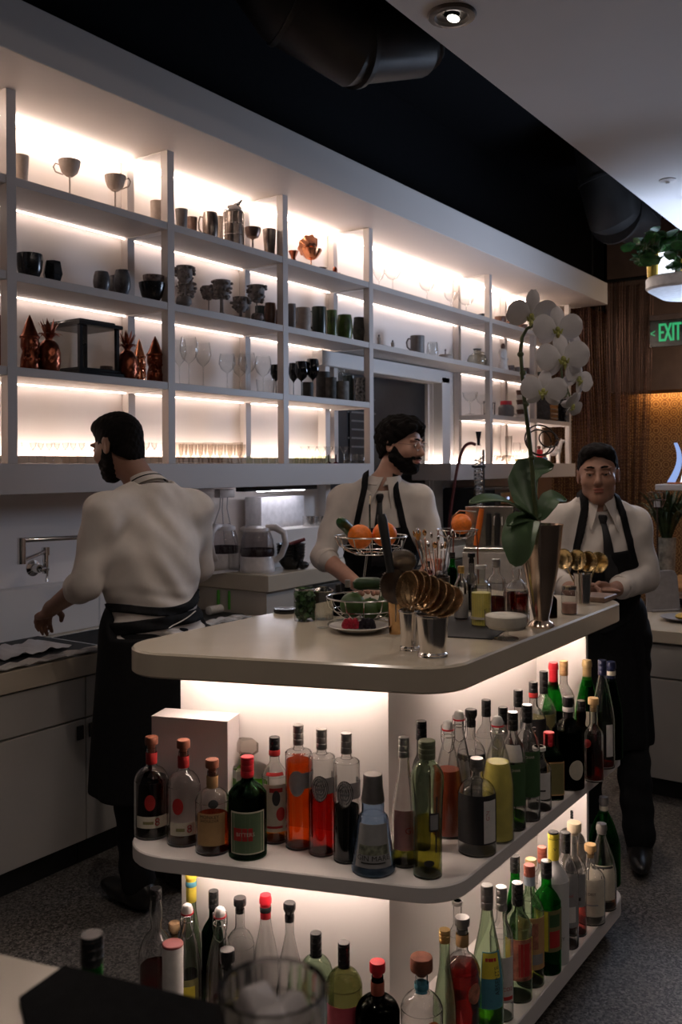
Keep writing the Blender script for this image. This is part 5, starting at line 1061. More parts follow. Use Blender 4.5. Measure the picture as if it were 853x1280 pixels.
# mat, coupe, small glass
q = [at(560, 797, z=ZT), at(616, 800, z=ZT), at(632, 789, z=ZT), at(640, 772, z=ZT), at(560, 772, z=ZT)]; c = sum(q, Vector())/5
pts = [(v.x-c.x, v.y-c.y) for v in q]; ar = sum(pts[i-1][0]*pts[i][1]-pts[i][0]*pts[i-1][1] for i in range(5)); pts = pts if ar > 0 else pts[::-1]
mb = MB(); mb.prism(pts, 0.0002, .004, .001); o = mb.build('bar_mat', BLACKM); o.location = c; tag(o, 'black rubber bar mat under the juice bottles', 'mat')
p, r = on(633, 802, 34); hb = at(635, 763, t=depth(p)).z-ZT; R = 27*depth(p)/FPX
t = thing('cocktail_coupe', 'stemmed coupe filled with white foam at the front edge of the island', 'glass', p)
mb = MB(); mb.lathe([(.0, .0012), (r*.95, .0012), (r*.9, .004), (.008, .010), (.006, hb*.25), (.010, hb*.30), (R*.86, hb*.38), (R*.97, hb*.5), (R, hb)], 36, closed=False); mb.build('glass', CLEAR, t)
mb = MB(); mb.lathe([(0, hb*.34), (R*.8, hb*.395), (R*.94, hb*.5), (R*.955, hb*.82), (R*.9, hb*.85), (0, hb*.85)], 36); mb.build('foam', mat('egg_foam', (.70, .66, .58), .6), t)
p, r, h = on(656, 792, 24, ZT, 764); t = thing('small_bowl', 'small clear bowl of reddish garnish behind the foam coupe', 'bowl', p+EF*.05)
mb = MB(); mb.lathe([(0, .001), (r*.6, .001), (r*.9, h*.3), (r, h)], 24, closed=False); mb.build('glass', CLEAR, t)
mb = MB(); mb.ell((0, 0, h*.45), (r*.78, r*.78, h*.3), 16, 8); mb.build('garnish', mat('garnish_red', (.25, .06, .05), .5, var=.6, scale=60), t)
# jar of salt, strainer tin with four brass strainers
p, r, h = on(712, 769, 20, ZT, 733); t = thing('salt_jar', 'clear jar of pale pink salt near the right end of the island', 'jar', p)
mb = MB(); mb.lathe([(0, .001), (r*.95, .001), (r, .005), (r, h*.8), (r*.8, h*.88), (r*.85, h)], 24, closed=False); mb.build('glass_jar', CLEAR, t)
mb = MB(); mb.lathe([(0, .004), (r*.9, .004), (r*.9, h*.4), (0, h*.42)], 20); mb.build('salt', mat('pink_salt', (.42, .24, .19), .8, var=.2), t)
mb = MB(); mb.lathe([(r*.86, h*.88), (r*.95, h*.9), (r*.95, h), (0, h*1.02)], 20); mb.build('lid', SILVER, t)
p, r, h = on(729, 757, 23, ZT, 717); t = thing('julep_cup', 'steel tin with four brass strainers near the right end of the island', 'cup', p)
mb = MB(); mb.lathe([(0, 0), (r*.78, 0), (r*.8, h*.05), (r*.77, h*.09), (r, h), (r*.94, h), (r*.7, .008), (0, .008)], 32); mb.build('body', SILVER, t)
for k, (x, y) in enumerate(((705, 699), (722, 700), (735, 702), (748, 703))):
    c = px(x, y, depth(p)+(.03, .0, -.02, .02)[k]); strainer(c, 12.5*depth(p)/FPX, -EF*.8-EX*(.85-.1*k)+EZ*.1, p+EZ*h*.3+EX*(.004*k-.008), ('first', 'second', 'third', 'fourth')[k]+' brass strainer from the left in the steel tin', mat('brass_strainer', (.62, .47, .24), .22, 1, var=.2))
p = at(752, 752, z=ZT); mb = MB(); mb.box((0, 0, .009), (.13, .09, .018), .003); o = mb.build('wooden_board', mat('board_wood', (.20, .12, .08), .5, var=.3)); o.location = p+EF*.04; o.rotation_euler = (0, 0, YAW-.6); tag(o, 'small brown board at the right end of the island', 'board')
# white block with the knife rack
p = at(612, 730, z=ZT); tk = depth(p)
kb = thing('white_block', 'white block under the knife rack at the back of the island', 'box', (p.x, p.y, ZT), YAW-pi/2-.18)
hk = at(612, 690, t=tk).z-ZT; wk = 66*tk/FPX; mb = MB(); mb.box((0, .05, hk/2), (wk, .10, hk), .004); mb.build('body', mat('block_white', (.50, .46, .42), .5), kb)
kr = thing('knife_rack', 'steel rack holding an orange handled tool and black knives', 'rack', (p.x, p.y, ZT+hk), YAW-pi/2-.18)
hr = at(600, 634, t=tk).z-ZT-hk; wr = 60*tk/FPX
mb = MB(); mb.box((0, .06, hr/2), (wr, .006, hr), .001); mb.build('back_plate', STEEL, kr); mb = MB(); mb.box((0, .04, .008), (wr*1.06, .08, .016), .002); mb.build('base_rail', STEEL, kr)
def knife(fx, m, label, l=.13, tilt=0.):
    t = thing('knife', label, 'knife', kr.matrix_basis @ Vector((fx*wr, .035, .022)), YAW-pi/2-.18); R_ = T(ry=tilt)
    mb = MB(); mb.tube([(0, 0, .0), (0, 0, .03), (0, 0, l*.7), (0, 0, l)], [.010, .011, .012, .009], 12, R_, .6); mb.build('handle', m, t)
    mb = MB(); mb.box((0, 0, -.006), (.018, .0025, .02), .0005, R_); mb.build('blade', STEEL, t)
bpy.context.view_layer.update()
knife(-.28, mat('orange_plastic', (.75, .17, .02), .4), 'tool with an orange handle in the steel rack', .15, .16); knife(-.02, BLACKM, 'left black handled knife in the steel rack', .13, .02); knife(.16, BLACKM, 'right black handled knife in the steel rack', .13, .02)
p2 = px(631, 652, tk); mb = MB(); mb.box((0, 0, 0), (.075, .05, .055), .012); o = mb.build('white_cup', CER['white']); o.location = p2+EF*.09; tag(o, 'pale block shaped cup behind the knife rack', 'cup')
mb = MB(); mb.tube([(-.0375, 0, -.02), (-.055, 0, -.015), (-.055, 0, .015), (-.0375, 0, .02)], .005, 8); mb.build('handle', CER['white'], o)
mb = MB(); mb.lathe([(0, p2.z*0), (.03, 0), (.03, p2.z-.03-ZT)], 12); mb.lathe([(0, p2.z-.03-ZT), (.03, p2.z-.03-ZT)], 12, closed=False); o = mb.build('short_pedestal', STEEL); o.location = (o.location[0]+(p2+EF*.09).x, (p2+EF*.09).y, ZT); tag(o, 'steel pedestal under the pale cup behind the knife rack', 'stand')
# second fruit stand with one orange
ts = tk-.05; c = px(572, 662, ts); R = 26*ts/FPX
f2 = thing('fruit_stand', 'small wire stand carrying a single orange left of the knife rack', 'fruit stand', (c.x, c.y, ZT)); cz = Vector((0, 0, c.z-ZT))
mb = MB(); ring(mb, cz, R); ring(mb, cz-EZ*.035, R*.5)
for k in range(8): a = 2*pi*k/8; d_ = EX*cos(a)+EF*sin(a); mb.tube([cz+d_*R, cz+d_*R*.85-EZ*.02, cz+d_*R*.5-EZ*.035], .0018, 5)
for k in range(3): mb.tube([cz-EZ*.035+EX*((k-1)*R*.3)-EF*R*.45, cz-EZ*.035+EX*((k-1)*R*.3)+EF*R*.45], .0018, 5)
mb.build('basket', WIRE, f2)
for a in (.3, 2.6, 4.4):
    mb = MB(); d_ = EX*cos(a)+EF*sin(a); mb.tube([cz+d_*R, cz+d_*R*1.05-EZ*.05, Vector((0, 0, .004))+d_*R*1.1], .003, 6); mb.build('leg', mat('rusty_wire', (.30, .10, .06), .4, .7), f2)
mb = MB(); mb.tube([cz+EX*R*-.3, cz+EX*R*-.25+EZ*.05, cz+EX*R*.1+EZ*.075, cz+EX*R*.9+EZ*.07], .003, 6); mb.build('handle', WIRE, f2)
fruit('orange', 'single orange in the small wire stand left of the knife rack', 'orange', px(577, 655, ts), 13*ts/FPX, ORANGE)
# orchid in a tall silver vase
p, r, h = on(677, 786, 33, ZT, 655); tv = depth(p)
vs_ = thing('flower_vase', 'tall flared silver vase holding the white orchid', 'vase', p)
Rt = 28*tv/FPX
mb = MB(); mb.lathe([(0, 0), (r, 0), (r*1.02, .004), (r*.9, .012), (r*.6, .020), (r*.62, .03), (r*.78, h*.2), (Rt*.80, h*.62), (Rt*.97, h*.97), (Rt, h), (Rt*.95, h), (Rt*.75, h*.6), (0, h*.3)], 40); mb.build('body', mat('vase_silver', (.66, .52, .42), .2, 1, var=.15, scale=8), vs_)
mb = MB(); mb.lathe([(0, h*.93), (Rt*.90, h*.93), (0, h*.96)], 24); mb.build('moss', mat('moss', (.02, .025, .012), .9, var=.5), vs_)
orc = thing('orchid', 'white moth orchid arching out of the tall silver vase', 'plant', p+EZ*h)
def ro_(x, y, dt=0.): return px(x, y, tv+dt)-(p+EZ*h)
OLEAF = mat('orchid_leaf', (.075, .13, .06), .4, var=.25, scale=10); PETAL = mat('orchid_petal', (.72, .68, .68), .55, var=.05, scale=30); STEMM = mat('orchid_stem', (.07, .085, .03), .5, var=.4)
def oleaf(pts, wid, drop, label=None):
    P = [Vector(q) for q in pts]; n_ = len(P)-1
    def f(a, b):
        s = a*n_; i = min(int(s), n_-1); q = s-i; c = P[i]*(1-q)+P[i+1]*q
        p0, p1, p2, p3 = P[max(0, i-1)], P[i], P[i+1], P[min(n_, i+2)]
        c = .5*(2*p1+(p2-p0)*q+(2*p0-5*p1+4*p2-p3)*q*q+(3*p1-p0-3*p2+p3)*q**3)
        d_ = (P[i+1]-P[i]).normalized(); sd = d_.cross(Vector(drop)).normalized(); wv = wid*(sin(pi*min(1, (.06+.94*a)))**.6)
        return c+sd*(wv*(b-.5)*2)+Vector(drop)*(abs(b-.5)*wid*.5)
    mb = MB(); mb.sheet(f, 18, 6, .003); mb.build('leaf', OLEAF, orc)
k = tv/FPX
oleaf([ro_(668, 652), ro_(658, 650, -.05), ro_(650, 668, -.10), ro_(648, 692, -.12), ro_(645, 709, -.12)], 21*k, -EF*.5+EZ*.3+EX*-.2)
oleaf([ro_(668, 650), ro_(655, 640, -.06), ro_(632, 627, -.14), ro_(608, 625, -.2), ro_(587, 631, -.22)], 12*k, EZ*.9-EF*.5)
oleaf([ro_(670, 650), ro_(655, 620, .03), ro_(655, 595, .05), ro_(668, 585, .06), ro_(692, 583, .08)], 19*k, -EF*.8+EZ*.4)
oleaf([ro_(674, 650), ro_(683, 632, .0), ro_(692, 622, .02), ro_(708, 626, .05)], 12*k, EZ*.6-EF*.7)
oleaf([ro_(672, 652), ro_(660, 648, -.03), ro_(645, 650, -.08), ro_(634, 658, -.1)], 11*k, EZ*.8-EF*.6)
stp = [ro_(671, 655), ro_(668, 620), ro_(665, 580), ro_(661, 540), ro_(656, 500), ro_(653, 465), ro_(651, 440), ro_(653, 422), ro_(659, 411), ro_(668, 406, -.02), ro_(680, 404, -.03), ro_(693, 420, -.05), ro_(701, 445, -.06), ro_(703, 475, -.06), ro_(714, 497, -.06)]
mb = MB(); mb.tube(stp, [.0065]*4+[.0058]*4+[.005]*4+[.0035]*3, 10)
for x, y in ((665, 572), (658, 505), (654, 466), (651, 443)): mb.ell(ro_(x, y), (.010, .010, .009), 10, 6)
mb.build('stem', STEMM, orc)
mb = MB()
for cx_, cy_, R_, tl in ((676, 550, 20, .3), (686, 549, 11, -.4), (674, 553, 17, 1.0)):
    mb.tube([ro_(cx_, cy_, .02)+(EX*cos(a)+EZ*sin(a)*.95)*(R_*k)+EF*(.02*sin(a+tl)) for a in [2*pi*q/36 for q in range(36)]], .0022, 6)
mb.build('twine_loop', mat('dark_vine', (.03, .018, .015), .6), orc)
def flower(x, y, R, nrm, dt, roll=0.):
    c = ro_(x, y, dt); n_ = Vector(nrm).normalized(); ux = n_.cross(EZ).normalized(); ux = -ux if ux.dot(EX) < 0 else ux; uz = ux.cross(n_); uz = -uz if uz.z < 0 else uz
    ux, uz = ux*cos(roll)+uz*sin(roll), uz*cos(roll)-ux*sin(roll)
    mb = MB()
    def petal(ang, l, w_, lift, rd=.6):
        d_ = ux*cos(ang)+uz*sin(ang); s_ = -ux*sin(ang)+uz*cos(ang)
        mb.sheet(lambda a, b: c+d_*(l*a)+s_*((b-.5)*2*w_*(max(0, sin(pi*(.05+.93*a)))**rd)*(.35+.65*a**.5))+n_*(lift*a*a-.25*l*(b-.5)**2+.004), 10, 8, .0014)
    petal(pi/2, R*.9, R*.34, -.012*R/.05); petal(pi/2+2.25, R*.9, R*.34, -.012*R/.05); petal(pi/2-2.25, R*.9, R*.34, -.012*R/.05)
    petal(.12, R*1.02, R*.62, .10*R, .5); petal(pi-.12, R*1.02, R*.62, .10*R, .5)
    f_ = mb.build('flower', PETAL, orc)
    mb = MB(); mb.ell(c+n_*R*.16-uz*R*.06, (R*.10, R*.10, R*.12), 10, 6)
    for s in (-1, 1): mb.tube([c+n_*R*.1-uz*R*.1, c+n_*R*.26-uz*R*.2+ux*s*R*.13, c+n_*R*.22-uz*R*.05+ux*s*R*.2], [R*.06, R*.07, R*.02], 6)
    mb.tube([c+n_*R*.1-uz*R*.12, c+n_*R*.3-uz*R*.3, c+n_*R*.22-uz*R*.48], [R*.07, R*.09, R*.02], 6)
    mb.build('lip', mat('orchid_lip', (.42, .42, .12), .5, var=.4, scale=50), f_)
flower(664, 391, 31*k, -EF-EZ*.75+EX*.1, -.06); flower(697, 410, 29*k, -EF*.9-EX*.1-EZ*.1, -.08); flower(703, 447, 32*k, -EF+EX*.05-EZ*.05, -.10, .1); flower(680, 487, 27*k, -EF-EX*.3, -.10, -.1)
flower(722, 472, 25*k, -EF*.8+EX*.6, -.06, -.4); flower(716, 505, 19*k, -EF*.6+EX*.5-EZ*.5, -.07, -.6); flower(716, 432, 22*k, -EF*.5+EX*.8, -.03, .2)
for x, y, dt in ((691, 480, -.05), (706, 492, -.05)): mb = MB(); mb.ell(ro_(x, y, dt), (.008, .010, .013), 12, 7); mb.build('bud', STEMM, orc)
# ------------------------------------------------------------------ people: smooth solids blended on a grid, then skinned
V3 = lambda *a: np.array(a, dtype=np.float64)
class Field:
    def __init__(s, lo, hi, h):
        s.lo = np.array(lo, float); s.h = h; s.n = np.ceil((np.array(hi)-s.lo)/h).astype(int)+1
        s.ax = [s.lo[i]+h*np.arange(s.n[i]) for i in range(3)]; s.F = np.full(s.n, .3, np.float32)
    def block(s, lo, hi):
        a = np.clip(np.floor((lo-s.lo)/s.h).astype(int), 0, s.n-1); b = np.clip(np.ceil((hi-s.lo)/s.h).astype(int)+1, 1, s.n)
        sl = tuple(slice(a[i], max(b[i], a[i]+1)) for i in range(3))
        return sl, [s.ax[i][sl[i]].reshape([-1 if j == i else 1 for j in range(3)]) for i in range(3)]
    def put(s, lo, hi, fn, k=.02, sub=False):
        sl, (x, y, z) = s.block(np.array(lo)-.05-k, np.array(hi)+.05+k); d = fn(x, y, z); a = s.F[sl]
        if sub: d = -d; hh = np.maximum(k-np.abs(a-d), 0)/k; s.F[sl] = np.maximum(a, d)+hh*hh*k*.25
        else: hh = np.maximum(k-np.abs(a-d), 0)/k; s.F[sl] = np.minimum(a, d)-hh*hh*k*.25
    def rc(s, a, b, ra, rb, k=.02, **kw):                      # limb: a tapered round rod
        a, b = np.array(a, float), np.array(b, float); ba = b-a; L2 = max(1e-9, ba @ ba); m = max(ra, rb)
        def fn(x, y, z):
            px_, py_, pz_ = x-a[0], y-a[1], z-a[2]; t = np.clip((px_*ba[0]+py_*ba[1]+pz_*ba[2])/L2, 0, 1)
            return np.sqrt((px_-t*ba[0])**2+(py_-t*ba[1])**2+(pz_-t*ba[2])**2)-(ra+(rb-ra)*t)
        s.put(np.minimum(a, b)-m, np.maximum(a, b)+m, fn, k, **kw)
    def el(s, c, r, R=None, k=.02, **kw):                      # ellipsoid, R rows are its axes
        c = np.array(c, float); R = np.eye(3) if R is None else R; m = max(r)
        def fn(x, y, z):
            p = [x-c[0], y-c[1], z-c[2]]; q = [(p[0]*R[i][0]+p[1]*R[i][1]+p[2]*R[i][2]) for i in range(3)]
            k0 = np.sqrt(sum((q[i]/r[i])**2 for i in range(3))); k1 = np.sqrt(sum((q[i]/r[i]**2)**2 for i in range(3)))
            return k0*(k0-1)/np.maximum(k1, 1e-6)
        s.put(c-m, c+m, fn, k, **kw)
    def erc(s, a, b, ra, rb, R, sc, k=.02, **kw):              # flattened rod: section squeezed by sc along axis R[1]
        a, b = np.array(a, float), np.array(b, float); m = max(ra, rb); A = lambda v: np.array([R[0] @ v, (R[1] @ v)/sc, R[2] @ v])
        a2, b2 = A(a), A(b); ba = b2-a2; L2 = ba @ ba
        def fn(x, y, z):
            q = [x*R[0][0]+y*R[0][1]+z*R[0][2], (x*R[1][0]+y*R[1][1]+z*R[1][2])/sc, x*R[2][0]+y*R[2][1]+z*R[2][2]]
            p = [q[i]-a2[i] for i in range(3)]; t = np.clip((p[0]*ba[0]+p[1]*ba[1]+p[2]*ba[2])/L2, 0, 1)
            return (np.sqrt(sum((p[i]-t*ba[i])**2 for i in range(3)))-(ra+(rb-ra)*t))*min(1, sc*1.15)
        s.put(np.minimum(a, b)-m, np.maximum(a, b)+m, fn, k, **kw)
    def grid(s): return [s.ax[i].reshape([-1 if j == i else 1 for j in range(3)]) for i in range(3)]
    def at(s, p):
        i = np.clip(((np.array(p)-s.lo)/s.h).round().astype(int), 0, s.n-1); return float(s.F[tuple(i)])
def skin(F, lo, h):
    """surface nets: a closed quad mesh of F < 0"""
    F = np.pad(F, 1, constant_values=.3); lo = np.array(lo)-h; ins = F < 0
    c = np.zeros(np.array(F.shape)-1, np.int8)
    for i in (0, 1):
        for j in (0, 1):
            for k in (0, 1): c += ins[i:F.shape[0]-1+i, j:F.shape[1]-1+j, k:F.shape[2]-1+k]
    act = (c > 0) & (c < 8); I = np.argwhere(act); ID = np.full(act.shape, -1, np.int64); ID[act] = np.arange(len(I))
    acc = np.zeros((len(I), 3)); cnt = np.zeros(len(I)); co = [(i, j, k) for i in (0, 1) for j in (0, 1) for k in (0, 1)]
    for a in co:
        for ax in range(3):
            if a[ax]: continue
            b = list(a); b[ax] = 1; fa = F[tuple((I+a).T)]; fb = F[tuple((I+b).T)]; m = (fa < 0) != (fb < 0)
            t = np.where(m, fa/np.where(m, fa-fb, 1), 0); p = np.array(a)+t[:, None]*np.eye(3)[ax]; acc[m] += p[m]; cnt[m] += 1
    V = (I+acc/cnt[:, None])*h+lo; Q = []
    for ax in range(3):
        u, v = [(1, 2), (2, 0), (0, 1)][ax]; sl0 = [slice(None)]*3; sl1 = [slice(None)]*3; sl0[ax] = slice(0, -1); sl1[ax] = slice(1, None)
        a = ins[tuple(sl0)]; b = ins[tuple(sl1)]; E = np.argwhere(a != b); E = E[(E[:, u] > 0) & (E[:, v] > 0)]
        f = a[tuple(E.T)]; du = np.eye(3, dtype=int)[u]; dv = np.eye(3, dtype=int)[v]
        q = np.stack([ID[tuple((E-du-dv).T)], ID[tuple((E-dv).T)], ID[tuple(E.T)], ID[tuple((E-du).T)]], 1)
        q[~f] = q[~f][:, ::-1]; Q.append(q)
    return V, np.concatenate(Q)
def build_skin(name, F, lo, h, m, parent, relax=1):
    V, Q = skin(F, lo, h)
    if len(Q) == 0: return None
    for _ in range(relax):
        s = np.zeros_like(V); n = np.zeros(len(V))
        for a in range(4): 
            b = Q[:, (a+1) % 4]; np.add.at(s, Q[:, a], V[b]); np.add.at(n, Q[:, a], 1); np.add.at(s, b, V[Q[:, a]]); np.add.at(n, b, 1)
        V = V*.5+.5*s/np.maximum(n, 1)[:, None]
    me = bpy.data.meshes.new(name); me.vertices.add(len(V)); me.vertices.foreach_set('co', V.astype(np.float32).ravel())
    me.loops.add(len(Q)*4); me.loops.foreach_set('vertex_index', Q.astype(np.int32).ravel())
    me.polygons.add(len(Q)); me.polygons.foreach_set('loop_start', np.arange(0, len(Q)*4, 4, dtype=np.int32)); me.polygons.foreach_set('loop_total', np.full(len(Q), 4, np.int32))
    me.update(calc_edges=True); me.polygons.foreach_set('use_smooth', [True]*len(Q)); me.materials.append(m); return link(name, me, parent)
unit = lambda v: np.array(v, float)/np.linalg.norm(v)
SKIN1 = mat('skin_brown', (.30, .155, .105), .5, var=.06, scale=40); SKIN2 = mat('skin_light', (.46, .25, .18), .5, var=.06, scale=40); SKIN3 = mat('skin_tan', (.36, .19, .13), .5, var=.06, scale=40)
SHIRT = mat('white_shirt', (.66, .60, .55), .8, var=.04, scale=25, bump=.06); APRON = mat('black_apron', (.007, .007, .008), .85, spec=.2, var=.3, scale=80); TROU = mat('black_trousers', (.008, .008, .009), .85, spec=.2)
HAIRM = mat('black_hair', (.006, .0045, .004), .85, spec=.15, var=.4, scale=60, bump=.4); SHOE = mat('black_shoe', (.012, .011, .011), .3); TIE = mat('black_tie', (.008, .008, .010), .6)
EYEW = mat('eye_white', (.30, .27, .25), .3); IRIS = mat('dark_iris', (.015, .01, .008), .2); LIPM = {}
def hand(f, wr, d, n, s, curl, k=.006, sz=1.):
    """wrist, finger direction, palm normal (fingers curl to it), thumb side"""
    d, n, s = unit(d), unit(n), unit(s); R = np.array([s, d, n]); wr = np.array(wr)
    f.el(wr+d*.045*sz, (.040*sz, .052*sz, .017*sz), R, k=.012); f.rc(wr-d*.01, wr+d*.02, .026*sz, .026*sz, k=.012)
    for i, (o, l) in enumerate(((.029, .072), (.010, .082), (-.010, .076), (-.028, .060))):
        p = wr+d*(.086-.006*abs(i-1))*sz+s*o*sz; a = .25+curl*.8; q = p+(d*cos(a)+n*sin(a))*l*.45*sz; a2 = a+.3+curl*.9; q2 = q+(d*cos(a2)+n*sin(a2))*l*.32*sz; a3 = a2+.2+curl*.6; q3 = q2+(d*cos(a3)+n*sin(a3))*l*.25*sz
        f.rc(p-d*.02*sz, p, .0095*sz, .0095*sz, k); f.rc(p, q, .0095*sz, .0085*sz, k); f.rc(q, q2, .0085*sz, .0078*sz, k); f.rc(q2, q3, .0078*sz, .0065*sz, k)
    p = wr+d*.02*sz+s*.030*sz; q = p+(d*.7+s*.6+n*.35)*.045*sz; f.rc(p, q, .014*sz, .0105*sz, .01); f.rc(q, q+unit(d*.85+s*.1+n*.4)*.032*sz, .0105*sz, .008*sz, k)
def person(base, label, J, hc, hf, hu, skinm, gender=0, hs=1., hair='short', beard=True, bib=True, facing=None, hd=None, sleeve=.35, waist_bands=False, glasses=False, tie=True):
    """J: shoulder/elbow/wrist/hip/knee/ankle joints in world space, hc head centre, hf head forward, hu head up"""
    root = thing('person', label, 'person', base); b0 = np.array(base)
    J = {k_: np.array(v)-b0 for k_, v in J.items()}; hc = np.array(hc)-b0
    S = (J['Ls']+J['Rs'])/2; P = (J['Lh']+J['Rh'])/2; lat = unit(J['Rs']-J['Ls']); upv = unit(S-P); fw = unit(np.cross(upv, lat))
    if fw @ np.array(facing) < 0: fw = -fw
    R = np.array([lat, fw, upv]); w_ = np.linalg.norm(J['Rs']-J['Ls'])/.36
    lo = np.min([v for v in J.values()]+[hc-.2], 0)-.16; hi = np.max([v for v in J.values()]+[hc+.2], 0)+.2; lo[2] = -.01
    neck = S+upv*.092+fw*.0
    def torso(f, g):                                       # g: how far the cloth stands off
        f.el(S-upv*.13+fw*.015, (.172*w_+g, .118+g, .21+g), R, k=.05); f.el(S*.5+P*.5+fw*.015, (.158*w_+g, .118+g, .22+g), R, k=.06)
        f.el(P+upv*.03, (.168*w_+g, .122+g, .16+g), R, k=.06)
        f.rc(neck-upv*.014, J['Ls']+upv*.0, .052+g, .050+g, k=.06); f.rc(neck-upv*.014, J['Rs']+upv*.0, .052+g, .050+g, k=.06)
    def arms(f, g, frac=1.):
        for s in 'LR':
            sh, e, wv = J[s+'s'], J[s+'e'], J[s+'w']; f.rc(sh, e, .056+g, .043+g, k=.05)
            if frac > 0: f.rc(e, e+(wv-e)*frac, .045+g, (.045-.017*frac)+g, k=.02)
    # --- body
    h = .0048; f = Field(lo, hi, h); torso(f, -.006); arms(f, 0)
    for s in 'LR':
        f.rc(J[s+'h'], J[s+'k'], .085, .055, k=.04); f.rc(J[s+'k'], J[s+'a'], .056, .038, k=.02); f.el(J[s+'a']-np.array([0, 0, .03]), (.030, .03, .03), R*1., k=.02)
        if hd and s in hd: dd, nn, ss, cu = hd[s]; hand(f, J[s+'w'], dd, nn, ss, cu)
    hu = unit(hu); hf = unit(np.array(hf)-hu*(np.array(hf) @ hu)); hr = np.cross(hf, hu); HR = np.array([hr, hf, hu])
    hp = lambda x, y, z: hc+(hr*x+hf*y+hu*z)*hs
    def hel(x, y, z, a, b, c, k=.01, **kw): f.el(hp(x, y, z), (a*hs, b*hs, c*hs), HR, k=k*hs, **kw)
    f.rc(neck-upv*.04, hp(0, -.022, -.045), .060, .056, k=.025)
    hel(0, -.014, .035, .076, .096, .086); hel(0, .028, -.026, .060, .066, .084, .03); hel(0, .062, -.090, .027, .028, .021, .03); hel(.038, .012, -.060, .018, .034, .026, .03); hel(-.038, .012, -.060, .018, .034, .026, .03)
    for s in (-1, 1):
        hel(s*.031, .100, .006, .020, .016, .013, .012, sub=True); hel(s*.031, .079, .006, .0135, .0135, .0135, .003); hel(s*.032, .084, .030, .026, .013, .008, .012); hel(s*.043, .062, -.022, .022, .022, .022, .025)
        hel(s*.031, .088, .0115, .017, .009, .0045, .004); hel(s*.078, -.010, -.002, .009, .019, .032, .008); hel(s*.084, -.004, -.002, .006, .010, .020, .005, sub=True); hel(s*.010, .100, -.032, .008, .010, .007, .006)
    f.rc(hp(0, .086, .018), hp(0, .113, -.024), .008*hs, .0125*hs, k=.012); hel(0, .094, -.053, .023, .010, .0052, .006); hel(0, .091, -.064, .020, .010, .006, .006); hel(0, .106, -.0585, .022, .01, .0016, .003, sub=True)
    build_skin('body', f.F, f.lo, h, skinm, root)
    # --- facial parts
    for s in (-1, 1):
        mb = MB(); Rm = Matrix([list(v) for v in HR]).transposed(); mb.ell(hp(s*.031, .0805, .006), (.0132*hs,)*3, 16, 10, rot=Rm); eo = mb.build('eye', EYEW, root)
        mb = MB(); mb.ell(hp(s*.031, .0905, .005), (.0058*hs, .0040*hs, .0062*hs), 12, 8, rot=Rm); mb.build('iris', IRIS, eo)
        mb = MB(); mb.tube([hp(s*(.012+.013*q), .101-.0035*q*q*.6, .031+.0045*sin(q*1.2)) for q in range(4)], [.0035*hs, .0045*hs, .004*hs, .002*hs], 6); mb.build('eyebrow', HAIRM, root)
    fl = Field(hc-.16, hc+.16, .0035); f0 = f; f = fl
    hel(0, .0955, -.053, .0235, .0095, .0050, .005); hel(0, .0925, -.064, .0205, .0095, .0060, .005); hel(0, .112, -.0585, .030, .012, .0012, .002, sub=True)
    build_skin('lips', f.F, f.lo, .0035, mat('lips_'+skinm.name, tuple(x*y for x, y in zip(((.30, .155, .105) if skinm is SKIN1 else (.46, .25, .18) if skinm is SKIN2 else (.36, .19, .13)), (1.0, .62, .62))), .4), root)
    # --- hair
    f = Field(hc-.19, hc+.19, .004); x, y, z = f.grid(); q = [((x-hc[0])*HR[i][0]+(y-hc[1])*HR[i][1]+(z-hc[2])*HR[i][2])/hs for i in range(3)]
    if hair == 'thick': hel(0, -.020, .055, .096, .108, .085); hel(0, .035, .085, .075, .065, .045, .03); hel(0, -.045, .0, .082, .07, .08, .03); nz = .006*np.sin(q[0]*95+3*np.sin(q[2]*60))*np.sin(q[1]*80+q[2]*50)+.004*np.sin(q[0]*210+q[1]*160)
    elif hair == 'fade': hel(0, -.014, .038, .0785, .099, .088); hel(0, .022, .092, .066, .078, .038, .03); hel(0, -.048, -.032, .064, .050, .062, .03); nz = .0018*np.sin(q[0]*260)*np.sin(q[1]*230+q[2]*190)
    else: hel(0, -.016, .038, .0795, .0985, .0885); hel(0, .030, .088, .068, .062, .034, .03); hel(0, -.02, .09, .06, .07, .035, .02); nz = .003*np.sin(q[0]*120+2*np.sin(q[2]*70))*np.sin(q[1]*150+q[2]*90)
    sl_ = .70 if hair == 'short' else .80; line = {'thick': -.006, 'fade': -.022, 'short': .012}[hair]-(q[2]-sl_*np.maximum(q[1], -.115)-.012*np.cos(q[0]*22))
    f.F = np.maximum(f.F+nz.astype(np.float32), (line+.004*np.sin(q[0]*140)*np.sin(q[0]*53+1)).astype(np.float32)*.8); build_skin('hair', f.F, f.lo, .004, HAIRM, root)
    if beard:
        f = Field(hc-.15*V3(1, 1, 1.1), hc+.15, .004); x, y, z = f.grid(); q = [((x-hc[0])*HR[i][0]+(y-hc[1])*HR[i][1]+(z-hc[2])*HR[i][2])/hs for i in range(3)]
        hel(0, .029, -.034, .0635, .068, .084, .03); hel(0, .066, -.094, .031, .031, .027, .03); hel(.040, .014, -.062, .0225, .038, .031, .03); hel(-.040, .014, -.062, .0225, .038, .031, .03); hel(.066, .0, -.03, .012, .022, .04, .02); hel(-.066, .0, -.03, .012, .022, .04, .02)
        reg = np.maximum(q[2]-(-.040+.055*np.clip((.050-q[1])/.055, 0, 1)), -.018-q[1]*1.0)
        mouth = np.sqrt((q[0]/.028)**2+((q[2]+.058)/.016)**2+((q[1]-.1)/.05)**2)-1; lipz = np.maximum(-mouth*.012, -.2)
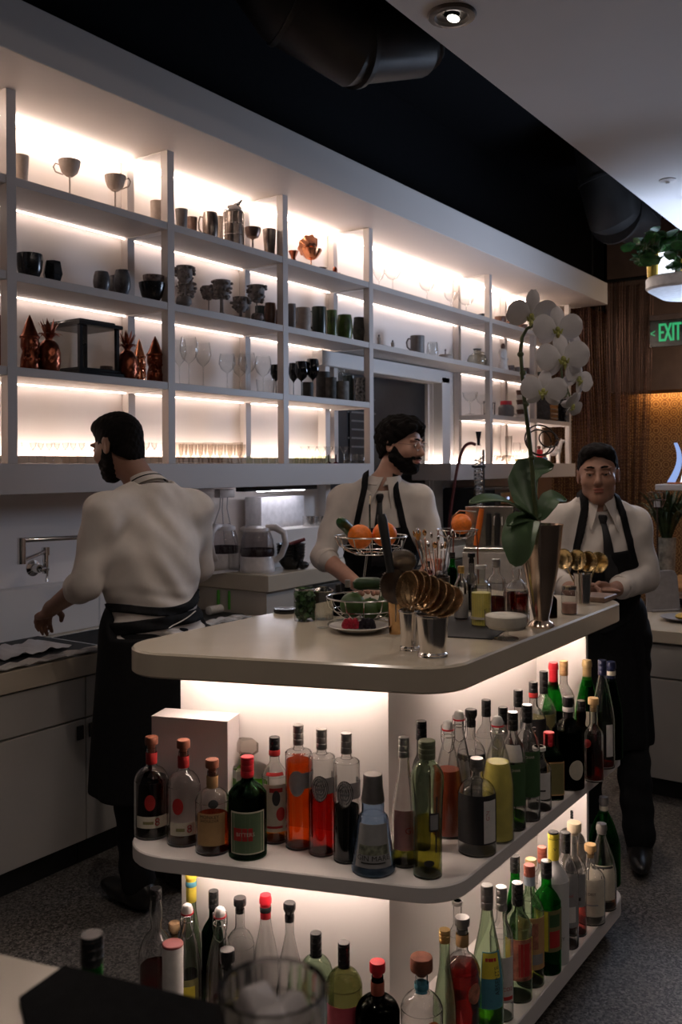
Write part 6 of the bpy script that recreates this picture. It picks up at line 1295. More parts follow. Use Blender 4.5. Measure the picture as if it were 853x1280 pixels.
        f.F = np.maximum(np.maximum(f.F+.0025*np.sin(q[0]*230)*np.sin(q[2]*210), reg), lipz).astype(np.float32); build_skin('beard', f.F, f.lo, .004, HAIRM, root)
        mb = MB(); mb.tube([hp(x_, .103-.6*x_*x_/.03*1.2, -.0445-.35*abs(x_)) for x_ in (-.026, -.014, 0, .014, .026)], [.003*hs, .006*hs, .0055*hs, .006*hs, .003*hs], 8); mb.build('moustache', HAIRM, root)
    if glasses:
        mb = MB()
        for s in (-1, 1):
            mb.tube([hp(s*.032+.021*cos(a*pi/10), .108, .004+.017*sin(a*pi/10)) for a in range(21)], .0011, 5); mb.tube([hp(s*.053, .107, .008), hp(s*.076, .04, .010), hp(s*.080, -.01, .008)], .0011, 5)
        mb.tube([hp(-.011, .108, .007), hp(0, .112, .009), hp(.011, .108, .007)], .0011, 5); mb.build('glasses', CHROME, root)
    # --- shirt
    hS = .006; f = Field(lo, hi, hS); torso(f, .008); arms(f, .012, sleeve); x, y, z = f.grid()
    l_ = (x-S[0])*lat[0]+(y-S[1])*lat[1]+(z-S[2])*lat[2]; q_ = (x-S[0])*fw[0]+(y-S[1])*fw[1]+(z-S[2])*fw[2]; v_ = (x-S[0])*upv[0]+(y-S[1])*upv[1]+(z-S[2])*upv[2]
    low = np.clip((-.25-v_)/.2, 0, 1); wr_ = .0020*np.sin(v_*55+l_*22+3*np.sin(l_*14))+.0060*low*np.sin(v_*120+5*np.sin(l_*9+1)+q_*12)+.003*np.sin((l_+v_*.6)*46+2*np.sin(q_*25))
    ZT_ = J['Ls'][2]-P[2]
    f.F = np.maximum((f.F+wr_).astype(np.float32), np.maximum(v_-.088+.30*np.maximum(q_, -.06)-np.clip((np.abs(l_)-.075)*3, 0, .2), -(v_+ZT_+.06)).astype(np.float32))
    sh = build_skin('shirt', f.F, f.lo, hS, SHIRT, root)
    shF = Field(lo, hi, hS); f = shF; torso(f, .008); f.F = (f.F+wr_).astype(np.float32)
    for s in 'LR':                                       # rolled cuffs
        e, wv = J[s+'e'], J[s+'w']; d_ = unit(wv-e); c0 = e+(wv-e)*(sleeve-.10); c1 = e+(wv-e)*(sleeve+.03); mb = MB(); r0 = .045-.017*sleeve+.015
        mb.tube([c0, c0+d_*.004, c0*.5+c1*.5, c1-d_*.004, c1, c1-d_*.006], [r0*.98, r0+.002, r0+.003, r0+.001, r0*.98, r0*.90], 24); mb.build('cuff', SHIRT, sh)
    # collar
    nd = unit(hp(0, -.022, -.045)-neck); nR = np.array([lat, unit(fw-nd*(fw @ nd)), nd]); nc = neck+nd*.004
    def ncp(a, r, z): return nc+(nR[0]*sin(a)*r+nR[1]*cos(a)*r*1.05)+nd*(z-.020*(cos(a) > 0)*cos(a))
    mb = MB(); mb.sheet(lambda a, b: ncp(.22+(2*pi-.44)*a, .066-.004*b, -.012+.048*b), 40, 4, .004); mb.sheet(lambda a, b: ncp(.22+(2*pi-.44)*a, .064+.016*b, .036-.042*b), 40, 4, .003); mb.build('collar', SHIRT, sh)
    def surf(a_lat, zz, F_=None, back=False, off=.0):
        """front (or rear) point of the shirt at lateral a_lat, height zz above the shoulders"""
        F_ = F_ or shF; dr = -fw if back else fw; p = S+lat*a_lat+upv*zz+dr*.30
        for k_ in range(120):
            if F_.at(p) < off: break
            p = p-dr*.003
        return p
    if tie:
        tipv = -.008
        for s in (-1, 1):                                # collar points
            tip = surf(s*.052, tipv)+fw*.009; a1 = ncp(s*1.35, .086, -.004)
            mb = MB(); mb.sheet(lambda a, b: ncp(s*(.10+1.2*a), .069, .036)*(1-b)+(tip*(1-a**.8)+a1*a**.8)*b+(ncp(s*(.10+1.2*a), .085, 0)-ncp(s*(.10+1.2*a), .069, 0))*sin(pi*b)*.6, 8, 6, .004); mb.build('collar_point', SHIRT, sh)
        kt = surf(0, .036)+fw*.012; mb = MB(); mb.lathe([(0, -.022), (.010, -.021), (.019, .010), (.017, .020), (0, .022)], 12, Matrix.Translation(kt) @ Matrix([list(lat)+[0], list(fw)+[0], list(upv)+[0], [0, 0, 0, 1]]).transposed())
        pts = [surf(0, .024-.03*i)+fw*.010 for i in range(11)]
        mb.sheet(lambda a, b: pts[min(10, int(a*10))]*(1-(a*10-int(a*10)))+pts[min(10, int(a*10)+1)]*(a*10-int(a*10))+lat*(b-.5)*(.022+.050*a)+fw*(.004*(1-abs(b-.5)*2)), 16, 4, .004); mb.build('tie', TIE, sh)
    # --- trousers and shoes
    f = Field(lo*V3(1, 1, 0)-V3(0, 0, .01), V3(hi[0], hi[1], P[2]+.16), .007)
    for s in 'LR': f.rc(J[s+'h'], J[s+'k'], .098, .072, k=.05); f.rc(J[s+'k'], J[s+'a']+V3(0, 0, .01), .072, .062, k=.03)
    f.el(P, (.178*w_, .135, .14), R, k=.05); x, y, z = f.grid(); f.F = np.maximum(f.F+.003*np.sin(z*60+x*30), np.maximum(J['La'][2]*.5+J['Ra'][2]*.5-.035-z, z-(P[2]+.1)).astype(np.float32)); build_skin('trousers', f.F.astype(np.float32), f.lo, .007, TROU, root)
    for s in 'LR':
        a = J[s+'a']; g = unit(np.array(facing)*V3(1, 1, 0)); RR = np.array([np.cross(g, V3(0, 0, 1)), g, V3(0, 0, 1)])
        f = Field(a-.25*V3(1, 1, .6), a+.25*V3(1, 1, .4), .005); f.el(V3(a[0], a[1], .045)+g*.06, (.046, .135, .040), RR, k=.02); f.el(V3(a[0], a[1], .055)-g*.025, (.042, .06, .055), RR, k=.03); f.rc(V3(a[0], a[1], .06), V3(a[0], a[1], .115), .048, .045, k=.02)
        x, y, z = f.grid(); f.F = np.maximum(f.F, (.004-z)+0*x).astype(np.float32); build_skin('shoe', f.F, f.lo, .005, SHOE, root)
    # --- apron: skirt, waistband, bib and straps
    f = Field(lo*V3(1, 1, 0)+V3(0, 0, .2)-V3(.1, .1, 0), hi+V3(.1, .1, 0), .007); kn = (J['Lk']+J['Rk'])/2; an = (J['La']+J['Ra'])/2
    f.erc(P+upv*.05, P*V3(1, 1, 0)*.5+kn*V3(1, 1, 0)*.5+V3(0, 0, .43), .190*w_, .212*w_, R*1., .80, k=.03)
    f.el(P+upv*.03, (.185*w_, .142, .17), R, k=.03)
    x, y, z = f.grid(); l_ = (x-P[0])*lat[0]+(y-P[1])*lat[1]; q_ = (x-P[0])*fw[0]+(y-P[1])*fw[1]; fold = .007*np.sin(l_*52+q_*30)*np.clip((P[2]-z)/.4, 0, 1)
    top = P[2]+(.155 if not waist_bands else .065+.10*np.clip((q_+.02)/.06, 0, 1)+.0*l_)
    f.F = np.maximum(f.F+fold, np.maximum(z-top, .42+.0*x-z)).astype(np.float32); ap = build_skin('apron', f.F, f.lo, .007, APRON, root)
    def from_shirt(name, fn, off, par, m=APRON):
        g = Field(lo, hi, hS); g.F = shF.F-off; x, y, z = g.grid(); l_ = (x-S[0])*lat[0]+(y-S[1])*lat[1]+(z-S[2])*lat[2]; q_ = (x-S[0])*fw[0]+(y-S[1])*fw[1]+(z-S[2])*fw[2]; v_ = (x-S[0])*upv[0]+(y-S[1])*upv[1]+(z-S[2])*upv[2]
        g.F = np.maximum(g.F, fn(l_, q_, v_)).astype(np.float32); return build_skin(name, g.F, g.lo, hS, m, par)
    Hh = np.linalg.norm(S-P)
    if bib: 
        from_shirt('bib', lambda l_, q_, v_: np.maximum(np.maximum(np.abs(l_)-(.128+np.clip((-.10-v_)*.35, 0, .06)), -q_), np.maximum(v_+.095, -(v_+Hh)))+0*l_, .010, ap)
        for s in (-1, 1): from_shirt('strap', lambda l_, q_, v_: np.maximum(np.maximum(np.abs(l_-s*(.112-np.clip((v_+.10)*.22, 0, .04)))-.0145, -(q_+.03)), -(v_+.15)), .013, ap)
    if waist_bands:
        from_shirt('apron_string', lambda l_, q_, v_: np.maximum(np.abs(v_+Hh-.175-.10*(l_*.5)+.035*np.cos(l_*9))-.016, -(v_+Hh+.1)), .010, ap)
        from_shirt('apron_string', lambda l_, q_, v_: np.maximum(np.abs(v_+Hh-.105-.05*l_)-.022, -(v_+Hh+.1)), .010, ap)
        mb = MB(); pts = [surf(-.06+.022*i, -Hh+.085+.006*i, None, True)-fw*.022 for i in range(8)]; mb.tube(pts, .0022, 6); mb.build('apron_piping', SHIRT, ap)
        mb = MB(); mb.sheet(lambda a, b: ncp(pi*.55+pi*.9*a, .0715-.001*b, .004+.018*b), 24, 2, .004); mb.build('neck_strap', APRON, ap)
    return root, surf, fw, lat, upv
A_ = lambda p: (p[0], p[1], p[2])
# man at the sink, seen from behind
B1 = (2.44, 2.56, 0)
J = dict(Ls=(2.235, 2.58, 1.435), Rs=(2.66, 2.54, 1.435), Le=(2.175, 2.60, 1.195), Re=(2.745, 2.60, 1.19), Lw=(2.235, 2.87, 1.075), Rw=(2.70, 2.84, 1.11), Lh=(2.345, 2.52, .93), Rh=(2.535, 2.52, .93), Lk=(2.345, 2.56, .50), Rk=(2.55, 2.56, .50), La=(2.345, 2.53, .09), Ra=(2.56, 2.53, .09))
person(B1, 'man at the sink seen from behind, white shirt and black apron', J, (2.395, 2.675, 1.680), (-.06, 1, -.30), (0, .28, 1), SKIN1, hair='fade', beard=True, bib=False, waist_bands=True, tie=False, facing=(0, 1, 0), sleeve=.22,
       hd={'L': ((.25, 1, -.55), (.3, -.3, -1), (1, -.2, 0), .3), 'R': ((-.2, 1, -.3), (-.9, 0, -.5), (0, .3, 1), .5)})
# man with the beard and glasses behind the island
t2 = 4.40
q = lambda x, y, t: at(x, y, t=t)
B2 = q(485, 700, t2); B2 = (B2.x, B2.y, 0)
Ls, Rs = q(525, 626, t2-.02), q(429, 626, t2+.02); P2 = (Ls+Rs)/2+EF*.10; P2.z = .95
J = dict(Ls=A_(Ls), Rs=A_(Rs), Re=A_(q(404, 696, t2-.10)), Le=A_(q(546, 700, t2-.08)), Rw=A_(q(455, 738, t2-.36)), Lw=A_(q(520, 735, t2-.33)), Lh=A_(P2+EX*.095), Rh=A_(P2-EX*.095), Lk=A_(P2+EX*.10-EZ*.44-EF*.03), Rk=A_(P2-EX*.10-EZ*.44-EF*.03), La=A_(P2+EX*.10-EZ*.86), Ra=A_(P2-EX*.10-EZ*.86))
hf = (EX*.80-EF*.62-EZ*.16); e = -EF*.9+EX*.3
person(B2, 'bearded man with glasses and thick hair behind the island, looking right', J, A_(q(502, 558, t2-.02)), A_(hf), A_(EZ+EX*.10), SKIN2, hs=1.06, hair='thick', beard=True, glasses=True, facing=A_(e), sleeve=.12,
       hd={'R': (A_(EX*.8-EF*.5-EZ*.2), A_(EF*.2-EZ), A_(-EF-EX*.3), .4), 'L': (A_(-EX*.7-EF*.6-EZ*.1), A_(-EZ), A_(-EF+EX*.3), .4)})
# man at the right end of the island
t3 = 3.90
B3 = q(760, 900, t3); B3 = (B3.x, B3.y, 0)
e = -(EF+EX*.28); F3 = unit(A_(e)); fe = Vector(F3)
Ls, Rs = q(793, 656, t3), q(700, 654, t3); P3 = (Ls+Rs)/2-fe*.06+EX*.04; P3.z = .88
fa, fb = at(800, 1050, z=.09), at(772, 1022, z=.09); lt = (Ls-Rs).normalized()
J = dict(Ls=A_(Ls), Rs=A_(Rs), Le=A_(q(808, 722, t3-.04)), Re=A_(q(690, 722, t3-.06)), Lw=A_(q(763, 739, t3-.27)), Rw=A_(q(716, 738, t3-.30)), Lh=A_(P3+lt*.09), Rh=A_(P3-lt*.09), Lk=A_(P3+lt*.10-EZ*.42+fe*.03), Rk=A_(P3-lt*.09-EZ*.42+fe*.02), La=A_(fa), Ra=A_(Vector((P3.x, P3.y, .09))-lt*.09-fe*.02))
r3, sf3, fw3, lat3, up3 = person(B3, 'clean shaven man with short hair facing the camera at the island end', J, A_(q(748, 594, t3-.04)), A_(fe-EZ*.10), A_(EZ-lt*.04), SKIN3, hs=1.03, hair='short', beard=False, facing=tuple(F3), sleeve=.72,
       hd={'L': (A_(-EX*.9+fe*.4), A_(-EZ*.6+fe*.2), A_(EZ+fe*.5), .6), 'R': (A_(EX*.9+fe*.4), A_(-EZ*.5+fe*.3), A_(EZ+fe*.5), .6)})
for k_, (x, ln, nm) in enumerate(((-.055, .05, 'pen'), (-.078, .07, 'pen'))):   # pens clipped in the bib pocket
    s_ = 1 if (lat3 @ np.array(A_(EX))) > 0 else -1
    c = sf3(-x*s_, -.20)+fw3*.016; c = Vector(c)+Vector(B3); pen = thing('pen', ('silver pen clipped in the bib of the man facing the camera', 'longer steel tool clipped beside the pen in the bib')[k_], ('pen', 'bar tool')[k_], c)
    mb = MB(); mb.tube([(0, 0, -ln), (0, 0, 0), (0, 0, .012)], [.0035, .0038, .003], 8); mb.build('barrel', STEEL, pen); mb = MB(); mb.tube([Vector(fw3)*.005+Vector((0, 0, .010)), Vector(fw3)*.006+Vector((0, 0, -.02))], .0014, 6); mb.build('clip', CHROME, pen)
# ------------------------------------------------------------------ sink side: tap, mats, paper, towels
tw = 3.52
def w3(x, y, d): return at(x, y, d=d)
f0 = w3(41, 710, 3.44)
t = thing('pot_filler_tap', 'chrome folding pot filler tap on the wall above the sink', 'tap', f0)
def rl(x, y, d): return w3(x, y, d)-f0
mb = MB(); mb.lathe([(0, 0), (.036, 0), (.036, .006), (.02, .014), (.018, .05), (0, .05)], 28, T(0, .002, 0, rx=pi/2)); mb.build('wall_flange', CHROME, t)
b0_ = Vector((0, -.05, 0)); r1 = rl(57, 711, 3.39); r2 = rl(57, 689, 3.39); r3 = rl(28, 701, 3.30); r4 = rl(27, 672, 3.30); r4b = rl(27, 705, 3.30); r5 = rl(118, 677, 3.20)
mb = MB(); mb.tube([b0_, (b0_.x, r1.y, r1.z), r1, r1+(r1-b0_)*.35], .013, 14); mb.tube([r1-EZ*.02, r2], .013, 14); mb.lathe([(0, -.02), (.018, -.018), (.018, .018), (0, .02)], 16, Matrix.Translation(r2)); mb.build('valve_body', CHROME, t)
mb = MB(); mb.tube([r2, r3], .009, 12); mb.build('lower_arm', CHROME, t)
mb = MB(); mb.tube([r4b, r4b*.5+r4*.5, r4], .018, 16); mb.build('swivel', CHROME, t)
mb = MB(); e_ = Vector((r5.x, r5.y, r4.z-.012)); mb.tube([r4-EZ*.012, e_, e_+Vector((.02, 0, -.008)), e_+Vector((.026, 0, -.05))], .010, 12); mb.build('upper_arm', CHROME, t)
mb = MB(); k_ = r1+(r1-b0_)*.3; mb.tube([k_, k_-EZ*.03, k_-EZ*.055-EF*.01], [.006, .005, .007], 10); mb.build('lever', CHROME, t)
wp = f0+e_+Vector((.026, 0, -.052)); mb = MB(); mb.tube([wp, wp*.5+Vector((wp.x, wp.y, .66))*.5, Vector((wp.x, wp.y, .625))], [.004, .0035, .0035], 10); tag(mb.build('water_stream', glass('running_water', (.95, .96, .97), .5, 2.0, .05)), 'thin stream of water falling from the tap into the sink', 'water')
def flat(name, label, cat, pts, z, m, th=.004, ch=.001):
    q = [at(x, y, z=z) for x, y in pts]; c = sum(q, Vector())/len(q); pp = [(v.x-c.x, v.y-c.y) for v in q]; ar = sum(pp[i-1][0]*pp[i][1]-pp[i][0]*pp[i-1][1] for i in range(len(pp)))
    mb = MB(); mb.prism(pp if ar > 0 else pp[::-1], .0004, th, ch); o = mb.build(name, m); o.location = (c.x, c.y, z); return tag(o, label, cat)
def slab(name, label, cat, x0, x1, y0, y1, z0, z1, m, ch=.002):
    mb = MB(); mb.box((0, 0, (z1-z0)/2), (x1-x0, y1-y0, z1-z0), ch); o = mb.build(name, m); o.location = ((x0+x1)/2, (y0+y1)/2, z0); return tag(o, label, cat)
slab('drain_mat', 'black rubber drain mat left of the sink', 'mat', 1.75, 2.60, 3.02, 3.43, ZK+.0005, ZK+.010, BLACKM)
slab('drain_mat', 'black rubber drain mat right of the sink, beside the raised block', 'mat', 3.20, 3.56, 3.06, 3.42, ZK+.0005, ZK+.010, BLACKM)
def paper(name, label, cat, x0, x1, y0, y1, z, m, amp=.008, th=.0015, seed=1, cyc=3):
    mb = MB(); rn = random.Random(seed); ph = [rn.random()*6 for _ in range(4)]
    mb.sheet(lambda a, b: (x0+(x1-x0)*a-(x0+x1)/2, y0+(y1-y0)*b-(y0+y1)/2, .002+amp*(1+sin(a*cyc*5+ph[0])*sin(b*cyc*3+ph[1]))*.5+amp*.3*(1+sin(a*cyc*11+ph[2]))), 20, 14, th); o = mb.build(name, m); o.location = ((x0+x1)/2, (y0+y1)/2, z); return tag(o, label, cat)
PAPERW = mat('white_paper', (.62, .60, .62), .8, var=.03); TOWEL = mat('white_towel', (.60, .57, .54), .95, var=.08, scale=90, bump=.3)
paper('crumpled_paper', 'crumpled white paper lying on the black mat left of the man', 'paper', 2.18, 2.50, 3.08, 3.30, ZK+.011, PAPERW, .012)
paper('folded_towel', 'white towel folded along the front edge of the sink counter', 'towel', 1.7, 2.60, 2.955, 3.015, ZK+.001, TOWEL, .012, .006, 2, 6)
paper('folded_towel', 'white towel on the counter just right of the man at the sink', 'towel', 3.10, 3.50, 2.96, 3.05, ZK+.001, TOWEL, .012, .008, 5)
p = at(262, 768, z=ZK+.02); mb = MB(); mb.tube([(-.05, 0, .022), (-.045, 0, .022), (.045, 0, .022), (.05, 0, .022)], [.012, .022, .022, .012], 16); o = mb.build('towel_roll', TOWEL); o.location = (p.x+.06, p.y+.02, ZK+.012); tag(o, 'small rolled white towel beside the man at the sink', 'towel')
for x, y, lb in ((273, 748, 'green bottle top standing behind the counter towel'), (287, 749, 'shorter green bottle top behind the counter towel')):
    p = at(x, y+8, z=ZK+.03); hh = at(x, y-8, t=depth(p)).z-ZK; mb = MB(); mb.lathe([(0, 0), (.009, 0), (.009, hh*.8), (.007, hh), (0, hh)], 12); o = mb.build('green_tube', mat('green_plastic', (.08, .35, .04), .4)); o.location = (p.x, p.y, ZK+.011); tag(o, lb, 'tube')
# ------------------------------------------------------------------ raised counter: kettles, bowls, boxes
ZR = 1.0525
KW = mat('kettle_white', (.66, .63, .64), .3); KGL = glass('kettle_glass', (.86, .84, .85), .35, 1.3)
def kettle(x, yb, yt, w_, ha, label):
    p, r, h = on(x, yb, w_, ZR, yt); t = thing('electric_kettle', label, 'kettle', p)
    mb = MB(); mb.lathe([(0, 0), (r*.98, 0), (r*1.02, .006), (r*1.02, .02), (r, .024), (r*1.0, h*.30), (r*.96, h*.34), (0, h*.34)], 32); mb.build('base', KW, t)
    mb = MB(); mb.lathe([(r*.95, h*.34), (r*1.0, h*.42), (r*.93, h*.7), (r*.74, h*.88)], 32, closed=False); mb.build('glass_jug', KGL, t)
    mb = MB(); mb.lathe([(r*.962, h*.345), (r*.98, h*.40), (r*.97, h*.49), (r*.955, h*.50)], 32, closed=False); mb.build('dark_band', mat('kettle_band', (.03, .015, .02), .3), t)
    k = (EX*cos(ha)+EF*sin(ha))
    mb = MB(); mb.lathe([(r*.76, h*.86), (r*.80, h*.89), (r*.76, h*.95), (r*.4, h*.99), (0, h)], 28); mb.tube([-k*r*.70+EZ*h*.92, -k*r*.98+EZ*h*.93], [r*.24, r*.08], 10); mb.build('lid', KW, t)
    mb = MB(); mb.tube([k*r*.5+EZ*h*.95, k*r*1.05+EZ*h*.96, k*r*1.55+EZ*h*.84, k*r*1.65+EZ*h*.6, k*r*1.4+EZ*h*.36, k*r*1.0+EZ*h*.22], [r*.20, r*.22, r*.20, r*.18, r*.17, r*.16], 12, None, 1.3); mb.build('handle', KW, t)
kettle(322, 717, 657, 44, 0.0, 'white kettle with a glass body and its handle to the right, near the bowls')
kettle(280, 712, 655, 38, -2.0, 'white kettle half hidden by the man at the sink')
p = at(280, 715, z=ZR); o = paper('paper_sheet', 'white paper sheet lying under the kettles', 'paper', p.x-.22, p.x+.30, p.y-.03, p.y+.06, ZR-.0015, PAPERW, .0, .001)
p, r, h = on(293, 713, 15, ZR, 682); mb = MB(); mb.lathe([(0, .001), (r*.85, .001), (r, .01), (r, h)], 24, closed=False); o = mb.build('water_glass', CLEAR); o.location = p; tag(o, 'tall clear glass between the two kettles', 'glass')
p, r, h = on(364, 713, 36, ZR, 678)
for k in range(5):
    hh = h*.52; mb = MB(); mb.lathe([(0, 0), (r*.5, 0), (r*.56, hh*.06), (r*.85, hh*.5), (r*(1+.012*k), hh), (r*.96, hh), (r*.8, hh*.5), (0, hh*.12)], 32); o = mb.build('dark_bowl', CER['black']); o.location = p+EZ*(h*.11*k); tag(o, ('lowest', 'second', 'third', 'fourth', 'topmost')[k]+' black bowl of the stack beside the kettle', 'bowl', 'stack of black bowls')
mb = MB(); a_, b_ = px(353, 684, depth(p)-.03), px(381, 675, depth(p)+.02); mb.tube([a_+EZ*.002, a_*.5+b_*.5+EZ*.004, b_+EZ*.004], [.008, .011, .010], 12); tag(mb.build('pestle', mat('dark_red_wood', (.16, .02, .025), .35)), 'dark red wooden stick lying across the black bowls', 'stick')
pa, pb = at(327, 656, d=3.34), at(380, 656, d=3.34); zt = at(350, 621, d=3.30).z
slab('white_panel_box', 'tall white box under the shelf, lit along its top', 'box', pa.x, pb.x, 3.34, 3.46, ZR, zt, mat('panel_white', (.70, .68, .70), .5))
pa, pb = at(335, 690, d=3.16), at(408, 690, d=3.16); zt2 = at(370, 661, d=3.16).z
slab('low_white_box', 'low white box in front of the tall white box', 'box', pa.x, pb.x+.25, 3.16, 3.32, ZR, zt2, WHITE)
slab('under_shelf_lamp', 'black lamp bar fixed under the shelf above the white box', 'lamp', at(288, 620, d=3.36).x, at(380, 620, d=3.36).x, 3.26, 3.32, 1.468, 1.494, BLACKG)
um = MB(); um.box((at(352, 620, d=3.29).x, 3.29, 1.466), (.42, .012, .004), .001); o = um.build('lamp_tube', emit('lamp_tube_light', (.92, .9, 1), 30)); o.parent = bpy.data.objects['under_shelf_lamp']; o.matrix_parent_inverse = Matrix.Translation(-bpy.data.objects['under_shelf_lamp'].location)
t = thing('power_cord', 'white power cords hanging from the shelf down to the kettles', 'cord', (0, 0, 0))
for x0, x1, y1, x2 in ((276, 268, 655, 262), (279, 281, 680, 292), (285, 290, 665, 298)):
    mb = MB(); mb.tube([w3(x0, 617, 3.42), w3(x0-1, 635, 3.42), w3(x1, y1, 3.44), w3(x2, 690, 3.44), w3(x2+2, 706, 3.42)], .0035, 6); mb.build('cord', KW, t)
mb = MB(); c_ = w3(281, 619, 3.42); mb.box((c_.x, c_.y, c_.z+.01), (.12, .04, .045), .004); mb.build('plug', KW, t)
for x, y, w_, lb in ((386, 659, 15, 'small steel tin on the low white box'), (399, 658, 17, 'second small steel tin on the low white box, nearer the bearded man')):
    p = at(x, 661, z=zt2+.0); p.y = 3.24; p.x = at(x, 660, d=3.24).x; tt = depth(p); r = w_*tt/FPX/2; h = max(.03, at(x, 645, t=tt).z-zt2)
    mb = MB(); mb.lathe([(0, 0), (r, 0), (r*1.02, .003), (r, h*.85), (r*1.04, h*.87), (r*1.04, h), (0, h)], 24); o = mb.build('steel_tin', STEEL); o.location = (p.x, p.y, zt2); tag(o, lb, 'tin')
p = at(388, 712, z=ZR); mb = MB(); mb.ell((0, 0, .022), (.035, .035, .022), 20, 10); o = mb.build('small_dark_bowl', CER['black']); o.location = (p.x, p.y+.05, ZR); tag(o, 'little dark lidded bowl right of the stacked bowls', 'bowl')
# dark machine and the glass still at the right end of the raised counter
t = thing('coffee_machine', 'dark machine with small lights behind the orchid leaves', 'machine', (6.75, 3.22, ZR))
mb = MB(); mb.box((0, 0, .19), (.75, .44, .38), .012); mb.build('body', mat('machine_black', (.02, .02, .022), .3, var=.2), t)
mb = MB(); mb.box((0, -.23, .30), (.62, .02, .09), .004); mb.build('front_panel', STEEL, t)
for k in range(3): mb = MB(); mb.ell((-.18+.15*k, -.243, .30), (.012, .006, .012), 12, 7); mb.build('button', emit('button_light', (.5, .6, 1), 1.2), t)
for k in range(2): mb = MB(); mb.tube([(-.15+.3*k, -.22, .2), (-.15+.3*k, -.30, .19), (-.15+.3*k, -.40, .17)], [.02, .014, .016], 10); mb.build('portafilter', BLACKG, t)
pc_ = at(599, 640, d=2.98); t = thing('glass_still', 'coiled glass condenser standing in a clamp behind the island', 'glassware', (pc_.x, pc_.y, ZR))
o_ = Vector((pc_.x, pc_.y, ZR)); tt = depth(pc_)
def sr(x, y): return at(x, y, t=tt)-o_
zt, zb = sr(599, 562).z, sr(599, 645).z; R = 6.2*tt/FPX
mb = MB(); mb.lathe([(R*.4, zb-.03), (R*.5, zb), (R, zb+.04), (R, zt-.05), (R*.45, zt-.01), (R*.45, zt+.04)], 20, closed=False); mb.build('jacket', CLEAR, t)
mb = MB(); N_ = 14*16; mb.tube([(R*.74*cos(2*pi*k/16), R*.74*sin(2*pi*k/16), zb+.05+(zt-zb-.11)*k/N_) for k in range(N_+1)], .0075, 6); mb.build('coil', G['clear'], t)
mb = MB(); mb.lathe([(R*.3, zt+.03), (R*.34, zt+.07), (R*.6, zt+.13), (0, zt+.13)], 14); mb.build('stopper', BLACKG, t)
mb = MB(); mb.tube([(R*1.2*cos(a), R*1.2*sin(a), sr(599, 583).z) for a in [2*pi*k/20 for k in range(21)]], .010, 6); mb.tube([(-R*2.2, 0, sr(599, 583).z), (R*2.2, 0, sr(599, 583).z)], .008, 6); mb.tube([(R*2.2, .0, 0), (R*2.2, 0, zt)], .009, 8); mb.build('clamp', BLACKM, t)
mb = MB(); mb.lathe([(0, 0), (.10, 0), (.10, .012), (.02, .02), (0, .02)], 24); mb.build('foot', BLACKM, t)
mb = MB(); mb.lathe([(0, .021), (R*1.1, .022), (R*1.5, .06), (R*1.3, zb-.06), (R*.5, zb-.02)], 20, closed=False); mb.build('flask', SMOKE, t)
hz = thing('rubber_hose', 'dark red rubber hose looping from the glass still', 'hose', o_); mb = MB(); mb.tube(curve([sr(595, 556), sr(588, 554), sr(580, 560), sr(573, 580), sr(567, 615), sr(563, 645), sr(561, 675)+EF*.02, (sr(560, 690).x, sr(560, 690).y, .012)]), .011, 8); mb.build('tube', mat('hose_red', (.12, .018, .015), .4), hz)
# ------------------------------------------------------------------ far right: hanging planter, exit sign, curtains, wall shelf
us = 5.3; p0_ = at(797, 358, u=us); zb_ = p0_.z-.012; dl = p0_.y
pl = thing('hanging_planter', 'white planter shelf with rounded ends hanging from the ceiling at right', 'planter shelf', (us+.3, dl-.6, zb_))
mb = MB(); mb.prism(round_poly([(-.28, -.62), (.32, -.62), (.32, .60), (-.28, .60)], [.02, .02, .16, .16]), 0, .075, .012); mb.build('shelf', mat('planter_white', (.80, .80, .82), .35), pl)
for yy in (.45, -.4): mb = MB(); mb.tube([(.15, yy, .07), (.15, yy, 3.2-zb_)], .005, 8); mb.build('rod', CHROME, pl)
def planter(x, yt, yb, w_, m, label, leaves=40, spread=.16, seed=1):
    p = at(x, yb, u=us+.12); tt = depth(p); r = w_*tt/FPX/2; h = at(x, yt, t=tt).z-(zb_+.075); t = thing('potted_ivy', label, 'plant', (p.x, p.y, zb_+.0755))
    mb = MB(); mb.lathe([(0, 0), (r*.82, 0), (r*.85, .004), (r, h), (r*.93, h), (r*.8, .01), (0, .01)], 28); mb.build('pot', m, t)
    mb = MB(); mb.lathe([(0, h*.9), (r*.94, h*.9), (0, h*.93)], 16); mb.build('soil', mat('soil', (.02, .014, .01), .95), t)
    rn = random.Random(seed); mb = MB(); sm = MB()
    for k in range(leaves):
        a = rn.uniform(0, 6.28); q = spread*rn.uniform(.25, 1); c = Vector((q*cos(a), q*sin(a), h+rn.uniform(-.05, .13)-.35*max(0, q-r)*(1+rn.random()))); s = rn.uniform(.025, .045); R_ = Matrix.Rotation(rn.random()*6.3, 3, 'Z') @ Matrix.Rotation(rn.uniform(.2, 1.2), 3, 'X')
        mb.sheet(lambda u_, v_: c+R_ @ Vector(((v_-.5)*2*s*(.15+.95*sin(pi*min(1, u_*.9+.05))**.7)*(1 if u_ < .85 else .6), s*2*(u_-.3), .012*sin(3*u_)-.3*s*(v_-.5)**2)), 4, 4, .0012)
        sm.tube([(r*.3*cos(a), r*.3*sin(a), h*.9), (c.x*.6, c.y*.6, h+.06), c], .0022, 5)
    mb.build('leaves', mat('ivy_leaf', (.03, .13, .03), .4, var=.5, scale=30), t); sm.build('stems', STEMM, t); return t
GOLDP = mat('gold_pot', (.55, .42, .10), .35, .8)
planter(817, 316, 352, 17, GOLDP, 'ivy in a gold pot at the left end of the hanging planter', 60, .15, 1); planter(858, 324, 352, 15, GOLDP, 'ivy in a gold pot at the right edge of the photo', 36, .10, 2)
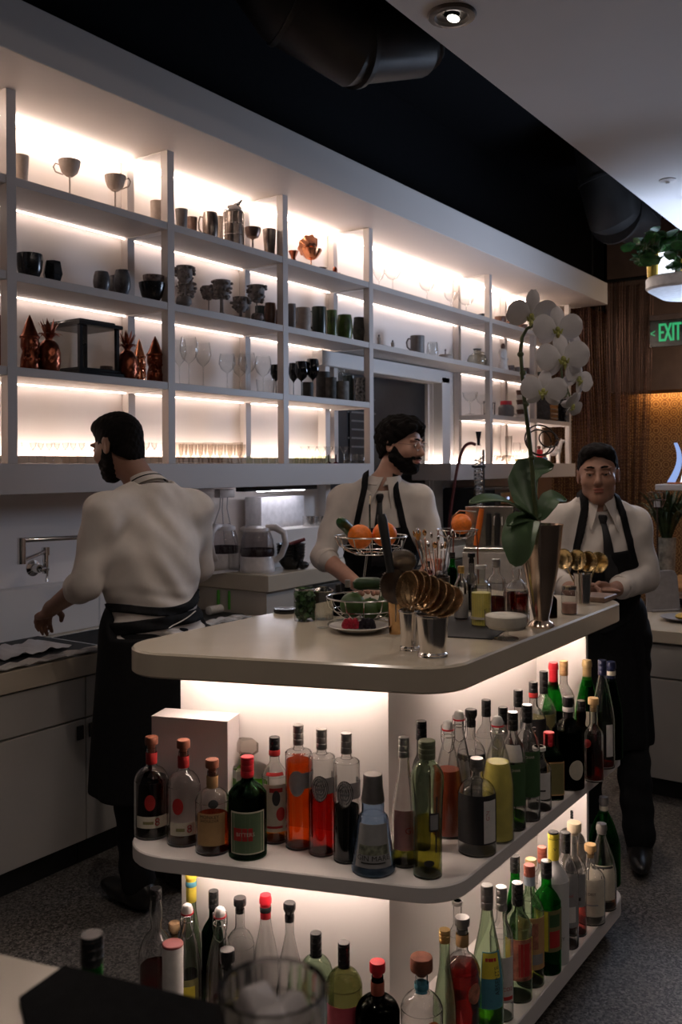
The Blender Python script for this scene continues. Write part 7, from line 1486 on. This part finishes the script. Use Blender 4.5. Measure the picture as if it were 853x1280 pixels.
p = at(833, 350, u=us+.14); tt = depth(p); lm = thing('planter_lamp', 'glowing white cylinder lamp between the gold pots', 'lamp', (p.x, p.y, zb_+.0755)); hL = at(833, 317, t=tt).z-(zb_+.0755); mb = MB(); mb.lathe([(0, 0), (.045, 0), (.048, .004), (.048, hL), (0, hL)], 24); mb.build('shade', emit('lamp_glow', (.86, .92, 1), 1.6), lm)
mb = MB(); mb.lathe([(.0485, 0), (.050, .001), (.050, .010), (.0485, .011)], 24, closed=False); mb.build('base_ring', GOLDP, lm)
# exit sign
ue = 9.7; a_, b_ = at(813, 402, u=ue), at(862, 431, u=ue); c = (a_+b_)/2; wE, hE = abs(a_.y-b_.y), a_.z-b_.z
ex = thing('exit_sign', 'green lit exit sign with a left arrow hanging from the bulkhead', 'sign', c)
mb = MB(); mb.box((0, 0, 0), (.02, wE, hE), .003); mb.build('panel', mat('sign_panel', (.012, .02, .016), .25), ex)
mb = MB(); mb.box((0, 0, hE/2+.03), (.05, wE*1.02, .06), .004); mb.build('housing', mat('sign_housing', (.10, .07, .06), .6), ex)
mb = MB(); mb.box((.09, 0, hE/2+.05), (.16, .06, .03), .002); mb.build('bracket', BLACKM, ex)
mb = MB(); [text_on(mb, 'EXIT', hE*.98, lambda x, y: (-.0115-.0003*k_, -x*.42-wE*.02+.0045*k_, y)) for k_ in (-1, 0, 1)]; text_on(mb, '<', hE*.45, lambda x, y: (-.0115, -x*.8+wE*.42, y)); mb.build('lettering', emit('exit_green', (.05, .75, .28), .55), ex)
# bead curtains (no one would count the strands) and their rails
def curtain(label, x0, x1, b0, b1, uc, ztop, zbot, m, waist=None, step=2.6):
    mb = MB(); n_ = max(6, int((x1-x0)/step))
    for k in range(n_+1):
        f = k/n_; pt = at(x0+(x1-x0)*f, 585, u=uc); pb = at(b0+(b1-b0)*f, 585, u=uc); path = []; rr = []
        L_n = int((ztop-zbot)/.035)
        for i in range(L_n*2+1):
            s = i/(L_n*2); e = s**1.4; yv = pt.y*(1-e)+pb.y*e; path.append((uc+.02*sin(k*1.3+s*3), yv, ztop+(zbot-ztop)*s)); rr.append(.0085 if i % 2 else .003)
        mb.tube(path, rr, 5)
    o = mb.build('bead_curtain', m, sharp=80); tag(o, label, 'curtain', None, 'stuff')
BEAD = mat('bronze_beads', (.16, .085, .06), .35, .6, var=.3)
curtain('reddish brown bead curtain hanging right beside the shelving', 694, 736, 692, 738, 9.15, 3.45, .03, mat('red_beads', (.13, .055, .04), .4, .5, var=.3))
curtain('brown bead curtain narrowing behind the man facing the camera', 728, 782, 752, 778, 9.5, 3.5, .03, BEAD)
curtain('brown bead curtain gathered to the left of the lit wallpaper', 768, 818, 778, 796, 9.75, 3.5, .03, BEAD)
for uc, z, x0, x1, lb in ((9.15, 3.47, 680, 745, 'curtain rail nearest the shelving, short dark bar'), (9.6, 3.53, 690, 830, 'longer dark curtain rail left of the exit sign')):
    a_, b_ = at(x0, 500, u=uc), at(x1, 500, u=uc); t = thing('curtain_rail', lb, 'rail', (uc, (a_.y+b_.y)/2, z)); l = (a_.y-b_.y)/2
    mb = MB(); mb.tube([(0, -l, 0), (0, l, 0)], .02, 10); mb.build('bar', BLACKM, t)
    for s in (-.9, .9): mb = MB(); mb.tube([(0, s*l, 0), (0, s*l, 4.3-z)], .008, 8); mb.build('hanger', BLACKM, t)
# warm cove light behind the bulkhead, over the wallpaper
cv = thing('cove_light', 'warm light strip above the gold wallpaper behind the bulkhead', 'light', (10.9, .6, 2.45)); mb = MB(); mb.box((0, 0, 0), (.03, 5.4, .02), .002); mb.build('strip', emit('cove_warm', (1, .55, .20), 26.0), cv)
mb = MB(); mb.box((-.06, 0, .02), (.10, 5.5, .02), .002); mb.build('bracket', BROWNW, cv)
# side table with potted plant, wall shelf with blue lit glass
tb = thing('side_table', 'table with a warm wooden top behind the right counter', 'table', (6.75, 1.3, 0)); mb = MB(); mb.prism(round_poly([(-.4, -.9), (.4, -.9), (.4, .55), (-.4, .55)], [.04]*4), .74, .78, .004); mb.build('tabletop', mat('warm_wood', (.42, .20, .08), .4, var=.3, scale=12), tb)
for sx in (-.34, .34):
    for sy in (-.82, .48): mb = MB(); mb.lathe([(0, 0), (.022, 0), (.03, .74), (0, .74)], 12, T(sx, sy, 0)); mb.build('leg', BROWNW, tb)
p = at(834, 722, z=.781); p.y = min(p.y, 1.8); tt = depth(p); t = thing('potted_plant', 'bushy green plant in a speckled white pot behind the right barman', 'plant', (6.72, at(834, 700, u=6.72).y, .781)); tt = depth(t.location); r = 11*tt/FPX; h = at(834, 672, t=tt).z-.781
mb = MB(); mb.lathe([(0, 0), (r*.8, 0), (r*.85, .006), (r*1.02, h), (r*.95, h), (r*.8, .02), (0, .02)], 28); mb.build('pot', mat('speckled_pot', (.42, .43, .38), .5, var=.45, scale=28), t)
rn = random.Random(12); mb = MB()
for k in range(140):
    a = rn.random()*6.28; q = rn.random(); rr_ = .05+.20*q; top = Vector((rr_*cos(a), rr_*sin(a), h+.10+.26*rn.random())); d_ = rn.uniform(.008, .014)
    mb.sheet(lambda u_, v_: Vector((r*.4*cos(a), r*.4*sin(a), h*.9))*(1-u_)**2+Vector((rr_*.5*cos(a), rr_*.5*sin(a), h+.3))*2*u_*(1-u_)+top*u_*u_+Vector((-sin(a), cos(a), 0))*((v_-.5)*2*d_*sin(pi*min(1, .1+.88*u_))), 6, 2, .001)
mb.build('leaves', mat('dark_leaf', (.03, .06, .02), .5, var=.5), t)
a_ = at(826, 605, u=6.4); sh_ = thing('wall_shelf', 'narrow white floating shelf at the right edge of the photo', 'shelf', (6.4, a_.y-.35, a_.z-.02)); mb = MB(); mb.box((0, 0, 0), (.25, .70, .04), .004); mb.build('board', WHITE, sh_); mb = MB(); mb.tube([(.12, -.3, .0), (.30, -.3, .0), (.30, -.3, 4.3-a_.z)], .012, 10); mb.build('post', STEEL, sh_)
p = at(848, 600, u=6.38); t = thing('glass_sculpture', 'curved blue lit glass ornament standing on the narrow white shelf', 'ornament', (6.38, p.y, a_.z+.001)); hs_ = at(848, 556, u=6.38).z-a_.z
BLUEG = emit('blue_glow_glass', (.35, .50, .95), .8)  # lighting of the glass blades is put in as their own glow
mb = MB(); mb.sheet(lambda u_, v_: (.02*sin(3*u_), .045-.05*sin(pi*u_*.8)+(v_-.5)*.05*(1-.6*u_), .012+hs_*u_), 16, 4, .012); mb.build('blade', BLUEG, t)
mb = MB(); mb.sheet(lambda u_, v_: (.02+.02*sin(2*u_), -.03-.03*u_+(v_-.5)*.04*(1-.5*u_), .012+hs_*.7*u_), 12, 4, .012); mb.build('blade', emit('white_glow_glass', (.8, .85, 1), 1.1), t)
mb = MB(); mb.box((0, 0, .006), (.06, .12, .012), .003); mb.build('base', mat('orange_base', (.5, .16, .05), .4), t)
p = at(822, 624, u=6.3); t = thing('wire_candle_holder', 'small dark wire candle holder glinting above the potted plant', 'candle holder', (6.3, p.y, at(822, 634, u=6.3).z)); r = 10*depth(p)/FPX
mb = MB()
for z in (0, .05, .10): mb.tube([(r*cos(2*pi*k/20)*(1 if z else .6), r*sin(2*pi*k/20)*(1 if z else .6), z) for k in range(21)], .003, 5)
for k in range(6): a = k*pi/3; mb.tube([(r*.6*cos(a), r*.6*sin(a), 0), (r*cos(a), r*sin(a), .05), (r*cos(a), r*sin(a), .10)], .003, 5)
mb.build('wire', CER['bronze'], t); mb = MB(); mb.lathe([(0, 0), (r*.4, 0), (r*.4, .04), (0, .04)], 16); mb.build('candle', CER['white'], t); mb = MB(); mb.tube([(0, 0, -.30), (0, 0, 0)], .006, 8); mb.lathe([(0, -.56), (.06, -.56), (.06, -.55), (.006, -.54), (.006, -.29)], 16); mb.build('stand', CER['bronze'], t)
# things on the right counter
ZC2 = .815
def plate(x, y, w_, n, label, m, food=False):
    p = at(x, y, z=ZC2); r = w_*depth(p)/FPX/2
    for k in range(n):
        mb = MB(); mb.lathe([(0, .003), (r*.55, .003), (r*.6, 0), (r*.64, .003), (r*.98, .018), (r, .020), (r*.96, .021), (r*.6, .008), (0, .007)], 36); o = mb.build('plate', m); o.location = p+EZ*(.0125*k+.0005); tag(o, label if n == 1 else ('lowest', 'second', 'third', 'topmost')[k]+' plate of the dark stack on the right counter', 'plate', None if n == 1 else 'dark plates on the right counter')
    return p, r
plate(852, 757, 62, 4, '', CER['bronze']); p, r = plate(855, 776, 56, 1, 'grey plate with yellow food at the right edge of the counter', CER['grey'])
mb = MB(); mb.ell((0, 0, .015), (.05, .04, .016), 16, 8); o = mb.build('food_portion', mat('yellow_food', (.55, .35, .05), .5, var=.4)); o.location = p+EZ*.008; tag(o, 'yellow food on the grey plate at right', 'food')
a_ = at(822, 768, z=ZC2); t = thing('menu_board', 'grey board with rounded corners propped on the right counter', 'board', (a_.x+.12, a_.y, ZC2), YAW-pi/2+.2)
wb, hb_ = 46*depth(a_)/FPX, 52*depth(a_)/FPX
mb = MB(); mb.prism(round_poly([(-wb/2, 0), (wb/2, 0), (wb/2, hb_), (-wb/2, hb_)], [.005, .005, .04, .04]), -.006, .006, .002, T(rx=pi/2-.15)); mb.build('panel', mat('grey_board', (.26, .24, .24), .5), t); mb = MB(); mb.box((0, .05, .006), (wb*.8, .14, .012), .003); mb.build('foot', mat('grey_board', (.26, .24, .24), .5), t)
# ------------------------------------------------------------------ foreground: mat, tumbler, rail
mb = MB(); mb.prism(inset_line(-.20, .0, .3, .2), .70, .74, .002); mb.build('bottle_rail', STEEL, gc)
flat('counter_mat', 'black bar mat on the near counter in the bottom left corner', 'mat', [(80, 1213), (24, 1253), (60, 1420), (520, 1420), (330, 1276)], 1.1, mat('mat_black', (.006, .006, .006), .95, spec=.1, var=.3, scale=80), .006)
pg = at(341, 1232, z=1.216); rg = 70*depth(pg)/FPX
pg.z = 1.1065; hg = 1.216-1.1065
t = thing('rocks_tumbler', 'thick clear tumbler on the black mat in the near foreground', 'glass', pg)
mb = MB(); op = [(0, 0), (rg*.80, 0), (rg*.86, .004), (rg*.97, hg*.85), (rg*.98, hg-.002), (rg*.96, hg), (rg*.90, hg-.002), (rg*.88, hg*.8), (rg*.80, hg*.22), (rg*.5, hg*.17), (0, hg*.18)]; mb.lathe(smooth(op, 3), 48, None, lambda a: 1+.012*cos(16*a)); mb.build('glass', rglass('tumbler_glass', (.92, .92, .92)), t)
m, N, L, b = nodes('pressed_glass'); b.inputs['Base Color'].default_value = (.95, .90, .88, 1); b.inputs['Roughness'].default_value = .18; b.inputs['Transmission Weight'].default_value = .45; b.inputs['IOR'].default_value = 1.45
nz = N.new('ShaderNodeTexNoise'); nz.inputs['Scale'].default_value = 60; bp = N.new('ShaderNodeBump'); bp.inputs['Strength'].default_value = .6; L.new(nz.outputs['Fac'], bp.inputs['Height']); L.new(bp.outputs['Normal'], b.inputs['Normal'])
rn = random.Random(5)
for k, (ax_, ay_, az_, lb) in enumerate(((-.30, -.25, .80, 'left ice cube'), (.32, -.12, .78, 'right ice cube'), (.02, .36, .82, 'rear ice cube'), (.0, -.5, .60, 'front ice cube, lowest'))):
    mb = MB(); q_ = rg*.30; mb.prism(round_poly([(-q_, -q_), (q_, -q_), (q_, q_), (-q_, q_)], [q_*.35]*4, 4), -q_*.9, q_*.9, q_*.28); o = mb.build('ice_cube', m, sharp=60); o.location = pg+Vector((ax_*rg, ay_*rg, az_*hg)); o.rotation_euler = (rn.uniform(-.5, .5), rn.uniform(-.5, .5), rn.random()*3); tag(o, lb+' in the foreground tumbler', 'ice', 'ice in the foreground tumbler')
mb = MB(); mb.lathe([(0, hg*.19), (rg*.5, hg*.185), (rg*.78, hg*.235), (rg*.86, hg*.74), (0, hg*.74)], 40); mb.build('water', liq('tumbler_water', (.93, .94, .95), .7), t)
